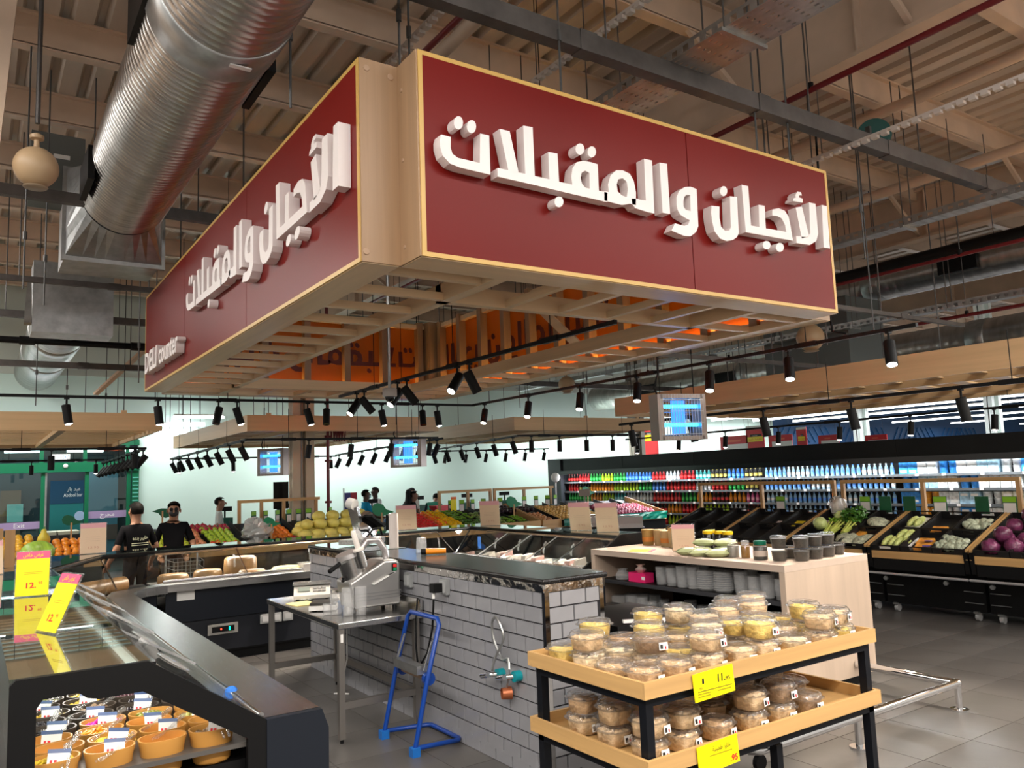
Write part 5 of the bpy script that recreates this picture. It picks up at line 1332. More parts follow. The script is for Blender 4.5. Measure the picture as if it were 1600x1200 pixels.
# yellow shelf cards
def shelf_card(label, x, z, big, small, ln1, up):
    t = thing('price_card', label, 'price card', (x, ty0 - .036, z), 0)
    s = MB().prism([(-.13, -.065), (.14, -.055), (.13, .07), (-.14, .06)], lambda u, v: (u, -.004, v), lambda u, v: (u, 0, v)).build('card_sheet', M['yellowcard'], t)
    if up:
        text('11.', M['ink'], .05, (.045, -.006, .02), (PI / 2, 0, 0), s, width=.05, bold=.02)
        text('95', M['ink'], .026, (.092, -.006, .012), (PI / 2, 0, 0), s, width=.03)
        text('1', M['ink'], .034, (-.075, -.006, .022), (PI / 2, 0, 0), s, width=.012, bold=.02)
        text('KG', M['ink'], .014, (-.09, -.006, -.006), (PI / 2, 0, 0), s, width=.018)
        MB().box(-.11, .12, -.0055, -.004, -.022, -.020).build('rule', M['ink'], s)
        for k in range(2): MB().box(-.11, -.03, -.0055, -.004, -.034 - .012 * k, -.030 - .012 * k).build('fine_print', mat('olive_ink', (.30, .25, .0), .6), s)
        MB().box(.02, .11, -.0055, -.004, -.036, -.032).build('fine_print', MATS['olive_ink'], s)
    else:
        text(arabic('حلاوة طحينية'), M['ink'], .03, (.02, -.006, .035), (PI / 2, 0, 0), s, width=.12)
        MB().box(-.06, .09, -.0055, -.004, .008, .011).build('fine_print', mat('olive_ink', (.30, .25, .0), .6), s)
        text('.95', M['redink'], .04, (.10, -.006, -.03), (PI / 2, 0, 0), s, width=.05, bold=.02)
shelf_card('yellow price card reading 11.95 on the upper tray edge', 2.90, .905, '11', '95', 0, True)
shelf_card('yellow price card with red price on the lower tray edge', 2.90, .585, '', '', 0, False)

# ================================================================== CABINET
cb = thing('shelf_cabinet', 'pale wood cabinet with open shelves full of clear cups', 'cabinet', (5.45, 4.23, 0))
CX, CY, CH = 1.15, 2.44, 1.1
ctop = MB().box(0, CX, 0, CY, CH - .055, CH).build('cabinet_top', M['ash_y'], cb)
MB().box(0, CX, 0, .055, .1, CH - .056).build('side_panel', M['ash_z'], cb)
MB().box(0, CX, CY - .055, CY, .1, CH - .056).build('side_panel', M['ash_z'], cb)
MB().box(CX - .04, CX, .056, CY - .056, .1, CH - .056).build('back_panel', M['black'], cb)
MB().box(.02, CX - .04, .056, CY - .056, .1, .13).build('floor_panel', M['black'], cb)
MB().box(.10, CX - .1, .08, CY - .08, 0, .1).build('plinth', M['black'], cb)
for z in (.80, .45):
    MB().box(.03, CX - .04, .056, CY / 2, z - .012, z).build('shelf', M['black'], cb)
    MB().box(.03, CX - .04, CY / 2, CY - .056, z - .012, z).build('shelf', M['black'], cb)
    MB().box(.02, .03, .056, CY - .056, z - .03, z + .006).build('shelf_lip', mat('lip_grey', (.04, .04, .045), .4), cb)
cup_a = cup_stack_mesh(.055, .17, 9); cup_b = cup_stack_mesh(.06, .20, 11); cup_c = MB().lathe([(.07, 0), (.085, .02)] + [p for k in range(8) for p in ((.09, .025 + .02 * k), (.075, .04 + .02 * k))], 20).mesh('cups', M['frost'], True)
items = [(5.78, 4.0), (5.65, 0), (5.52, 1), (5.38, 2), (5.22, 2), (5.06, 2), (4.90, 1), (4.78, 0), (4.62, 1), (4.48, 0), (4.38, 0)]
for i, (y, kd) in enumerate(((5.78, 0), (5.64, 0), (5.5, 1), (5.36, 1), (5.20, 2), (5.0, 2), (4.80, 1), (4.66, 0), (4.52, 1), (4.38, 0))):
    for j, dx in enumerate((.14, .30)):
        t = thing('cup_stack', 'clear cup stack, %s from left, %s row of the upper cabinet shelf' % (ORD[i], ('front', 'rear')[j]), 'cup stack', (5.45 + dx, y + .02 * j, .801), i, 'cup stacks on the upper cabinet shelf')
        put('cups', (cup_a, cup_b, cup_c)[kd], t)
for i, (y, kd) in enumerate(((6.42, 2), (6.24, 1), (6.09, 1), (5.96, 0), (5.60, 1), (5.44, 0), (5.2, 1), (5.02, 2), (4.8, 0), (4.6, 1))):
    for j, dx in enumerate((.15, .33)):
        t = thing('cup_stack', 'clear cup stack, %s from left, %s row of the lower cabinet shelf' % (ORD[i], ('front', 'rear')[j]), 'cup stack', (5.45 + dx, y, .451), i, 'cup stacks on the lower cabinet shelf')
        put('cups', (cup_a, cup_b, cup_c)[kd], t)
t = thing('tissue_box', 'bright pink tissue box on the upper cabinet shelf', 'tissue box', (5.6, 6.08, .801), PI / 2)
MB().box(-.12, .12, -.06, .06, 0, .09).build('box', mat('hot_pink', (.80, .02, .16), .4), t)
MB().box(-.118, -.07, .0605, .061, .03, .06).build('print_mark', M['paper'], t)
MB().lathe([(.03, .09), (.06, .12), (.02, .15), (.05, .17), (1e-4, .13)], 9).build('tissue', mat('foil_pink', (.75, .58, .52), .3, .4), t)
t = thing('film_scraps', 'crumpled clear film beside the pink tissue box', 'film', (5.62, 6.38, .801))
MB().lathe([(.07, 0), (.08, .04), (.04, .09), (.06, .1), (1e-4, .07)], 9).build('film', M['frost'], t)
CZ = CH
glassj = glass('jar_glass', (.92, .92, .90), 1.2, .03, .05)
dkp = mat('dark_paste', (.030, .024, .014), .35, noise=((20, 20, 20), .3, 2))
tb1 = MB().lathe([(.052, 0), (.056, .004), (.066, .082), (.068, .085), (.068, .09), (.063, .095), (.062, .105), (1e-4, .105)], 24).mesh('pot_wall', M['plastic'], 'auto')
tb2 = MB().lathe([(.049, .003), (.053, .006), (.063, .082), (1e-4, .084)], 24).mesh('paste', dkp, True)
def sauce(label, x, y, z):
    t = thing('sauce_pot', label, 'sauce pot', (x, y, z), 0, 'dark sauce pots on the cabinet')
    put('pot_wall', tb1, t); put('paste', tb2, t)
for i, (x, y) in enumerate(((5.72, 4.48), (5.82, 4.33), (6.02, 4.34), (6.22, 4.36), (6.42, 4.40))):
    sauce('clear pot of dark paste, %s from the left in the bottom row on the cabinet' % ORD[i], x, y, CZ)
    if i < 4: sauce('clear pot of dark paste, %s from the left stacked on top on the cabinet' % ORD[i], x, y, CZ + .106)
for i, (x, y) in enumerate(((5.95, 4.52), (6.15, 4.55), (6.36, 4.58))): sauce('clear pot of dark paste, %s in the rear row on the cabinet' % ORD[i], x, y, CZ)
def jar(label, x, y, r, h, mc, lc, bandc=None, name='jar'):
    t = thing(name, label, 'jar', (x, y, CZ))
    MB().lathe([(r * .94, 0), (r, .006), (r, h * .74), (r * .8, h * .8)], 20).build('glass_wall', glassj, t, True)
    MB().lathe([(r * .90, .004), (r * .95, .01), (r * .95, h * .70), (1e-4, h * .71)], 20).build('contents', mc, t, True)
    MB().lathe([(r * .86, h * .79), (r * .88, h * .80), (r * .88, h), (r * .8, h * 1.01), (1e-4, h * 1.01)], 20).build('lid', lc, t, True)
    if bandc: MB().lathe([(r * 1.01, h * .2), (r * 1.01, h * .5)], 20).build('label_band', bandc, t, True)
jar('jar with green lid and pale label on the cabinet', 5.70, 4.66, .062, .16, dkp, mat('lid_green', (.0, .14, .08), .4), mat('label_tan', (.55, .45, .38), .5))
jar('small amber oil bottle beside the green lidded jar', 5.72, 4.84, .04, .15, mat('amber_oil', (.42, .19, .01), .2), M['frost'])
jar('steel jar with clear lid left of the amber bottle', 5.72, 4.98, .052, .15, mat('spice_grey', (.42, .40, .36), .35, .5), M['plastic'])
pouch = mat('green_pouch', (.42, .46, .24), .4, noise=((14, 14, 14), .12, 2))
def pouch_mesh():
    b = MB(); n = 12; m = 8
    vs = []
    for j in range(m + 1):
        for i in range(n + 1):
            u, v = -1 + 2 * i / n, -1 + 2 * j / m
            hgt = .036 * (1 - u ** 4) * (1 - v ** 2) ** .5
            vs.append((.11 * u, .06 * v * (1 - .12 * u * u), .036 + hgt))
    k = len(vs)
    vs += [(x, y, .072 - z) for x, y, z in vs]
    fs = []
    for o in (0, k):
        for j in range(m):
            for i in range(n):
                a = o + j * (n + 1) + i
                fs.append((a, a + 1, a + n + 2, a + n + 1) if o == 0 else (a + n + 1, a + n + 2, a + 1, a))
    b.add(vs, fs)
    return b.mesh('pouch', pouch, True)
pmh = pouch_mesh()
plb = MB().box(-.025, .03, -.02, .02, .068, .0725).mesh('label', M['paper'])
for i, (x, y, z, rz) in enumerate(((5.60, 5.42, 0, -.6), (5.58, 5.25, 0, -.5), (5.72, 5.36, .0, -.8), (5.62, 5.08, 0, -.7), (5.86, 5.22, 0, -.4), (5.88, 5.22, .07, -.5), (5.76, 5.1, .0, -1.0), (5.78, 5.38, .07, -.9))):
    t = thing('green_pouch', 'pale green sealed pouch, %s of the pile on the cabinet' % ORD[i], 'pouch', (x, y, CZ + z), rz, 'green pouches on the cabinet')
    put('pouch', pmh, t); put('label', plb, t)
kraft = mat('kraft_paper', (.58, .40, .20), .6)
for i, (x, y, m, l) in enumerate(((6.12, 6.50, mat('printed_brown', (.46, .27, .08), .5), 'printed brown paper tub at the left end of the cabinet top'), (6.16, 6.36, kraft, 'kraft paper tub, second from left on the cabinet top'), (6.10, 6.20, kraft, 'kraft paper tub with orange print on the cabinet top'), (6.06, 6.04, mat('pale_kraft', (.66, .48, .26), .5), 'pale kraft tub beside the standing price card'))):
    t = thing('paper_tub', l, 'paper tub', (x, y, CZ), .3 * i, 'kraft paper tubs on the cabinet')
    MB().lathe([(.056, 0), (.060, .005), (.068, .16), (.07, .165), (.066, .17), (1e-4, .168)], 20).build('tub', m, t, True)
    if i in (0, 2): MB().lathe([(.0648, .04), (.0662, .09)], 20).build('print_band', mat('orange_print', (.72, .25, .04), .5), t, True)
t = thing('black_flask', 'black flask partly hidden behind the standing price card', 'flask', (6.02, 5.86, CZ))
MB().lathe([(.055, 0), (.058, .01), (.058, .12), (.03, .15), (.028, .17), (1e-4, .172)], 18).build('flask', M['blackgloss'], t, True)
yl = mat('lid_yellow', (.85, .55, .0), .4)
for i, (x, y) in enumerate(((6.10, 5.62), (6.16, 5.52), (6.14, 5.40), (6.2, 5.68))):
    t = thing('sauce_bottle', 'dark jar with yellow lid behind the price card, %s from the left' % ORD[i], 'jar', (x, y, CZ), 0, 'yellow lidded jars on the cabinet')
    MB().lathe([(.045, 0), (.048, .006), (.048, .15), (.04, .16)], 16).build('bottle', M['blackgloss'], t, True)
    MB().lathe([(.05, .155), (.052, .16), (.05, .185), (1e-4, .188)], 16).build('lid', yl, t, True)
t = thing('box_on_cabinet', 'brown box lying on the kraft paper tubs', 'box', (6.08, 6.04, CZ + .171), .4)
MB().box(-.09, .09, -.05, .05, 0, .035).build('box', mat('box_brown', (.45, .26, .10), .5), t)
card('beige reversed price card standing on the cabinet top', (5.86, 5.72, CZ), -.95, .22, .26, False, .05)
t = thing('price_card', 'yellow and pink price card lying flat on the cabinet top', 'price card', (5.66, 6.12, CZ), -.95)
MB().box(-.12, .09, -.1, .1, 0, .003).build('card_sheet', M['yellowcard'], t)
MB().box(.09, .13, -.1, .1, 0, .003).build('card_header', M['pinkcard'], t)
# black machine between counter and cabinet
t = thing('black_cases', 'stacked black flat cases between the tiled counter and the cabinet', 'case', (4.55, 5.3, 0))
MB().box(-.5, .5, -.6, .6, 0, .62).build('lower_case', M['navy'], t)
MB().box(-.52, .52, -.62, .62, .62, .68).build('lid', M['blackgloss'], t)
MB().box(-.40, .45, -.5, .3, .68, .72).build('upper_tray', M['black'], t)
MB().bar((-.3, -.45, .74), (.0, -.62, .74), .05, .02).build('white_strip', M['paper'], t)
t = thing('steel_bin', 'charcoal post with steel top beside the wood cabinet', 'post', (4.95, 6.35, 0))
MB().box(-.3, .3, -.12, .12, 0, .78).build('post', M['navy'], t)
MB().box(-.3, .3, -.12, .12, .78, .93).build('steel_cap', mat('taupe_metal', (.20, .17, .14), .35, .7), t)
# bumper rail
bp = thing('bumper_rail', 'low polished steel bumper rail in front of the wood cabinet', 'bumper rail', (6.3, 3.38, 0))
MB().tube([(-2.35, .05, .2), (-2.3, .0, .2), (-.04, 0, .2), (0, .0, .2), (0, .04, .2), (0, .84, .2)], .03, 14).build('tube', M['chrome'], bp, True)
MB().ball((0, 0, .2), .032, 14, 10).build('elbow', M['chrome'], bp, True)
for x in (0, -1.3):
    MB().cyl((x, 0, .0), (x, 0, .2), .024, n=14).build('post', M['chrome'], bp, True)
    MB().lathe([(.065, 0), (.065, .014), (.03, .018)], 18, Matrix.Translation((x, 0, 0))).build('floor_flange', M['chrome'], bp, True)

# ================================================================== RIGHT PRODUCE STANDS
XF, ZF, XBk, ZBk = 9.57, .82, 10.62, 1.20
ang_s = math.atan2(ZBk - ZF, XBk - XF); SL = math.hypot(ZBk - ZF, XBk - XF)
crate_m = mat('crate_black', (.014, .013, .013), .4)
def crate_mesh(wx, wy, h=.11):
    b = MB(); t = .012
    b.box(0, wx, 0, wy, 0, .012)
    for y in (0, wy - t): b.box(0, wx, y, y + t, .012, h)
    for x in (0, wx - t): b.box(x, x + t, t, wy - t, .012, h * .55).box(x, x + t, t, wy * .3, h * .55, h).box(x, x + t, wy * .7, wy - t, h * .55, h).box(x, x + t, wy * .3, wy * .7, h * .9, h)
    return b.mesh('crate', crate_m)
crm = crate_mesh(SL / 2 - .02, .385)
RSN = ['farthest', 'second', 'third', 'fourth', 'nearest']
rim_x = {}
Ysets = [8.67, 7.40, 6.13, 4.86, 3.59]
for ui, y0 in enumerate(Ysets):
    t = thing('produce_stand', 'black wheeled produce stand with oak trim, %s along the right aisle' % (('farthest', 'second farthest', 'third farthest', 'second nearest', 'nearest')[ui]), 'produce stand', (XF, y0, 0), 0, 'produce stands along the right aisle')
    MB().box(.32, 1.1, .01, 1.24, .1, .60).build('cabinet_body', M['black'], t)
    for z in (.2, .33, .46):
        for ya in (.03, 1.0): MB().box(.30, .32, ya, ya + .22, z, z + .008).build('vent_slot', M['galv'], t)
    MB().box(.04, .08, .02, 1.23, .60, .67).build('front_board', M['tray_y'], t)
    MB().box(-.01, .03, .02, 1.23, .70, .79).build('front_board', M['tray_y'], t)
    MB().prism([(.0, .58), (.06, .58), (.0, .83), (-.03, .83)], lambda u, v: (u, .0, v), lambda u, v: (u, .05, v)).build('corner_bracket', M['black'], t)
    MB().prism([(.0, .58), (.06, .58), (.0, .83), (-.03, .83)], lambda u, v: (u, 1.2, v), lambda u, v: (u, 1.25, v)).build('corner_bracket', M['black'], t)
    MB().prism([(.0, .56), (1.1, .56), (1.1, 1.14), (.0, .74)], lambda u, v: (u, .06, v), lambda u, v: (u, 1.19, v)).build('sloped_deck', M['black'], t)
    for y in (.0, 1.225): MB().prism([(-.02, .74), (XBk - XF, 1.14), (XBk - XF, 1.24), (-.02, .86)], lambda u, v: (u, y, v), lambda u, v: (u, y + .025, v)).build('side_board', M['tray_x'], t)
    MB().cyl((-.06, 0, .52), (-.06, 1.25, .52), .016, n=10).build('bumper_bar', mat('bumper_grey', (.55, .55, .57), .35, .6), t, True)
    for y in (.25, 1.0):
        MB().bar((-.06, y, .50), (.3, y, .50), .02).build('bumper_arm', M['black'], t)
        MB().cyl((-.05, y + .02, .46), (-.02, y + .02, .46), .026, n=14).build('bumper_disc', M['galv'], t)
    for y in (.12, 1.12):
        MB().cyl((.34, y - .02, .05), (.34, y + .02, .05), .05, n=14).build('castor', mat('castor_grey', (.42, .42, .42), .4), t, True)
        MB().box(.28, .40, y - .03, y + .03, .09, .11).build('castor_plate', M['galv'], t)
def slope_pt(u, y, h=0):
    """point on the crate deck: u along the slope from the front"""
    return Vector((XF + u * math.cos(ang_s) - h * math.sin(ang_s), y, ZF - .07 + u * math.sin(ang_s) + h * math.cos(ang_s)))
PROD = []
cr_label = {}
for ui, y0 in enumerate(Ysets):
    for r in range(2):
        for c in range(3):
            p = slope_pt(.02 + r * SL / 2, y0 + .035 + .395 * c)
            t = thing('plastic_crate', 'black plastic crate, %s row, %s from near end, %s right-hand stand' % (('front', 'back')[r], ORD[c], ('farthest', 'second farthest', 'middle', 'second nearest', 'nearest')[ui]), 'crate', p, 0, 'black crates on the right stands')
            put('crate', crm, t, None, (0, -ang_s, 0))
# wood frames behind the stands
def wood_frame(label, x, y0, y1, z0, z1, axis=1, posts=(0, .5, 1), b=.05):
    t = thing('oak_rack', label, 'frame', (x, y0, z0))
    if axis == 1:
        for f_ in posts: MB().box(-b / 2, b / 2, (y1 - y0 - b) * f_, (y1 - y0 - b) * f_ + b, 0, z1 - z0 - b).build('post', M['frame_wood'], t)
        MB().box(-b / 2, b / 2, 0, y1 - y0, z1 - z0 - b, z1 - z0).build('top_bar', M['tray_y'], t)
    return t
def rack(label, y0, y1, posts):
    t = wood_frame(label, 10.66, y0, y1, 1.16, 1.66, 1, posts)
    MB().box(-.03, .03, 0, y1 - y0, -.04, 0).build('bottom_bar', M['tray_y'], t)
rack('oak frame behind the third and fourth right-hand stands', 4.70, 7.15, (0, .5, 1))
rack('oak frame behind the nearest right-hand stand', 2.2, 4.62, (0, .5, 1))
rack('oak frame at the far end of the right-hand stands', 7.25, 9.95, (0, .5, 1))
flagb = MB().box(-.006, .006, -.085, .085, 0, .22).mesh('flag_board', mat('flag_green', (.0, .09, .03), .45))
flagp = MB().box(-.009, -.0065, -.075, .075, .01, .14).mesh('price_sheet', M['paper'])
flagh = MB().box(-.009, -.0065, -.08, .08, .15, .215).mesh('lime_header', mat('lime_print', (.24, .55, .02), .45))
for i, (y, sh) in enumerate(((8.2, 1), (6.75, 1), (6.45, 0), (6.1, 0), (5.68, 1), (5.15, 0), (4.82, 1), (4.2, 0), (3.9, 1))):
    t = thing('price_flag', '%s green price flag, %s from the far end behind the right stands' % ('printed' if sh else 'plain dark', ORD[i]), 'price flag', (10.60, y, 1.205), R.uniform(-.15, .15), 'price flags behind the right stands')
    put('flag_board', flagb, t)
    if sh: put('price_sheet', flagp, t); put('lime_header', flagh, t)
# vegetables
def blob(seed, n, r, spread, m, squash=.8, nm='vegetable'):
    q_ = random.Random(seed); b = MB()
    for i in range(n):
        b.ball((q_.uniform(-spread, spread), q_.uniform(-spread, spread), r * squash + q_.uniform(0, spread * .6)), r * q_.uniform(.7, 1.15), 8, 6, squash)
    return b.mesh(nm, m, True)
cauli = mat('wrapped_cauliflower', (.42, .46, .34), .25, noise=((18, 18, 18), .45, 4), bump=(40, .6))
lett = mat('pale_lettuce', (.55, .62, .20), .4, noise=((10, 10, 10), .4, 4), bump=(25, .7))
icebg = mat('iceberg', (.52, .60, .22), .35, noise=((8, 8, 8), .3, 4), bump=(18, .6))
herb = mat('dark_herb', (.05, .16, .015), .5, noise=((25, 25, 25), .5, 4))
purp = mat('red_cabbage', (.15, .03, .085), .3, noise=((14, 14, 14), .6, 5), bump=(25, .5))
spr = mat('bean_sprout', (.50, .52, .38), .35, noise=((30, 30, 30), .5, 5), bump=(50, .8))
cauli_me = blob(3, 9, .05, .045, cauli); lett_me = MB().ball((0, 0, .055), .06, 14, 9, .9, 2.4, 1.0).mesh('lettuce', lett, True)
def bumpy(r, seed, m, nm, sx=1, sy=1, sz=.9, amp=.08):
    q_ = random.Random(seed); b = MB().ball((0, 0, 0), r, 14, 10, sz, sx, sy)
    b.v = [tuple(Vector(v) * (1 + q_.uniform(-amp, amp))) for v in b.v]
    b.v = [(x, y, z + r * sz * .97) for x, y, z in b.v]
    return b.mesh(nm, m, True)
cab_me = bumpy(.10, 4, purp, 'cabbage'); ice_me = bumpy(.095, 5, icebg, 'lettuce')
spr_me = bumpy(.15, 6, spr, 'pack', 1.15, 1.0, .33, .1)
wrap = glass('cling_film', (.98, .98, .98), 1.6, .12, .05)
tray_me = MB().box(-.19, .19, -.1, .1, 0, .025).mesh('foam_tray', M['paper'])
def veg(label, cat, me, u, y, h, group, rz=0, nm='vegetable', part='body', extra=None):
    p = slope_pt(u, y, .016 + h)
    t = thing(nm, label, cat, p, rz, group)
    put(part, me, t, None, (0, -ang_s, 0))
    if extra: put(*extra, t, None, (0, -ang_s, 0))
    return t
for i, (u, dy, rz) in enumerate(((.13, .07, .4), (.12, .20, -.2), (.20, .29, 1), (.27, .12, .2), (.30, .25, .9), (.22, .18, .5), (.36, .33, .1), (.16, .33, .3))):
    veg('wrapped cauliflower, %s in the front crate beside the orange packs' % ORD[i], 'cauliflower', cauli_me, u, 4.86 + .05 + dy, .01 if i < 6 else .0, 'cauliflowers in the front crate', rz, 'cauliflower')
for i, (u, dy, rz) in enumerate(((.75, .07, .4), (.70, .2, -.2), (.86, .28, 1), (.88, .13, .2), (.78, .3, .9))):
    veg('wrapped cauliflower, %s in the back crate below the price flag' % ORD[i], 'cauliflower', cauli_me, u, 4.88 + dy, .0, 'cauliflowers in the back crate', rz, 'cauliflower')
for i, (u, y, h) in enumerate(((.24, 5.75, 0), (.25, 5.92, 0), (.40, 5.8, .02), (.80, 5.85, .03))):
    t = veg('tray of pale green lettuce hearts, %s from the front in the second nearest stand' % ORD[i], 'lettuce', tray_me, u, y, h, 'trays of lettuce hearts', 0, 'lettuce_tray', 'foam_tray')
    for k in (-1, 1): put('lettuce_heart', lett_me, t, Matrix.Rotation(-ang_s, 4, 'Y') @ Vector((0, .045 * k, .01)), (0, -ang_s, 0), (1, .75, .8))
for i, (u, y) in enumerate(((.16, 5.46), (.30, 5.50), (.66, 5.5))):
    t = veg('orange printed snack pack, %s from the front beside the cauliflowers' % ORD[i], 'pack', MB().box(-.08, .08, -.09, .09, 0, .05).mesh('pack', mat('orange_pack', (.85, .30, .05), .35, noise=((9, 9, 9), .5, 3))), u, y, 0, 'orange packs', .1, 'snack_pack', 'pack')
    MB().box(-.085, -.02, -.095, -.02, .045, .055).build('purple_corner', mat('purple_print', (.20, .14, .45), .4), t)
for i, (u, y, h) in enumerate(((.14, 4.65, 0), (.18, 4.45, 0), (.34, 4.6, 0), (.32, 4.38, .0), (.24, 4.53, .11), (.72, 4.6, 0), (.75, 4.38, 0), (.92, 4.52, 0), (.82, 4.5, .1), (.2, 4.2, 0), (.8, 4.15, 0))):
    veg('wrapped red cabbage, %s of the heap on the nearest right-hand stand' % ORD[i], 'cabbage', cab_me, u, y, h, 'red cabbages', i, 'red_cabbage')
for i, (u, y) in enumerate(((.22, 6.28), (.26, 6.55), (.8, 6.4))):
    veg('film-wrapped pack of pale sprouts, %s on the middle right-hand stand' % ORD[i], 'vegetable pack', spr_me, u, y, .0, 'sprout packs', .4 * i, 'sprout_pack')
for i, (u, y, h) in enumerate(((.55, 7.12, .03), (.42, 7.05, .10), (.78, 6.98, .05))):
    veg('wrapped iceberg lettuce with label, %s beside the leafy greens' % ORD[i], 'lettuce', ice_me, u, y, h, 'iceberg lettuces', i, 'iceberg_lettuce')
t = veg('crumpled clear produce bag behind the iceberg lettuces', 'bag', bumpy(.14, 9, glass('produce_bag', (.9, .9, .9), 1.2, .2, .35, (.75, .70, .65)), 'bag', 1, .9, 1.0, .15), .92, 7.02, .1, None, 0, 'produce_bag')
# leafy greens: stalks with many leaves
def leaf_bunch(seed, n, spread, hgt, m, size=.06):
    q_ = random.Random(seed); b = MB()
    for i in range(n):
        a = q_.uniform(0, 2 * PI); d = q_.uniform(0, spread); z = q_.uniform(.4, 1) * hgt
        c = Vector((d * math.cos(a), d * math.sin(a), z)); nrm = Vector((q_.uniform(-1, 1), q_.uniform(-1, 1), q_.uniform(.2, 1))).normalized()
        u = nrm.orthogonal().normalized() * size * q_.uniform(.6, 1.2); v = nrm.cross(u).normalized() * size * .7
        b.add([c - u, c - v * .8 - u * .2, c + u, c + v * .8 - u * .2, c - u * .1 + nrm * size * .25], [(0, 1, 4), (1, 2, 4), (2, 3, 4), (3, 0, 4)])
    return b.mesh('leaves', m)
t = veg('bushy dark green leafy bunch above the celery', 'greens', leaf_bunch(2, 240, .16, .22, herb, .05), .80, 6.72, .0, None, 0, 'leafy_greens', 'leaves')
cel = mat('celery_pale', (.50, .56, .12), .4)
for i, (u, y) in enumerate(((.50, 6.86), (.50, 6.68), (.46, 6.95))):
    b = MB()
    for k in range(7):
        a = 2 * PI * k / 7
        b.tube([(-.13 + .0 * k, .02 * math.cos(a), .05 + .02 * math.sin(a)), (0, .035 * math.cos(a), .055 + .03 * math.sin(a)), (.16, .06 * math.cos(a), .07 + .04 * math.sin(a))], [.018, .016, .010], 6)
    t = veg('pale yellow-green celery bunch, %s below the leafy greens' % ORD[i], 'celery', b.mesh('stalks', cel, True), u, y, .02, 'celery bunches', .1 * i, 'celery', 'stalks')
    lv = put('leaves', leaf_bunch(10 + i, 50, .06, .08, mat('celery_leaf', (.22, .40, .03), .5), .035), t, Matrix.Rotation(-ang_s, 4, 'Y') @ Vector((.2, 0, .05)))
for i, (u, y, c, l) in enumerate(((.72, 7.62, (.85, .62, .02), 'yellow pack alone in a black crate'), (.70, 7.95, (.75, .60, .60), 'white and red pack in a far black crate'), (.2, 7.55, (.8, .75, .70), 'white and orange pack in a front black crate'), (.76, 7.2, (.80, .70, .68), 'red and white pack next to the iceberg lettuces'), (.45, 6.50, (.85, .35, .05), 'orange cut fruit tray beside the celery'))):
    t = veg(l, 'pack', MB().box(-.10, .10, -.08, .08, 0, .03).mesh('pack', mat('pack_%d' % i, c, .4, noise=((12, 12, 12), .3, 2))), u, y, 0, None, .1, 'food_pack', 'pack')

# ================================================================== CHILLER WALL
fx = 13.0
fr = thing('chiller_cabinet', 'very long black open-front chiller stocked with drinks and dairy', 'chiller', (fx, 3.0, 0))
FL = 13.9
MB().box(-.05, .55, 0, FL, 1.92, 2.28).build('canopy', mat('chiller_black', (.004, .005, .006), .35, spec=.25), fr)
MB().box(-.10, -.04, 0, FL, 1.88, 1.98).build('canopy_lip', M['blackgloss'], fr)
for k in range(6): MB().box(-.056, -.05, 2.3 * k, 2.3 * k + .006, 1.98, 2.28).build('panel_seam', M['ink'], fr)
MB().box(.85, .95, 0, FL, 0, 2.25).build('back_wall', mat('chiller_back', (.05, .055, .06), .4), fr)
MB().box(-.1, .95, FL, FL + .55, 0, 2.30).build('end_panel', mat('chiller_end', (.035, .04, .048), .4), fr)
MB().box(-.05, .9, 0, FL, 0, .3).build('base', M['black'], fr)
LV = [.42, .68, .94, 1.19, 1.44, 1.68]
tick = MB().box(-.008, 0, -.028, .028, -.03, .012).mesh('shelf_label', M['paper'])
for z in LV:
    s = MB().box(.02, .85, 0, FL, z - .02, z).build('shelf', mat('shelf_grey', (.06, .065, .07), .4), fr)
    MB().box(.0, .02, 0, FL, z - .035, z + .008).build('shelf_edge', mat('edge_grey', (.11, .12, .125), .35), s)
    if z > .6:
        for k in range(24): put('shelf_label', tick, s, (.0, .4 + .56 * k + R.uniform(-.12, .12), z))
MB().box(.0, .03, .05, FL - .05, 1.895, 1.915).build('light_strip', M['tube'], fr)
area_light('chiller_light', (-.08, FL / 2, 1.86), .08, FL - .4, 190, (.93, .97, 1), (0, .5, 0), fr)
def bottle_me(c, cap, r=.036, h=.21, nm='bottle'):
    m = mat(nm + '_%d_%d_%d' % tuple(int(v * 99) for v in c), c, .22)
    return MB().lathe([(r * .9, 0), (r, .01), (r, h * .55), (r * .9, h * .66), (r * .38, h * .86), (r * .38, h * .9)], 10).mesh('bottle', m, True), MB().lathe([(r * .44, h * .9), (r * .44, h), (1e-4, h)], 8).mesh('cap', mat('cap_%d_%d_%d' % tuple(int(v * 99) for v in cap), cap, .4)), MB().lathe([(r * 1.02, h * .22), (r * 1.02, h * .5)], 10).mesh('label_band', mat('band_%d_%d_%d' % tuple(int(min(1, v * 1.4) * 99) for v in cap), tuple(min(1, v * 1.4) for v in cap), .4))
COL = {'red': ((.45, .01, .015), (.75, .04, .04)), 'green': ((.01, .30, .04), (.05, .5, .1)), 'lime': ((.45, .62, .02), (.3, .5, .02)), 'orange': ((.80, .30, .01), (.85, .25, .02)), 'blue': ((.03, .18, .62), (.1, .3, .8)), 'cola brown': ((.05, .012, .008), (.7, .03, .03)), 'white': ((.62, .68, .70), (.75, .75, .78)), 'pink': ((.75, .12, .30), (.8, .3, .4)), 'teal': ((.05, .40, .38), (.3, .6, .6)), 'dark': ((.02, .02, .02), (.6, .5, .1))}
BM = {k: bottle_me(a, b) for k, (a, b) in COL.items()}
WM = bottle_me((.30, .55, .85), (.10, .28, .75), .034, .2, 'water'); WM2 = bottle_me((.45, .68, .85), (.75, .82, .88), .034, .2, 'water')
SHN = ['', 'lowest', 'second lowest', 'third', 'fourth', 'top']
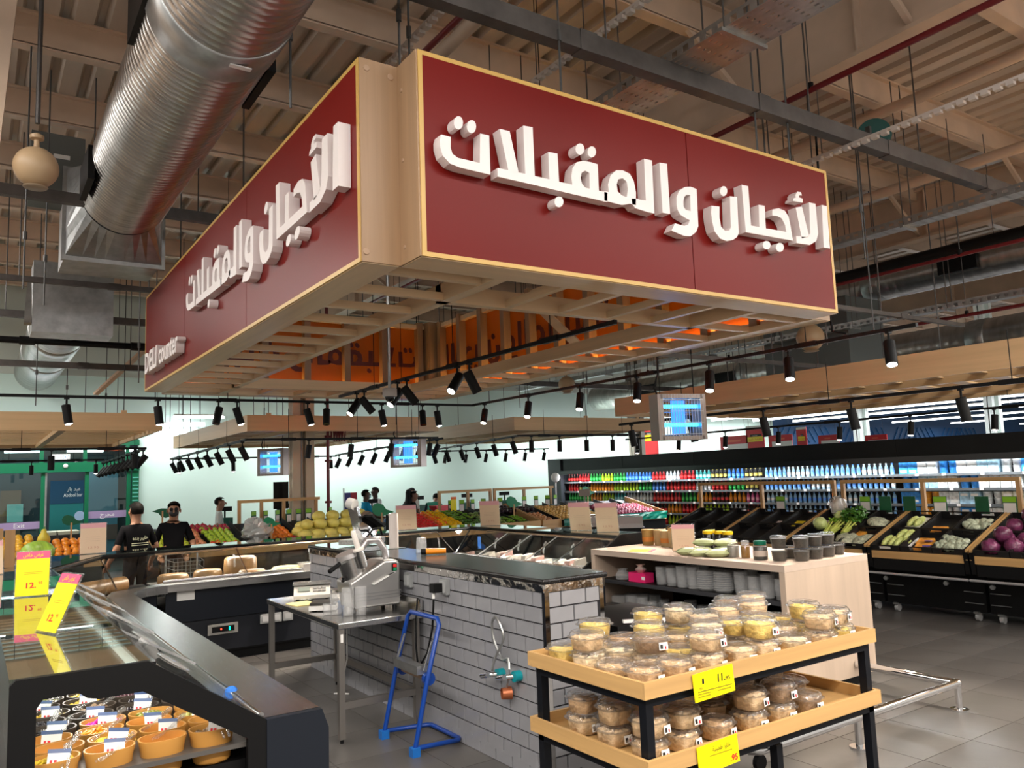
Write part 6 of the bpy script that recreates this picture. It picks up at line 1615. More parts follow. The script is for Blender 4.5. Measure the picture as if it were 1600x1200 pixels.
plan = {5: ['cola brown', 'red', 'green', 'lime', 'green', 'blue', 'blue', 'red', 'white', 'red', 'teal', 'dark', 'blue', 'dark'],
        4: ['red', 'dark', 'orange', 'orange', 'lime', 'lime', 'green', 'blue', 'red', 'red', 'white', 'red', 'green', 'dark'],
        3: ['green', 'green', 'orange', 'lime', 'teal', 'white', 'white', 'red', 'red', 'green', 'orange', 'cola brown', 'orange', 'pink'],
        2: ['red', 'lime', 'green', 'green', 'dark', 'dark', 'red', 'cola brown', 'orange', 'red', 'lime', 'lime', 'white', 'cola brown'],
        1: ['red', 'red', 'red', 'red', 'red', 'red', 'red', 'red', 'lime', 'white', 'cola brown', 'pink', 'teal', 'green']}
for li, segs in plan.items():
    for si, cname in enumerate(segs):
        for k in range(4):
            y = 16.75 - .45 * si - .112 * k
            lab = '%s drink bottle on the %s chiller shelf, block %s from the far end' % (cname, SHN[li], ORD[si])
            t = thing('drink_bottle', lab, 'bottle', (fx + .09, y, LV[li]), 0, '%s bottles, %s chiller shelf, block %d' % (cname, SHN[li], si + 1))
            m3 = BM[cname]
            put('bottle', m3[0], t); put('cap', m3[1], t); put('label_band', m3[2], t)
for li in (1, 2, 3, 4, 5):
    for k in range(26):
        y = 10.4 - .105 * k
        m3 = WM if (k // 5 + li) % 3 else WM2
        t = thing('water_bottle', '%s water bottle on the %s chiller shelf' % ('blue' if m3 is WM else 'clear', SHN[li]), 'bottle', (fx + .08, y, LV[li]), 0, '%s water bottles on the %s chiller shelf' % ('blue' if m3 is WM else 'clear', SHN[li]))
        put('bottle', m3[0], t); put('cap', m3[1], t); put('label_band', m3[2], t)
# dairy: cartons and tubs
DC = {'blue': (.04, .26, .70), 'white': (.72, .76, .76), 'pale blue': (.40, .62, .82), 'yellow': (.82, .60, .03), 'navy': (.05, .09, .22), 'red and white': (.75, .25, .25), 'orange': (.85, .32, .02), 'cream': (.70, .68, .52)}
cart = {}
for k, c in DC.items():
    m = mat('carton_' + k.replace(' ', '_'), c, .35, noise=((14, 14, 14), .35, 2))
    cart[k] = (MB().box(-.09, .09, -.075, .075, 0, .10).mesh('carton', m), MB().lathe([(.06, 0), (.065, .01), (.07, .085), (.074, .09), (.074, .1), (1e-4, .1)], 14).mesh('tub', m, True))
cst = MB().box(-.0915, -.09, -.055, .055, .03, .07).mesh('front_print', M['paper'])
dplan = {5: ['blue', 'white', 'blue', 'white', 'pale blue', 'white', 'blue', 'yellow', 'yellow', 'navy', 'cream', 'cream'], 4: ['blue', 'pale blue', 'white', 'blue', 'white', 'white', 'pale blue', 'white', 'navy', 'orange', 'orange', 'cream'],
         3: ['blue', 'orange', 'white', 'pale blue', 'white', 'cream', 'blue', 'red and white', 'navy', 'blue', 'yellow', 'orange'], 2: ['blue', 'orange', 'white', 'blue', 'white', 'cream', 'blue', 'red and white', 'navy', 'orange', 'yellow', 'yellow'], 1: ['blue', 'pink', 'white', 'white', 'cream', 'white', 'blue', 'red and white', 'navy', 'yellow', 'yellow', 'yellow']}
for li, segs in dplan.items():
    for si, cn in enumerate(segs):
        cn = cn if cn in cart else 'red and white'
        tubby = (si + li) % 3 == 1
        for k in range(2):
            for st in range(2):
                y = 7.55 - .32 * si - .16 * k
                t = thing('dairy_tub' if tubby else 'dairy_carton', '%s dairy %s, %s layer, %s chiller shelf, %s block from water' % (cn, 'tub' if tubby else 'carton', ('lower', 'upper')[st], SHN[li], ORD[si]), 'tub' if tubby else 'carton', (fx + .12, y, LV[li] + .1005 * st), 0, '%s dairy packs, %s shelf, block %d' % (cn, SHN[li], si + 1))
                put('tub' if tubby else 'carton', cart[cn][1 if tubby else 0], t)
                if not tubby and (si + st) % 2 == 0: put('front_print', cst, t)
# ------------------------------------------------------------------ posters above the chiller and far lamps
red_p = mat('poster_red', (.62, .015, .02), .5)
def poster(label, y0, y1, z0, z1, band=True):
    t = thing('hanging_poster', label, 'poster', (19.0, y0, z0))
    W, Hh = y1 - y0, z1 - z0
    MB().box(-.01, .01, 0, W, 0, Hh).build('sheet', red_p, t)
    if band:
        MB().box(-.016, -.011, .05, W - .05, Hh * .42, Hh * .60).build('yellow_band', M['yellowcard'], t)
        text(arabic('تخفيضات السعر'), M['redink'], Hh * .12, (-.018, W / 2, Hh * .51), (PI / 2, 0, -PI / 2), t, width=W * .75)
        MB().box(-.016, -.011, .1, W - .15, Hh * .61, Hh * .69).build('black_band', M['ink'], t)
        text(arabic('جديد'), M['paper'], Hh * .07, (-.018, W / 2, Hh * .65), (PI / 2, 0, -PI / 2), t, width=W * .3)
        MB().box(-.012, -.011, 0, W, Hh * .9, Hh).build('white_header', M['paper'], t)
    else:
        MB().box(-.016, -.011, .0, W * .86, -.02, Hh * .62).build('white_panel', M['paper'], t)
        MB().box(-.016, -.011, .25, W - .2, Hh * .72, Hh * .82).build('header_text', mat('poster_orange', (.75, .12, .05), .5), t)
    for y in (.1, W - .1): MB().cyl((0, y, Hh), (0, y, 6.775 - z0), .004, n=4).build('wire', M['black'], t)
poster('tall red and yellow price poster left of the taupe column', 19.45, 20.2, 2.45, 3.55)
poster('red and yellow price poster at the edge of the blue wall', 15.1, 15.75, 2.3, 3.1)
poster('wide red and white poster panel before the blue wall', 15.7, 16.75, 2.2, 2.85, False)
poster('red and white poster panel above the middle of the chiller', 14.15, 14.95, 2.3, 2.78, False)
poster('small red and yellow poster hanging over the chiller', 13.68, 14.0, 2.3, 2.95)
poster('red and white poster panel, third above the chiller', 12.7, 13.32, 2.3, 2.68, False)
poster('red and white poster panel beside the white column', 11.35, 11.95, 2.25, 2.60, False)
for i, (x, y0, y1) in enumerate(((20, 6, 19), (22.3, 5, 20), (24.6, 4, 20), (27, 4, 20), (30, 5, 20), (34, 5, 20), (39, 6, 20), (46, 6, 20))):
    t = thing('linear_lamp', 'long white fluorescent line, %s row beyond the chiller' % ORD[i], 'lamp', (x, y0, 3.62))
    MB().box(-.04, .04, 0, y1 - y0, 0, .05).build('tube', M['tube'], t)
    MB().box(-.05, .05, 0, y1 - y0, .051, .09).build('housing', M['paper'], t)
    for k in range(3): MB().cyl((0, 1 + k * 5, .09), (0, 1 + k * 5, 2.80), .006, n=4).build('wire', M['black'], t)
    if i in (0, 2, 4, 6): area_light('row_light', (0, (y1 - y0) / 2, -.03), .3, y1 - y0, 260, (.93, .97, 1), (0, 0, 0), t)
# ================================================================== MIDDLE PRODUCE STANDS
MY0, MZ0, MY1, MZ1 = 12.5, 1.00, 13.75, 1.30
ma = math.atan2(MZ1 - MZ0, MY1 - MY0)
def mid_stand(label, x0, x1):
    t = thing('produce_stand', label, 'produce stand', (x0, MY0, 0))
    W = x1 - x0
    MB().prism([(0, 0), (1.40, 0), (1.40, MZ1 - .03), (1.25, MZ1 - .06), (0, MZ0 - .06)], lambda u, v: (0, u, v), lambda u, v: (W, u, v)).build('body', M['black'], t)
    MB().box(0, W, -.03, 0, MZ0 - .12, MZ0 + .04).build('front_board', M['tray_x'], t)
    for x in (0, W): MB().prism([(0, MZ0 - .06), (1.25, MZ1 - .06), (1.25, MZ1 + .05), (0, MZ0 + .05)], lambda u, v: (x - .012, u, v), lambda u, v: (x + .012, u, v)).build('side_board', M['tray_y'], t)
    n = int(W / .42)
    for k in range(1, n):
        x = W * k / n
        MB().prism([(0, MZ0 - .05), (1.25, MZ1 - .05), (1.25, MZ1 + .03), (0, MZ0 + .03)], lambda u, v: (x - .006, u, v), lambda u, v: (x + .006, u, v)).build('divider', crate_m, t)
    return t
mid_stand('black produce stand with apples and melons behind the deli island', 2.25, 5.75)
mid_stand('black produce stand with peppers and green vegetables, middle', 6.45, 9.0)
mid_stand('black produce stand with potatoes and onions, right of the peppers', 9.05, 12.3)
mid_stand('black produce stand with mangoes at the far left', .1, 1.55)
def mframe(label, x0, x1, posts, z0=1.272, z1=1.66):
    t = thing('oak_rack', label, 'frame', (x0, 13.85, z0))
    W = x1 - x0; b = .05
    for f_ in posts: MB().box((W - b) * f_, (W - b) * f_ + b, -.025, .025, 0, z1 - z0 - b).build('post', M['frame_wood'], t)
    MB().box(0, W, -.025, .025, z1 - z0 - b, z1 - z0).build('top_bar', M['tray_x'], t)
mframe('oak frame standing behind the apples and melons', 3.72, 5.15, (0, .27, .55, .97))
mframe('left oak frame behind the peppers', 7.55, 8.78, (0, .55, 1))
mframe('right oak frame behind the potatoes', 8.83, 10.35, (0, .5, .97))
t = thing('oak_screen', 'stack of oak boards at the left frame edge behind the salad bar', 'boards', (.32, 11.9, 0))
for k in range(4): MB().box(-.35 + .13 * k, -.24 + .13 * k, 0, .05, .2, 1.52 - .02 * k).build('board', M['frame_wood'], t)
# fruit
def fruit_me(r, c, nm, sz=.92, sx=1, sy=1, stem=False):
    m = mat('fruit_' + nm, c, .32, noise=((25, 25, 25), .18, 2))
    return MB().ball((0, 0, 0), r, 10, 7, sz, sx, sy).mesh('fruit', m, True)
FR = {'yellow-green apple': (.042, (.52, .58, .03)), 'lime green apple': (.042, (.38, .55, .03)), 'pink apple': (.042, (.70, .25, .12)), 'red tomato': (.04, (.72, .07, .02)), 'orange': (.045, (.85, .22, .015)), 'dark red apple': (.042, (.40, .015, .05)), 'yellow pepper': (.05, (.88, .50, .0)), 'red pepper': (.05, (.70, .02, .02)), 'orange pepper': (.05, (.85, .16, .01)), 'cucumber': (.03, (.09, .22, .03)), 'courgette': (.03, (.28, .40, .10)), 'green chilli': (.025, (.20, .42, .03)), 'aubergine': (.045, (.025, .01, .02)), 'potato': (.042, (.68, .42, .12)), 'red onion': (.042, (.35, .04, .10)), 'brown onion': (.045, (.52, .25, .10)), 'mango': (.055, (.82, .45, .03)), 'orange mango': (.055, (.85, .28, .02))}
STRETCH = {'cucumber': 2.6, 'courgette': 2.6, 'green chilli': 2.8, 'aubergine': 1.6, 'mango': 1.4, 'orange mango': 1.4, 'potato': 1.25}
FM = {k: fruit_me(r, c, k.replace(' ', '_'), .92, 1, STRETCH.get(k, 1)) for k, (r, c) in FR.items()}
fstem = MB().cyl((0, 0, .03), (.004, 0, .052), .004, n=5).mesh('stem', M['stem'])
qf = random.Random(5)
def heap(kind, x0, x1, y0, y1, place, maxn=60, layers=1):
    r = FR[kind][0]; st = STRETCH.get(kind, 1)
    n = 0
    for L in range(layers):
        y = y0 + r * st + L * r
        while y < y1 - r * .5 and n < maxn:
            x = x0 + r + L * r
            while x < x1 - r * .4 and n < maxn:
                z = MZ0 + (y - MY0) * math.tan(ma) - .04 + r * .9 + L * r * 1.4
                t = thing(kind.replace('-', '_').replace(' ', '_'), '%s in the heap %s' % (kind, place), kind.split()[-1], (x + qf.uniform(-.014, .014), y + qf.uniform(-.014, .014), z + qf.uniform(0, .02)), qf.uniform(0, 6) if st == 1 else qf.uniform(-.2, .2), '%ss %s' % (kind, place))
                put('skin', FM[kind], t)
                if kind.endswith(('apple', 'pepper')): put('stem', fstem, t)
                n += 1
                x += r * 1.95
            y += r * st * 1.9
heap('dark red apple', 2.5, 3.5, 13.35, 13.72, 'at the back left of the apple stand', 44)
heap('yellow-green apple', 2.3, 2.72, 12.55, 13.35, 'at the left end of the apple stand', 46)
heap('pink apple', 2.78, 2.98, 12.55, 13.5, 'between the green apples', 22)
heap('lime green apple', 3.02, 3.42, 12.55, 13.6, 'left of the plastic bag', 56)
heap('red tomato', 3.0, 3.4, 12.52, 12.75, 'in front of the lime apples', 12, 2)
heap('orange', 3.95, 4.32, 12.7, 13.6, 'right of the plastic bag', 40)
heap('dark red apple', 4.0, 4.4, 12.52, 12.72, 'below the oranges', 10)
heap('red pepper', 6.52, 6.92, 12.55, 13.65, 'at the left of the pepper stand', 40)
heap('orange pepper', 6.95, 7.12, 12.75, 13.7, 'between red and yellow peppers', 16)
heap('yellow pepper', 7.0, 7.45, 12.55, 13.7, 'in the middle of the pepper stand', 44)
heap('cucumber', 7.5, 7.9, 12.55, 13.0, 'in the front crate of the pepper stand', 30)
heap('green chilli', 7.5, 7.9, 13.05, 13.7, 'behind the cucumbers', 36)
heap('courgette', 7.95, 8.35, 12.55, 13.7, 'right of the cucumbers', 40)
heap('green chilli', 8.4, 8.85, 12.55, 13.2, 'at the right end of the pepper stand', 36)
heap('aubergine', 8.45, 9.4, 13.25, 13.7, 'at the back between the stands', 30)
heap('brown onion', 9.1, 9.4, 12.55, 13.1, 'beside the potato bags', 24)
heap('potato', 9.55, 10.65, 12.62, 13.6, 'in the green lined bin', 110)
heap('red onion', 10.85, 12.2, 12.62, 13.6, 'in the right green lined bin', 130)
heap('mango', .2, .8, 12.6, 13.6, 'at the far left stand', 40)
heap('orange mango', .85, 1.45, 12.6, 13.4, 'at the right of the far left stand', 30)
# green liner bins
for x0, x1, l in ((9.5, 10.1, 'green plastic lined bin of potatoes, left'), (10.12, 10.75, 'green plastic lined bin of potatoes, right'), (10.8, 12.25, 'green plastic lined bin of red onions')):
    t = thing('lined_bin', l, 'bin', (x0, 12.44, MZ0 - .10))
    b = MB(); n = 14; W = x1 - x0; q_ = random.Random(int(x0 * 10))
    vs = []
    for i in range(n + 1):
        for z in (0, .06, .11, .15): vs.append((W * i / n, -.05 + q_.uniform(-.012, .012), z))
    fs = [(i * 4 + k, (i + 1) * 4 + k, (i + 1) * 4 + k + 1, i * 4 + k + 1) for i in range(n) for k in range(3)]
    b.add(vs, fs).build('green_liner', mat('green_liner', (.0, .14, .10), .3), t, False)
    MB().box(0, W, -.03, .035, .0, .12).build('bin_front', M['black'], t)
# melons
mel_me = MB().ball((0, 0, 0), .10, 16, 10, .88, 1.25, 1).mesh('melon', mat('yellow_melon', (.80, .68, .16), .4, noise=((9, 9, 9), .12, 3), bump=(30, .2)), True)
mp = []
for i in range(7): mp.append((4.45 + .21 * i, 12.62, 1.08)); mp.append((4.42 + .21 * i, 12.85, 1.13))
for i in range(6): mp.append((4.52 + .22 * i, 12.74, 1.24)); mp.append((4.55 + .22 * i, 13.05, 1.2))
for i in range(4): mp.append((4.75 + .24 * i, 12.82, 1.36))
for i, p in enumerate(mp):
    t = thing('yellow_melon', 'round yellow melon in the pile behind the back deli case', 'melon', p, qf.uniform(0, 3), 'yellow melons in the pile')
    put('rind', mel_me, t)
t = thing('watermelon', 'pale green watermelon at the left behind the price cards', 'watermelon', (.72, 12.0, 1.0), .4)
MB().ball((0, 0, .15), .16, 18, 12, .95, 1.3, 1).build('rind', mat('watermelon_rind', (.30, .48, .06), .35, noise=((14, 3, 3), .5, 4)), t, True)
MB().cyl((.2, 0, .16), (.24, .01, .19), .008, n=6).build('stem', M['stem'], t)
t = thing('display_table', 'low dark table under the watermelon at the far left', 'table', (.72, 12.0, 0))
MB().box(-.5, .5, -.25, .25, .92, 1.0).build('tabletop', M['black'], t)
for sx in (-.45, .45):
    for sy in (-.2, .2): MB().box(sx - .03, sx + .03, sy - .03, sy + .03, 0, .92).build('leg', M['black'], t)
t = thing('squash', 'yellow pear shaped squash on top of the mangoes', 'squash', (.85, 13.0, 1.20))
MB().lathe([(.05, 0), (.085, .05), (.07, .11), (.035, .16), (.03, .2), (1e-4, .21)], 14).build('skin', mat('squash_yellow', (.70, .58, .06), .4), t, True)
MB().cyl((0, 0, .2), (.01, 0, .24), .008, n=6).build('stem', M['stem'], t)
t = thing('plastic_bag_roll', 'crumpled clear produce bag lying on the apples', 'bag', (3.72, 12.75, 1.10))
q_ = random.Random(3); b = MB().ball((0, 0, .1), .24, 18, 12, .75)
b.v = [tuple(Vector(v) * q_.uniform(.78, 1.18)) for v in b.v]
b.build('bag', glass('bag_film', (.92, .92, .92), 1.6, .15, .45, (.80, .82, .80)), t)
# leaf shaped signs
def leaf_sign(label, x, y, z0, zh, s=1, ry=0):
    t = thing('leaf_sign', label, 'sign', (x, y, z0))
    pts = [(.16 * s, 0), (.06 * s, .035 * s), (.02 * s, .09 * s), (-.05 * s, .115 * s), (-.10 * s, .10 * s), (-.125 * s, .05 * s), (-.11 * s, 0), (-.06 * s, -.035 * s), (.02 * s, -.04 * s)]
    MB().prism(pts, lambda u, v: (u, -.006, zh + v), lambda u, v: (u, .006, zh + v)).build('leaf_board', M['leafgreen'] if ry else mat('leaf_dark', (.0, .11, .05), .45), t)
    MB().box(-.012, .012, -.008, .008, 0, zh).build('stick', M['frame_wood'], t)
leaf_sign('dark green leaf sign on a stick above the mangoes', 1.22, 13.4, 1.2, .26, 1.0)
leaf_sign('dark green leaf sign beside the man pushing a trolley', 2.55, 13.9, 1.1, .45, -1.0)
leaf_sign('bright green leaf sign above the oranges', 3.9, 12.6, 1.05, .24, 1.0, 1)
leaf_sign('large bright green leaf sign in front of the checkout', 6.05, 13.2, 0, 1.34, 1.5, 1)
leaf_sign('bright green leaf sign above the chillies', 8.75, 13.0, 1.1, .25, 1.4, 1)
leaf_sign('bright green leaf sign over the red onions', 11.1, 13.6, 1.15, .32, 1.3, 1)
fl2 = MB().box(-.05, .05, -.005, .005, 0, .22).mesh('flag_board', mat('flag_green', (.0, .09, .03), .45))
fl3 = MB().box(-.04, .04, -.008, -.0055, .01, .13).mesh('price_sheet', M['paper'])
fl4 = MB().box(-.045, .045, -.008, -.0055, .15, .215).mesh('lime_header', MATS['lime_print'])
for i, x in enumerate((3.95, 4.15, 4.35, 4.55, 4.72, 4.9, 5.3, 8.0, 8.25, 8.5, 8.9, 9.15, 9.5, 9.8, 7.75, 10.1, 10.3)):
    t = thing('price_flag', 'narrow green price flag, %s from the left behind the middle stands' % ORD[i], 'price flag', (x, 13.72, 1.25), qf.uniform(-.7, .7), 'price flags behind the middle stands')
    put('flag_board', fl2, t); put('price_sheet', fl3, t); put('lime_header', fl4, t)
t = thing('price_flag', 'yellow price flag with orange top beside the left pepper frame', 'price flag', (7.75, 13.6, 1.27))
MB().box(-.06, .06, -.005, .005, 0, .22).build('flag_board', M['yellowcard'], t)
MB().box(-.06, .06, -.008, -.004, .22, .27).build('flag_top', mat('flag_orange', (.85, .16, .02), .4), t)
# till scale behind the potatoes
for i, (x, y) in enumerate(((8.9, 11.0), (9.1, 10.1))):
    t = thing('produce_scale', 'grey produce scale with %s standing beyond the cabinet' % ('a tall display post' if i == 0 else 'a printer'), 'scale', (x, y, 0), -.7)
    MB().box(-.25, .25, -.2, .2, 0, .98).build('stand', M['black'], t)
    MB().prism([(-.2, .98), (.2, .98), (.2, 1.12), (-.05, 1.16), (-.2, 1.05)], lambda u, v: (-.22, u, v), lambda u, v: (.22, u, v)).build('housing', mat('scale_grey', (.45, .43, .42), .4), t)
    MB().box(-.18, .18, -.02, .18, 1.165, 1.18).build('plate', M['steel'], t)
    if i == 0:
        MB().box(-.015, .015, .16, .19, 1.15, 1.5).build('display_post', mat('post_taupe', (.26, .23, .20), .4), t)
        MB().box(-.10, .10, .15, .2, 1.5, 1.62).build('display', mat('post_taupe', (.26, .23, .20), .4), t)

# ================================================================== CHECKOUTS
gdk = mat('checkout_green', (.0, .075, .045), .4); gry = mat('checkout_grey', (.42, .48, .47), .45)
def checkout(label, x, y, w_=1.2):
    t = thing('checkout_desk', label, 'checkout', (x, y, 0))
    MB().box(-w_ / 2, w_ / 2, -.4, .4, 0, .86).build('desk', gdk, t)
    MB().box(-w_ / 2 - .03, w_ / 2 + .03, -.43, .43, .86, .90).build('desk_top', mat('desk_top', (.10, .11, .11), .35), t)
    MB().box(-.1, w_ / 2, -.41, -.4, .05, .82).build('grey_panel', gry, t)
    MB().box(-.12, .2, .05, .3, .90, 1.22).build('till_box', gdk, t)
    MB().cyl((.05, .15, 1.22), (.05, .15, 1.36), .02, n=8).build('pole', M['black'], t)
    MB().box(-.13, .2, .12, .16, 1.36, 1.46).build('customer_display', M['black'], t)
for i, (x, y) in enumerate(((4.6, 18.2), (6.0, 18.4), (8.15, 18.3), (9.9, 19.2), (11.3, 19.0), (12.6, 19.1))):
    checkout('green and grey checkout desk with till, %s from the left' % ORD[i], x, y)
t = thing('till_monitor', 'tall black screen beside the cream column', 'screen', (4.78, 14.9, 0))
MB().box(-.06, .06, -.03, .03, 0, 1.5).build('post', M['black'], t); MB().box(-.14, .14, -.05, -.03, 1.45, 1.95).build('screen', M['blackgloss'], t)
t = thing('banner_board', 'blue and red chequered display board beside the cashier', 'board', (7.55, 18.6, 0))
MB().box(-.03, -.01, -.03, .03, 0, 1.75).build('post', M['galv'], t)
for i in range(3):
    MB().box(0, .15, -.02, .02, .85 + .27 * i, 1.1 + .27 * i).build('blue_square', mat('board_blue', (.05, .04, .25), .5), t)
    MB().box(.155, .32, -.02, .02, .85 + .27 * i, 1.1 + .27 * i).build('red_square', mat('board_red', (.55, .02, .04), .5), t)
t = thing('carrier_box', 'shiny red basket held at the checkout', 'basket', (9.55, 17.4, 1.12), .2)
MB().prism([(-.2, 0), (.2, 0), (.26, .13), (-.26, .13)], lambda u, v: (u, -.14, v), lambda u, v: (u, .14, v)).build('basket', mat('basket_red', (.70, .02, .03), .4), t)
for i in range(7):
    t = thing('grocery_item', 'grocery item on the checkout desk beside the cashier, %s from the left' % ORD[i], 'groceries', (8.0 + .12 * i, 17.98 + .04 * (i % 2), .901), i)
    MB().box(-.05, .05, -.04, .04, 0, .08 + .03 * (i % 3)).build('pack', mat('grocery_%d' % i, ((.6, .1, .1), (.2, .5, .2), (.7, .7, .7), (.1, .3, .7), (.8, .6, .2), (.75, .5, .45), (.3, .5, .8))[i], .4), t)
t = thing('globe_lamp', 'white globe lamp on a thin post by the chiller end', 'lamp', (12.35, 16.4, 0))
MB().cyl((0, 0, 0), (0, 0, 1.72), .02, n=8).build('post', M['galv'], t); MB().ball((0, 0, 1.82), .12, 16, 10).build('globe', M['paper'], t, True)
MB().lathe([(.2, 0), (.2, .03), (.03, .04)], 16).build('base', M['galv'], t)

# ================================================================== PEOPLE
def skin_body(joints, edges):
    me = bpy.data.meshes.new('skeleton')
    names = list(joints)
    me.from_pydata([joints[n][0] for n in names], [(names.index(a), names.index(b)) for a, b in edges], [])
    o = bpy.data.objects.new('skeleton', me); col.objects.link(o)
    md = o.modifiers.new('skin', 'SKIN'); md.use_smooth_shade = True
    for i, n in enumerate(names):
        r = joints[n][1]; r = r if isinstance(r, tuple) else (r, r)
        me.skin_vertices[0].data[i].radius = r
        me.skin_vertices[0].data[i].use_root = n == 'pelvis'
    ss = o.modifiers.new('sub', 'SUBSURF'); ss.levels = 2; ss.render_levels = 2
    out = bpy.data.meshes.new_from_object(o.evaluated_get(bpy.context.evaluated_depsgraph_get()))
    bpy.data.objects.remove(o)
    return out
def person(label, loc, rz, h=1.72, shirt=(.02, .02, .022), pants=(.03, .035, .05), skin=(.30, .15, .09), hair=(.006, .005, .004), la=None, ra=None, lean=0, sleeve=.55, mask=None, glasses=False, step=0, headturn=0, bald=False):
    s = h / 1.78
    t = thing('person', label, 'person', loc, rz)
    def L(z, y=0): return (0, y - lean * max(0, z - .95), z - lean * .25 * max(0, z - .95))
    J = {'pelvis': (L(.95), (.145, .105)), 'spine': (L(1.13), (.135, .10)), 'chest': (L(1.33), (.165, .115)), 'neckb': (L(1.47, .01), (.07, .065)), 'neck': (L(1.525, -.005), .062), 'jaw': (L(1.58, -.025), (.070, .088)), 'head': (L(1.655, -.02), (.088, .108)), 'crown': (L(1.72, -.012), (.064, .08))}
    E = [('pelvis', 'spine'), ('spine', 'chest'), ('chest', 'neckb'), ('neckb', 'neck'), ('neck', 'jaw'), ('jaw', 'head'), ('head', 'crown')]
    arms = {-1: la or ((-.24, .03, 1.14), (-.22, -.10, .92)), 1: ra or ((.24, .03, 1.14), (.22, -.10, .92))}
    for sg, n in ((-1, 'l'), (1, 'r')):
        e, w_ = arms[sg]
        J[n + 'sh'] = ((sg * .165, *L(1.42)[1:]), .062); J[n + 'el'] = (e, .043); J[n + 'wr'] = (w_, .029)
        d = (Vector(w_) - Vector(e)).normalized() * .07
        J[n + 'pa'] = (tuple(Vector(w_) + d), (.036, .022))
        E += [('chest', n + 'sh'), (n + 'sh', n + 'el'), (n + 'el', n + 'wr'), (n + 'wr', n + 'pa')]
        st = step * sg
        J[n + 'hip'] = ((sg * .085, 0, .88), .088); J[n + 'kn'] = ((sg * .095, -.02 - st * .5, .50), .060); J[n + 'an'] = ((sg * .095, .02 - st, .09), .043); J[n + 'to'] = ((sg * .105, -.13 - st, .045), .04)
        E += [('pelvis', n + 'hip'), (n + 'hip', n + 'kn'), (n + 'kn', n + 'an'), (n + 'an', n + 'to')]
    me = skin_body(J, E)
    me.materials.clear()
    key = '%d%d%d' % tuple(int(v * 99) for v in shirt)
    ms = [mat('skin_%d' % int(skin[0] * 99), skin, .5), mat('shirt_' + key, shirt, .9, spec=.1), mat('pants_%d%d%d' % tuple(int(v * 99) for v in pants), pants, .8), mat('shoe_dark', (.02, .018, .016), .5)]
    for m in ms: me.materials.append(m)
    segs = [(a, b, Vector(J[a][0]), Vector(J[b][0])) for a, b in E]
    for p in me.polygons:
        c = Vector(p.center); best = None
        for a, b, pa, pb in segs:
            d = pb - pa; u = max(0, min(1, (c - pa).dot(d) / max(d.length_squared, 1e-9))); dist = (c - (pa + d * u)).length
            if best is None or dist < best[0]: best = (dist, a, b, u)
        _, a, b, u = best
        i = 1
        if b in ('neck', 'jaw', 'head', 'crown'): i = 0
        elif b.endswith('el') and a.endswith('sh'): i = 1 if u < sleeve + .2 else 0
        elif b.endswith(('wr', 'pa')): i = 0 if sleeve < 1 else (1 if b.endswith('wr') and u < .9 else 0)
        elif b.endswith(('kn', 'an')) or (b.endswith('hip')): i = 2
        elif b.endswith('to'): i = 3
        if i == 1 and c.z < .93: i = 2
        p.material_index = i; p.use_smooth = True
    body = put('body', me, t, None, None, (s, s, s))
    # fingers on the same scale
    for n in ('l', 'r'):
        w_, pa = Vector(J[n + 'wr'][0]), Vector(J[n + 'pa'][0])
        d = (pa - w_).normalized(); side = d.cross(Vector((0, 0, 1))); side = side.normalized() if side.length > .1 else Vector((1, 0, 0)); dn = d.cross(side).normalized()
        if dn.z > 0: dn = -dn
        f = MB()
        for k, ln in enumerate((.062, .072, .075, .065)):
            b0 = pa + side * (.024 - .016 * k) - d * .005
            f.tube([b0, b0 + d * ln * .5 + dn * .008, b0 + d * ln * .85 + dn * .03], [.0095, .0085, .006], 6)
        tb0 = w_ + d * .03 + side * .03
        f.tube([tb0, tb0 + d * .03 + side * .02, tb0 + d * .06 + side * .015 + dn * .015], [.011, .0095, .007], 6)
        f.build('hand', ms[0], body, True)
    hc = Vector(J['head'][0])
    # hair cap, ears, nose, eyes, mouth
    hb = MB().ball((0, 0, 0), 1, 16, 10)
    hb.v = [(x * .094, y * .116 + .010, z * .102 + .018) for x, y, z in hb.v if True]
    keep = [i for i, v in enumerate(hb.v) if (v[2] > .035 + max(0, -v[1]) * .25 or (v[1] > .03 and v[2] > -.05))]
    ks = set(keep); hb.f = [f for f in hb.f if all(i in ks for i in f)]
    if not bald: hb.build('hair', mat('hair_dark', hair, .7, spec=.1), body, True, hc)
    for sg in (-1, 1):
        MB().ball((0, 0, 0), .022, 8, 6, 1.4, .5, .9).build('ear', ms[0], body, True, hc + Vector((sg * .088, .01, -.02)))
        MB().ball((0, 0, 0), .011, 8, 6, .7).build('eye', M['ink'], body, True, hc + Vector((sg * .03, -.100, .0)))
    MB().ball((0, 0, 0), .016, 8, 6, 1.5, .8, 1).build('nose', ms[0], body, True, hc + Vector((0, -.113, -.025)))
    MB().box(-.022, .022, -.004, .004, -.004, .004).build('mouth', mat('lips', tuple(v * .6 for v in skin), .5), body, False, hc + Vector((0, -.104, -.062)))
    if mask:
        mb_ = MB().ball((0, 0, 0), .062, 14, 8, .85, 1.05, .75)
        mb_.build('face_mask', mat('mask_%d' % int(mask[2] * 99), mask, .7), body, True, hc + Vector((0, -.07, -.05)))
    if glasses:
        for sg in (-1, 1): MB().lathe([(.024, -.003), (.026, 0), (.024, .003)], 12, Matrix.Translation(hc + Vector((sg * .032, -.108, .005))) @ Matrix.Rotation(PI / 2, 4, 'X')).build('glasses_rim', M['black'], body)
    return t, body, J, s
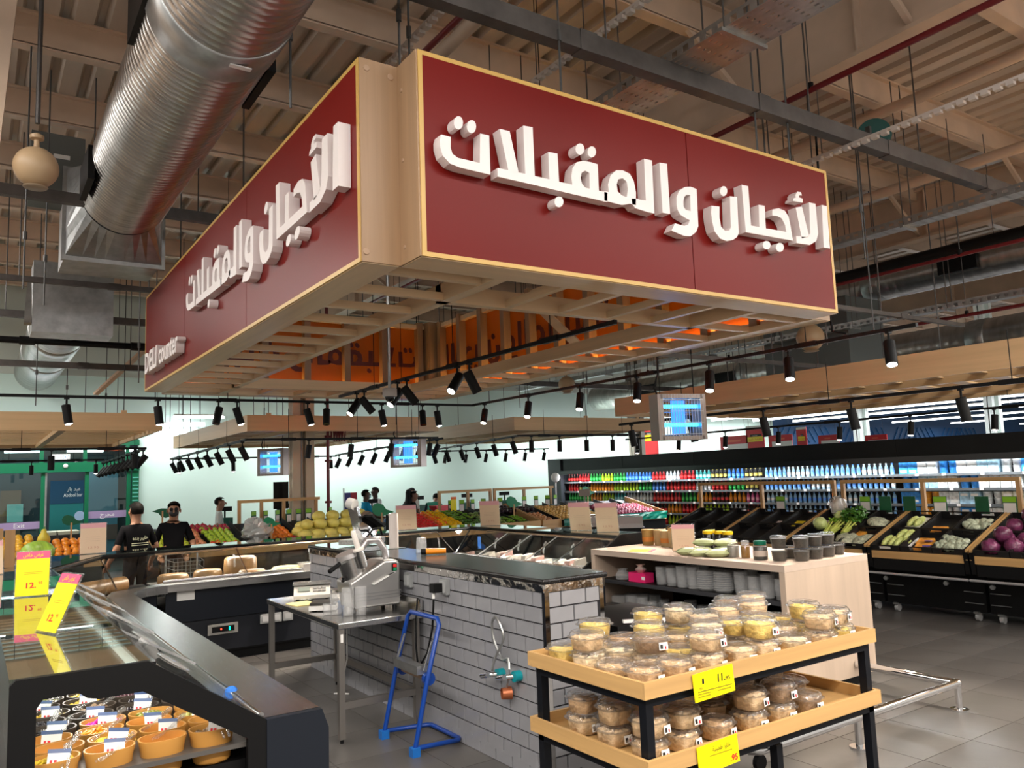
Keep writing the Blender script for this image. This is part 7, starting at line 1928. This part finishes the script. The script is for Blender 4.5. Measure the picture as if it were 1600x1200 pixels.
p, body, J, s = person('man in black polo shirt seen from behind, beside the deli corner', (1.80, 11.55, 0), PI + .25, 1.75, (.004, .004, .005), (.006, .006, .008), (.34, .17, .10), ra=((.27, .02, 1.14), (.30, -.12, .98)), la=((-.27, .02, 1.14), (-.26, -.14, .95)))
text(arabic('هايبر بنده'), mat('shirt_print', (.80, .80, .55), .6), .06, (0, .135, 1.30), (PI / 2, 0, PI), body, width=.20, bold=.02)
for k in range(2): MB().box(-.11, .11, .128, .132, 1.23 - .025 * k, 1.238 - .025 * k).build('shirt_line', MATS['shirt_print'], body)
person('man in black polo with glasses and black mask pushing a trolley', (2.36, 12.05, 0), -.2, 1.73, (.004, .004, .005), (.006, .006, .008), (.32, .16, .09), mask=(.012, .012, .012), glasses=True, la=((-.25, .0, 1.14), (-.17, -.22, 1.02)), ra=((.27, .0, 1.14), (.20, -.22, 1.02)))
person('man in a white t-shirt walking past the checkouts', (4.2, 17.0, 0), PI / 2 - .2, 1.70, (.62, .68, .66), (.05, .06, .09), (.30, .15, .09), step=.18, hair=(.03, .02, .015))
person('cashier in a bright blue shirt with a face mask at the till', (7.60, 17.45, 0), PI / 2 - .1, 1.72, (.02, .34, .58), (.03, .06, .12), (.10, .045, .03), mask=(.35, .62, .68), la=((-.22, -.12, 1.16), (-.15, -.38, 1.10)), ra=((.24, -.12, 1.16), (.16, -.38, 1.08)))
person('customer in a white robe at the checkout facing the cashier', (8.5, 18.9, 0), -PI / 2 + .3, 1.76, (.70, .72, .74), (.65, .67, .68), (.06, .03, .02), sleeve=1.2, la=((-.22, -.10, 1.15), (-.15, -.34, 1.08)), ra=((.23, -.10, 1.15), (.15, -.32, 1.05)))
w_, body, J, s = person('woman in a black veil and cloak looking at a phone', (8.84, 17.6, 0), .9, 1.66, (.008, .008, .009), (.008, .008, .009), (.28, .14, .09), hair=(.008, .008, .009), lean=.12, sleeve=1.2, la=((-.22, -.10, 1.15), (-.08, -.32, 1.15)), ra=((.23, -.10, 1.15), (.10, -.32, 1.15)))
MB().lathe([(.30, .03), (.27, .5), (.24, .95), (.25, 1.25), (.20, 1.40), (.12, 1.50), (.105, 1.60), (.10, 1.72), (.06, 1.79), (1e-4, 1.80)], 20, Matrix.Translation((0, .05, 0)), 1.0, .82).build('veil', mat('black_cloth', (.006, .006, .007), .85, bump=(12, .4)), body, True)
t = thing('phone', 'dark phone held by the woman in black', 'phone', (9.08, 17.32, 1.12), .9)
MB().bar((0, 0, 0), (.04, -.03, .15), .075, .01).build('handset', mat('phone_body', (.03, .03, .05), .2), t)
person('man in a dark green t-shirt bending over a checkout', (9.32, 17.5, 0), 2.4, 1.70, (.03, .20, .13), (.03, .03, .04), (.26, .13, .08), lean=.9, la=((-.25, -.45, 1.15), (-.18, -.62, 1.0)), ra=((.25, -.45, 1.15), (.2, -.62, 1.0)))
person('man with dark hair standing behind the bending man', (9.45, 18.75, 0), .2, 1.70, (.55, .50, .46), (.05, .05, .06), (.30, .16, .10))
# shopping trolley
t = thing('shopping_trolley', 'wire shopping trolley pushed by the man in the black mask', 'shopping trolley', (2.40, 11.55, 0), -.05)
MB().cyl((-.24, .22, 1.02), (.24, .22, 1.02), .016, n=8).build('handle', mat('handle_grey', (.5, .5, .5), .4), t, True)
b = MB()
for z in (.55, .65, .75, .85, .95):
    b.tube([(-.22, .18, z), (.22, .18, z), (.18, -.4, z), (-.18, -.4, z), (-.22, .18, z)], .004, 4)
for k in range(9):
    x = -.22 + .055 * k; b.cyl((x, .18, .55), (x, .18, .95), .003, n=4); b.cyl((x * .82, -.4, .55), (x * .82, -.4, .95), .003, n=4)
b.build('wire_basket', M['galv'], t)
for sx in (-.2, .2):
    MB().tube([(sx, .22, 1.02), (sx, .2, .5), (sx, .15, .16), (sx * .9, -.4, .16)], .012, 6).build('frame_tube', M['galv'], t, True)
    for sy in (.15, -.38): MB().cyl((sx - .01, sy, .06), (sx + .01, sy, .06), .06, n=12).build('wheel', M['black'], t)

# ================================================================== HALL LUMINAIRES AND ADDED FILL ROWS
def hall_lamp(label, a, b, power, color=(1, .94, .86), w_=.5):
    a, b = Vector(a), Vector(b); d = b - a
    t = thing('linear_lamp', label, 'lamp', a)
    MB().bar((0, 0, 0), d, .10, .05).build('tube', M['tube'], t)
    MB().bar(Vector((0, 0, .05)), d + Vector((0, 0, .05)), .12, .04).build('housing', M['paper'], t)
    for f_ in (.1, .5, .9): MB().cyl(d * f_ + Vector((0, 0, .06)), d * f_ + Vector((0, 0, (6.775 if a.z < 4 else 6.43) - a.z)), .006, n=4).build('wire', M['black'], t)
    al = area_light('row_light', d / 2 + Vector((0, 0, -.04)), w_, d.length, power, color, (0, 0, math.atan2(d.y, d.x) - PI / 2), t)
    return t
hall_lamp('added fill lamp row hidden behind the column canopy', (5.8, 19.9, 3.42), (10.8, 19.9, 3.42), 85, (.95, 1, .97))  # rows behind the canopies are added and hidden, to light the back wall
hall_lamp('added fill lamp row hidden behind the middle canopy', (13.6, 19.9, 3.42), (18.6, 19.9, 3.42), 85, (.95, 1, .97))
hall_lamp('added fill lamp row hidden behind the far left canopy', (-3, 19.9, 3.42), (3.3, 19.9, 3.42), 70, (.95, 1, .97))
hall_lamp('upper short fluorescent tube between the two left canopies', (3.95, 20.3, 3.60), (5.1, 20.3, 3.60), 3, (.95, 1, .97))
hall_lamp('middle short fluorescent tube between the two left canopies', (3.7, 20.5, 3.42), (4.7, 20.5, 3.42), 3, (.95, 1, .97))
hall_lamp('lower short fluorescent tube between the two left canopies', (3.55, 20.6, 3.25), (4.3, 20.6, 3.25), 3, (.95, 1, .97))
hall_lamp('added fill lamp row by the far white wall past the middle canopy', (19.2, 19.9, 3.75), (26, 19.9, 3.75), 90, (.95, 1, .97))  # extra row added to brighten the far wall
hall_lamp('added fill lamp row behind the viewer, near', (-6, .3, 5.6), (14, .3, 5.6), 350)  # rows behind the viewer are added out of view as general fill
hall_lamp('added fill lamp row behind the viewer, far', (-6, -2.3, 5.6), (14, -2.3, 5.6), 350)
hall_lamp('added fill lamp row over the aisle left of the salad bar', (-2.2, 0, 5.6), (-2.2, 18, 5.6), 500)  # fill row added outside the view on the left
hall_lamp('added fill lamp row over the chiller aisle', (11.4, -2, 3.9), (11.4, 2.4, 3.9), 250)  # another unseen row, added for fill
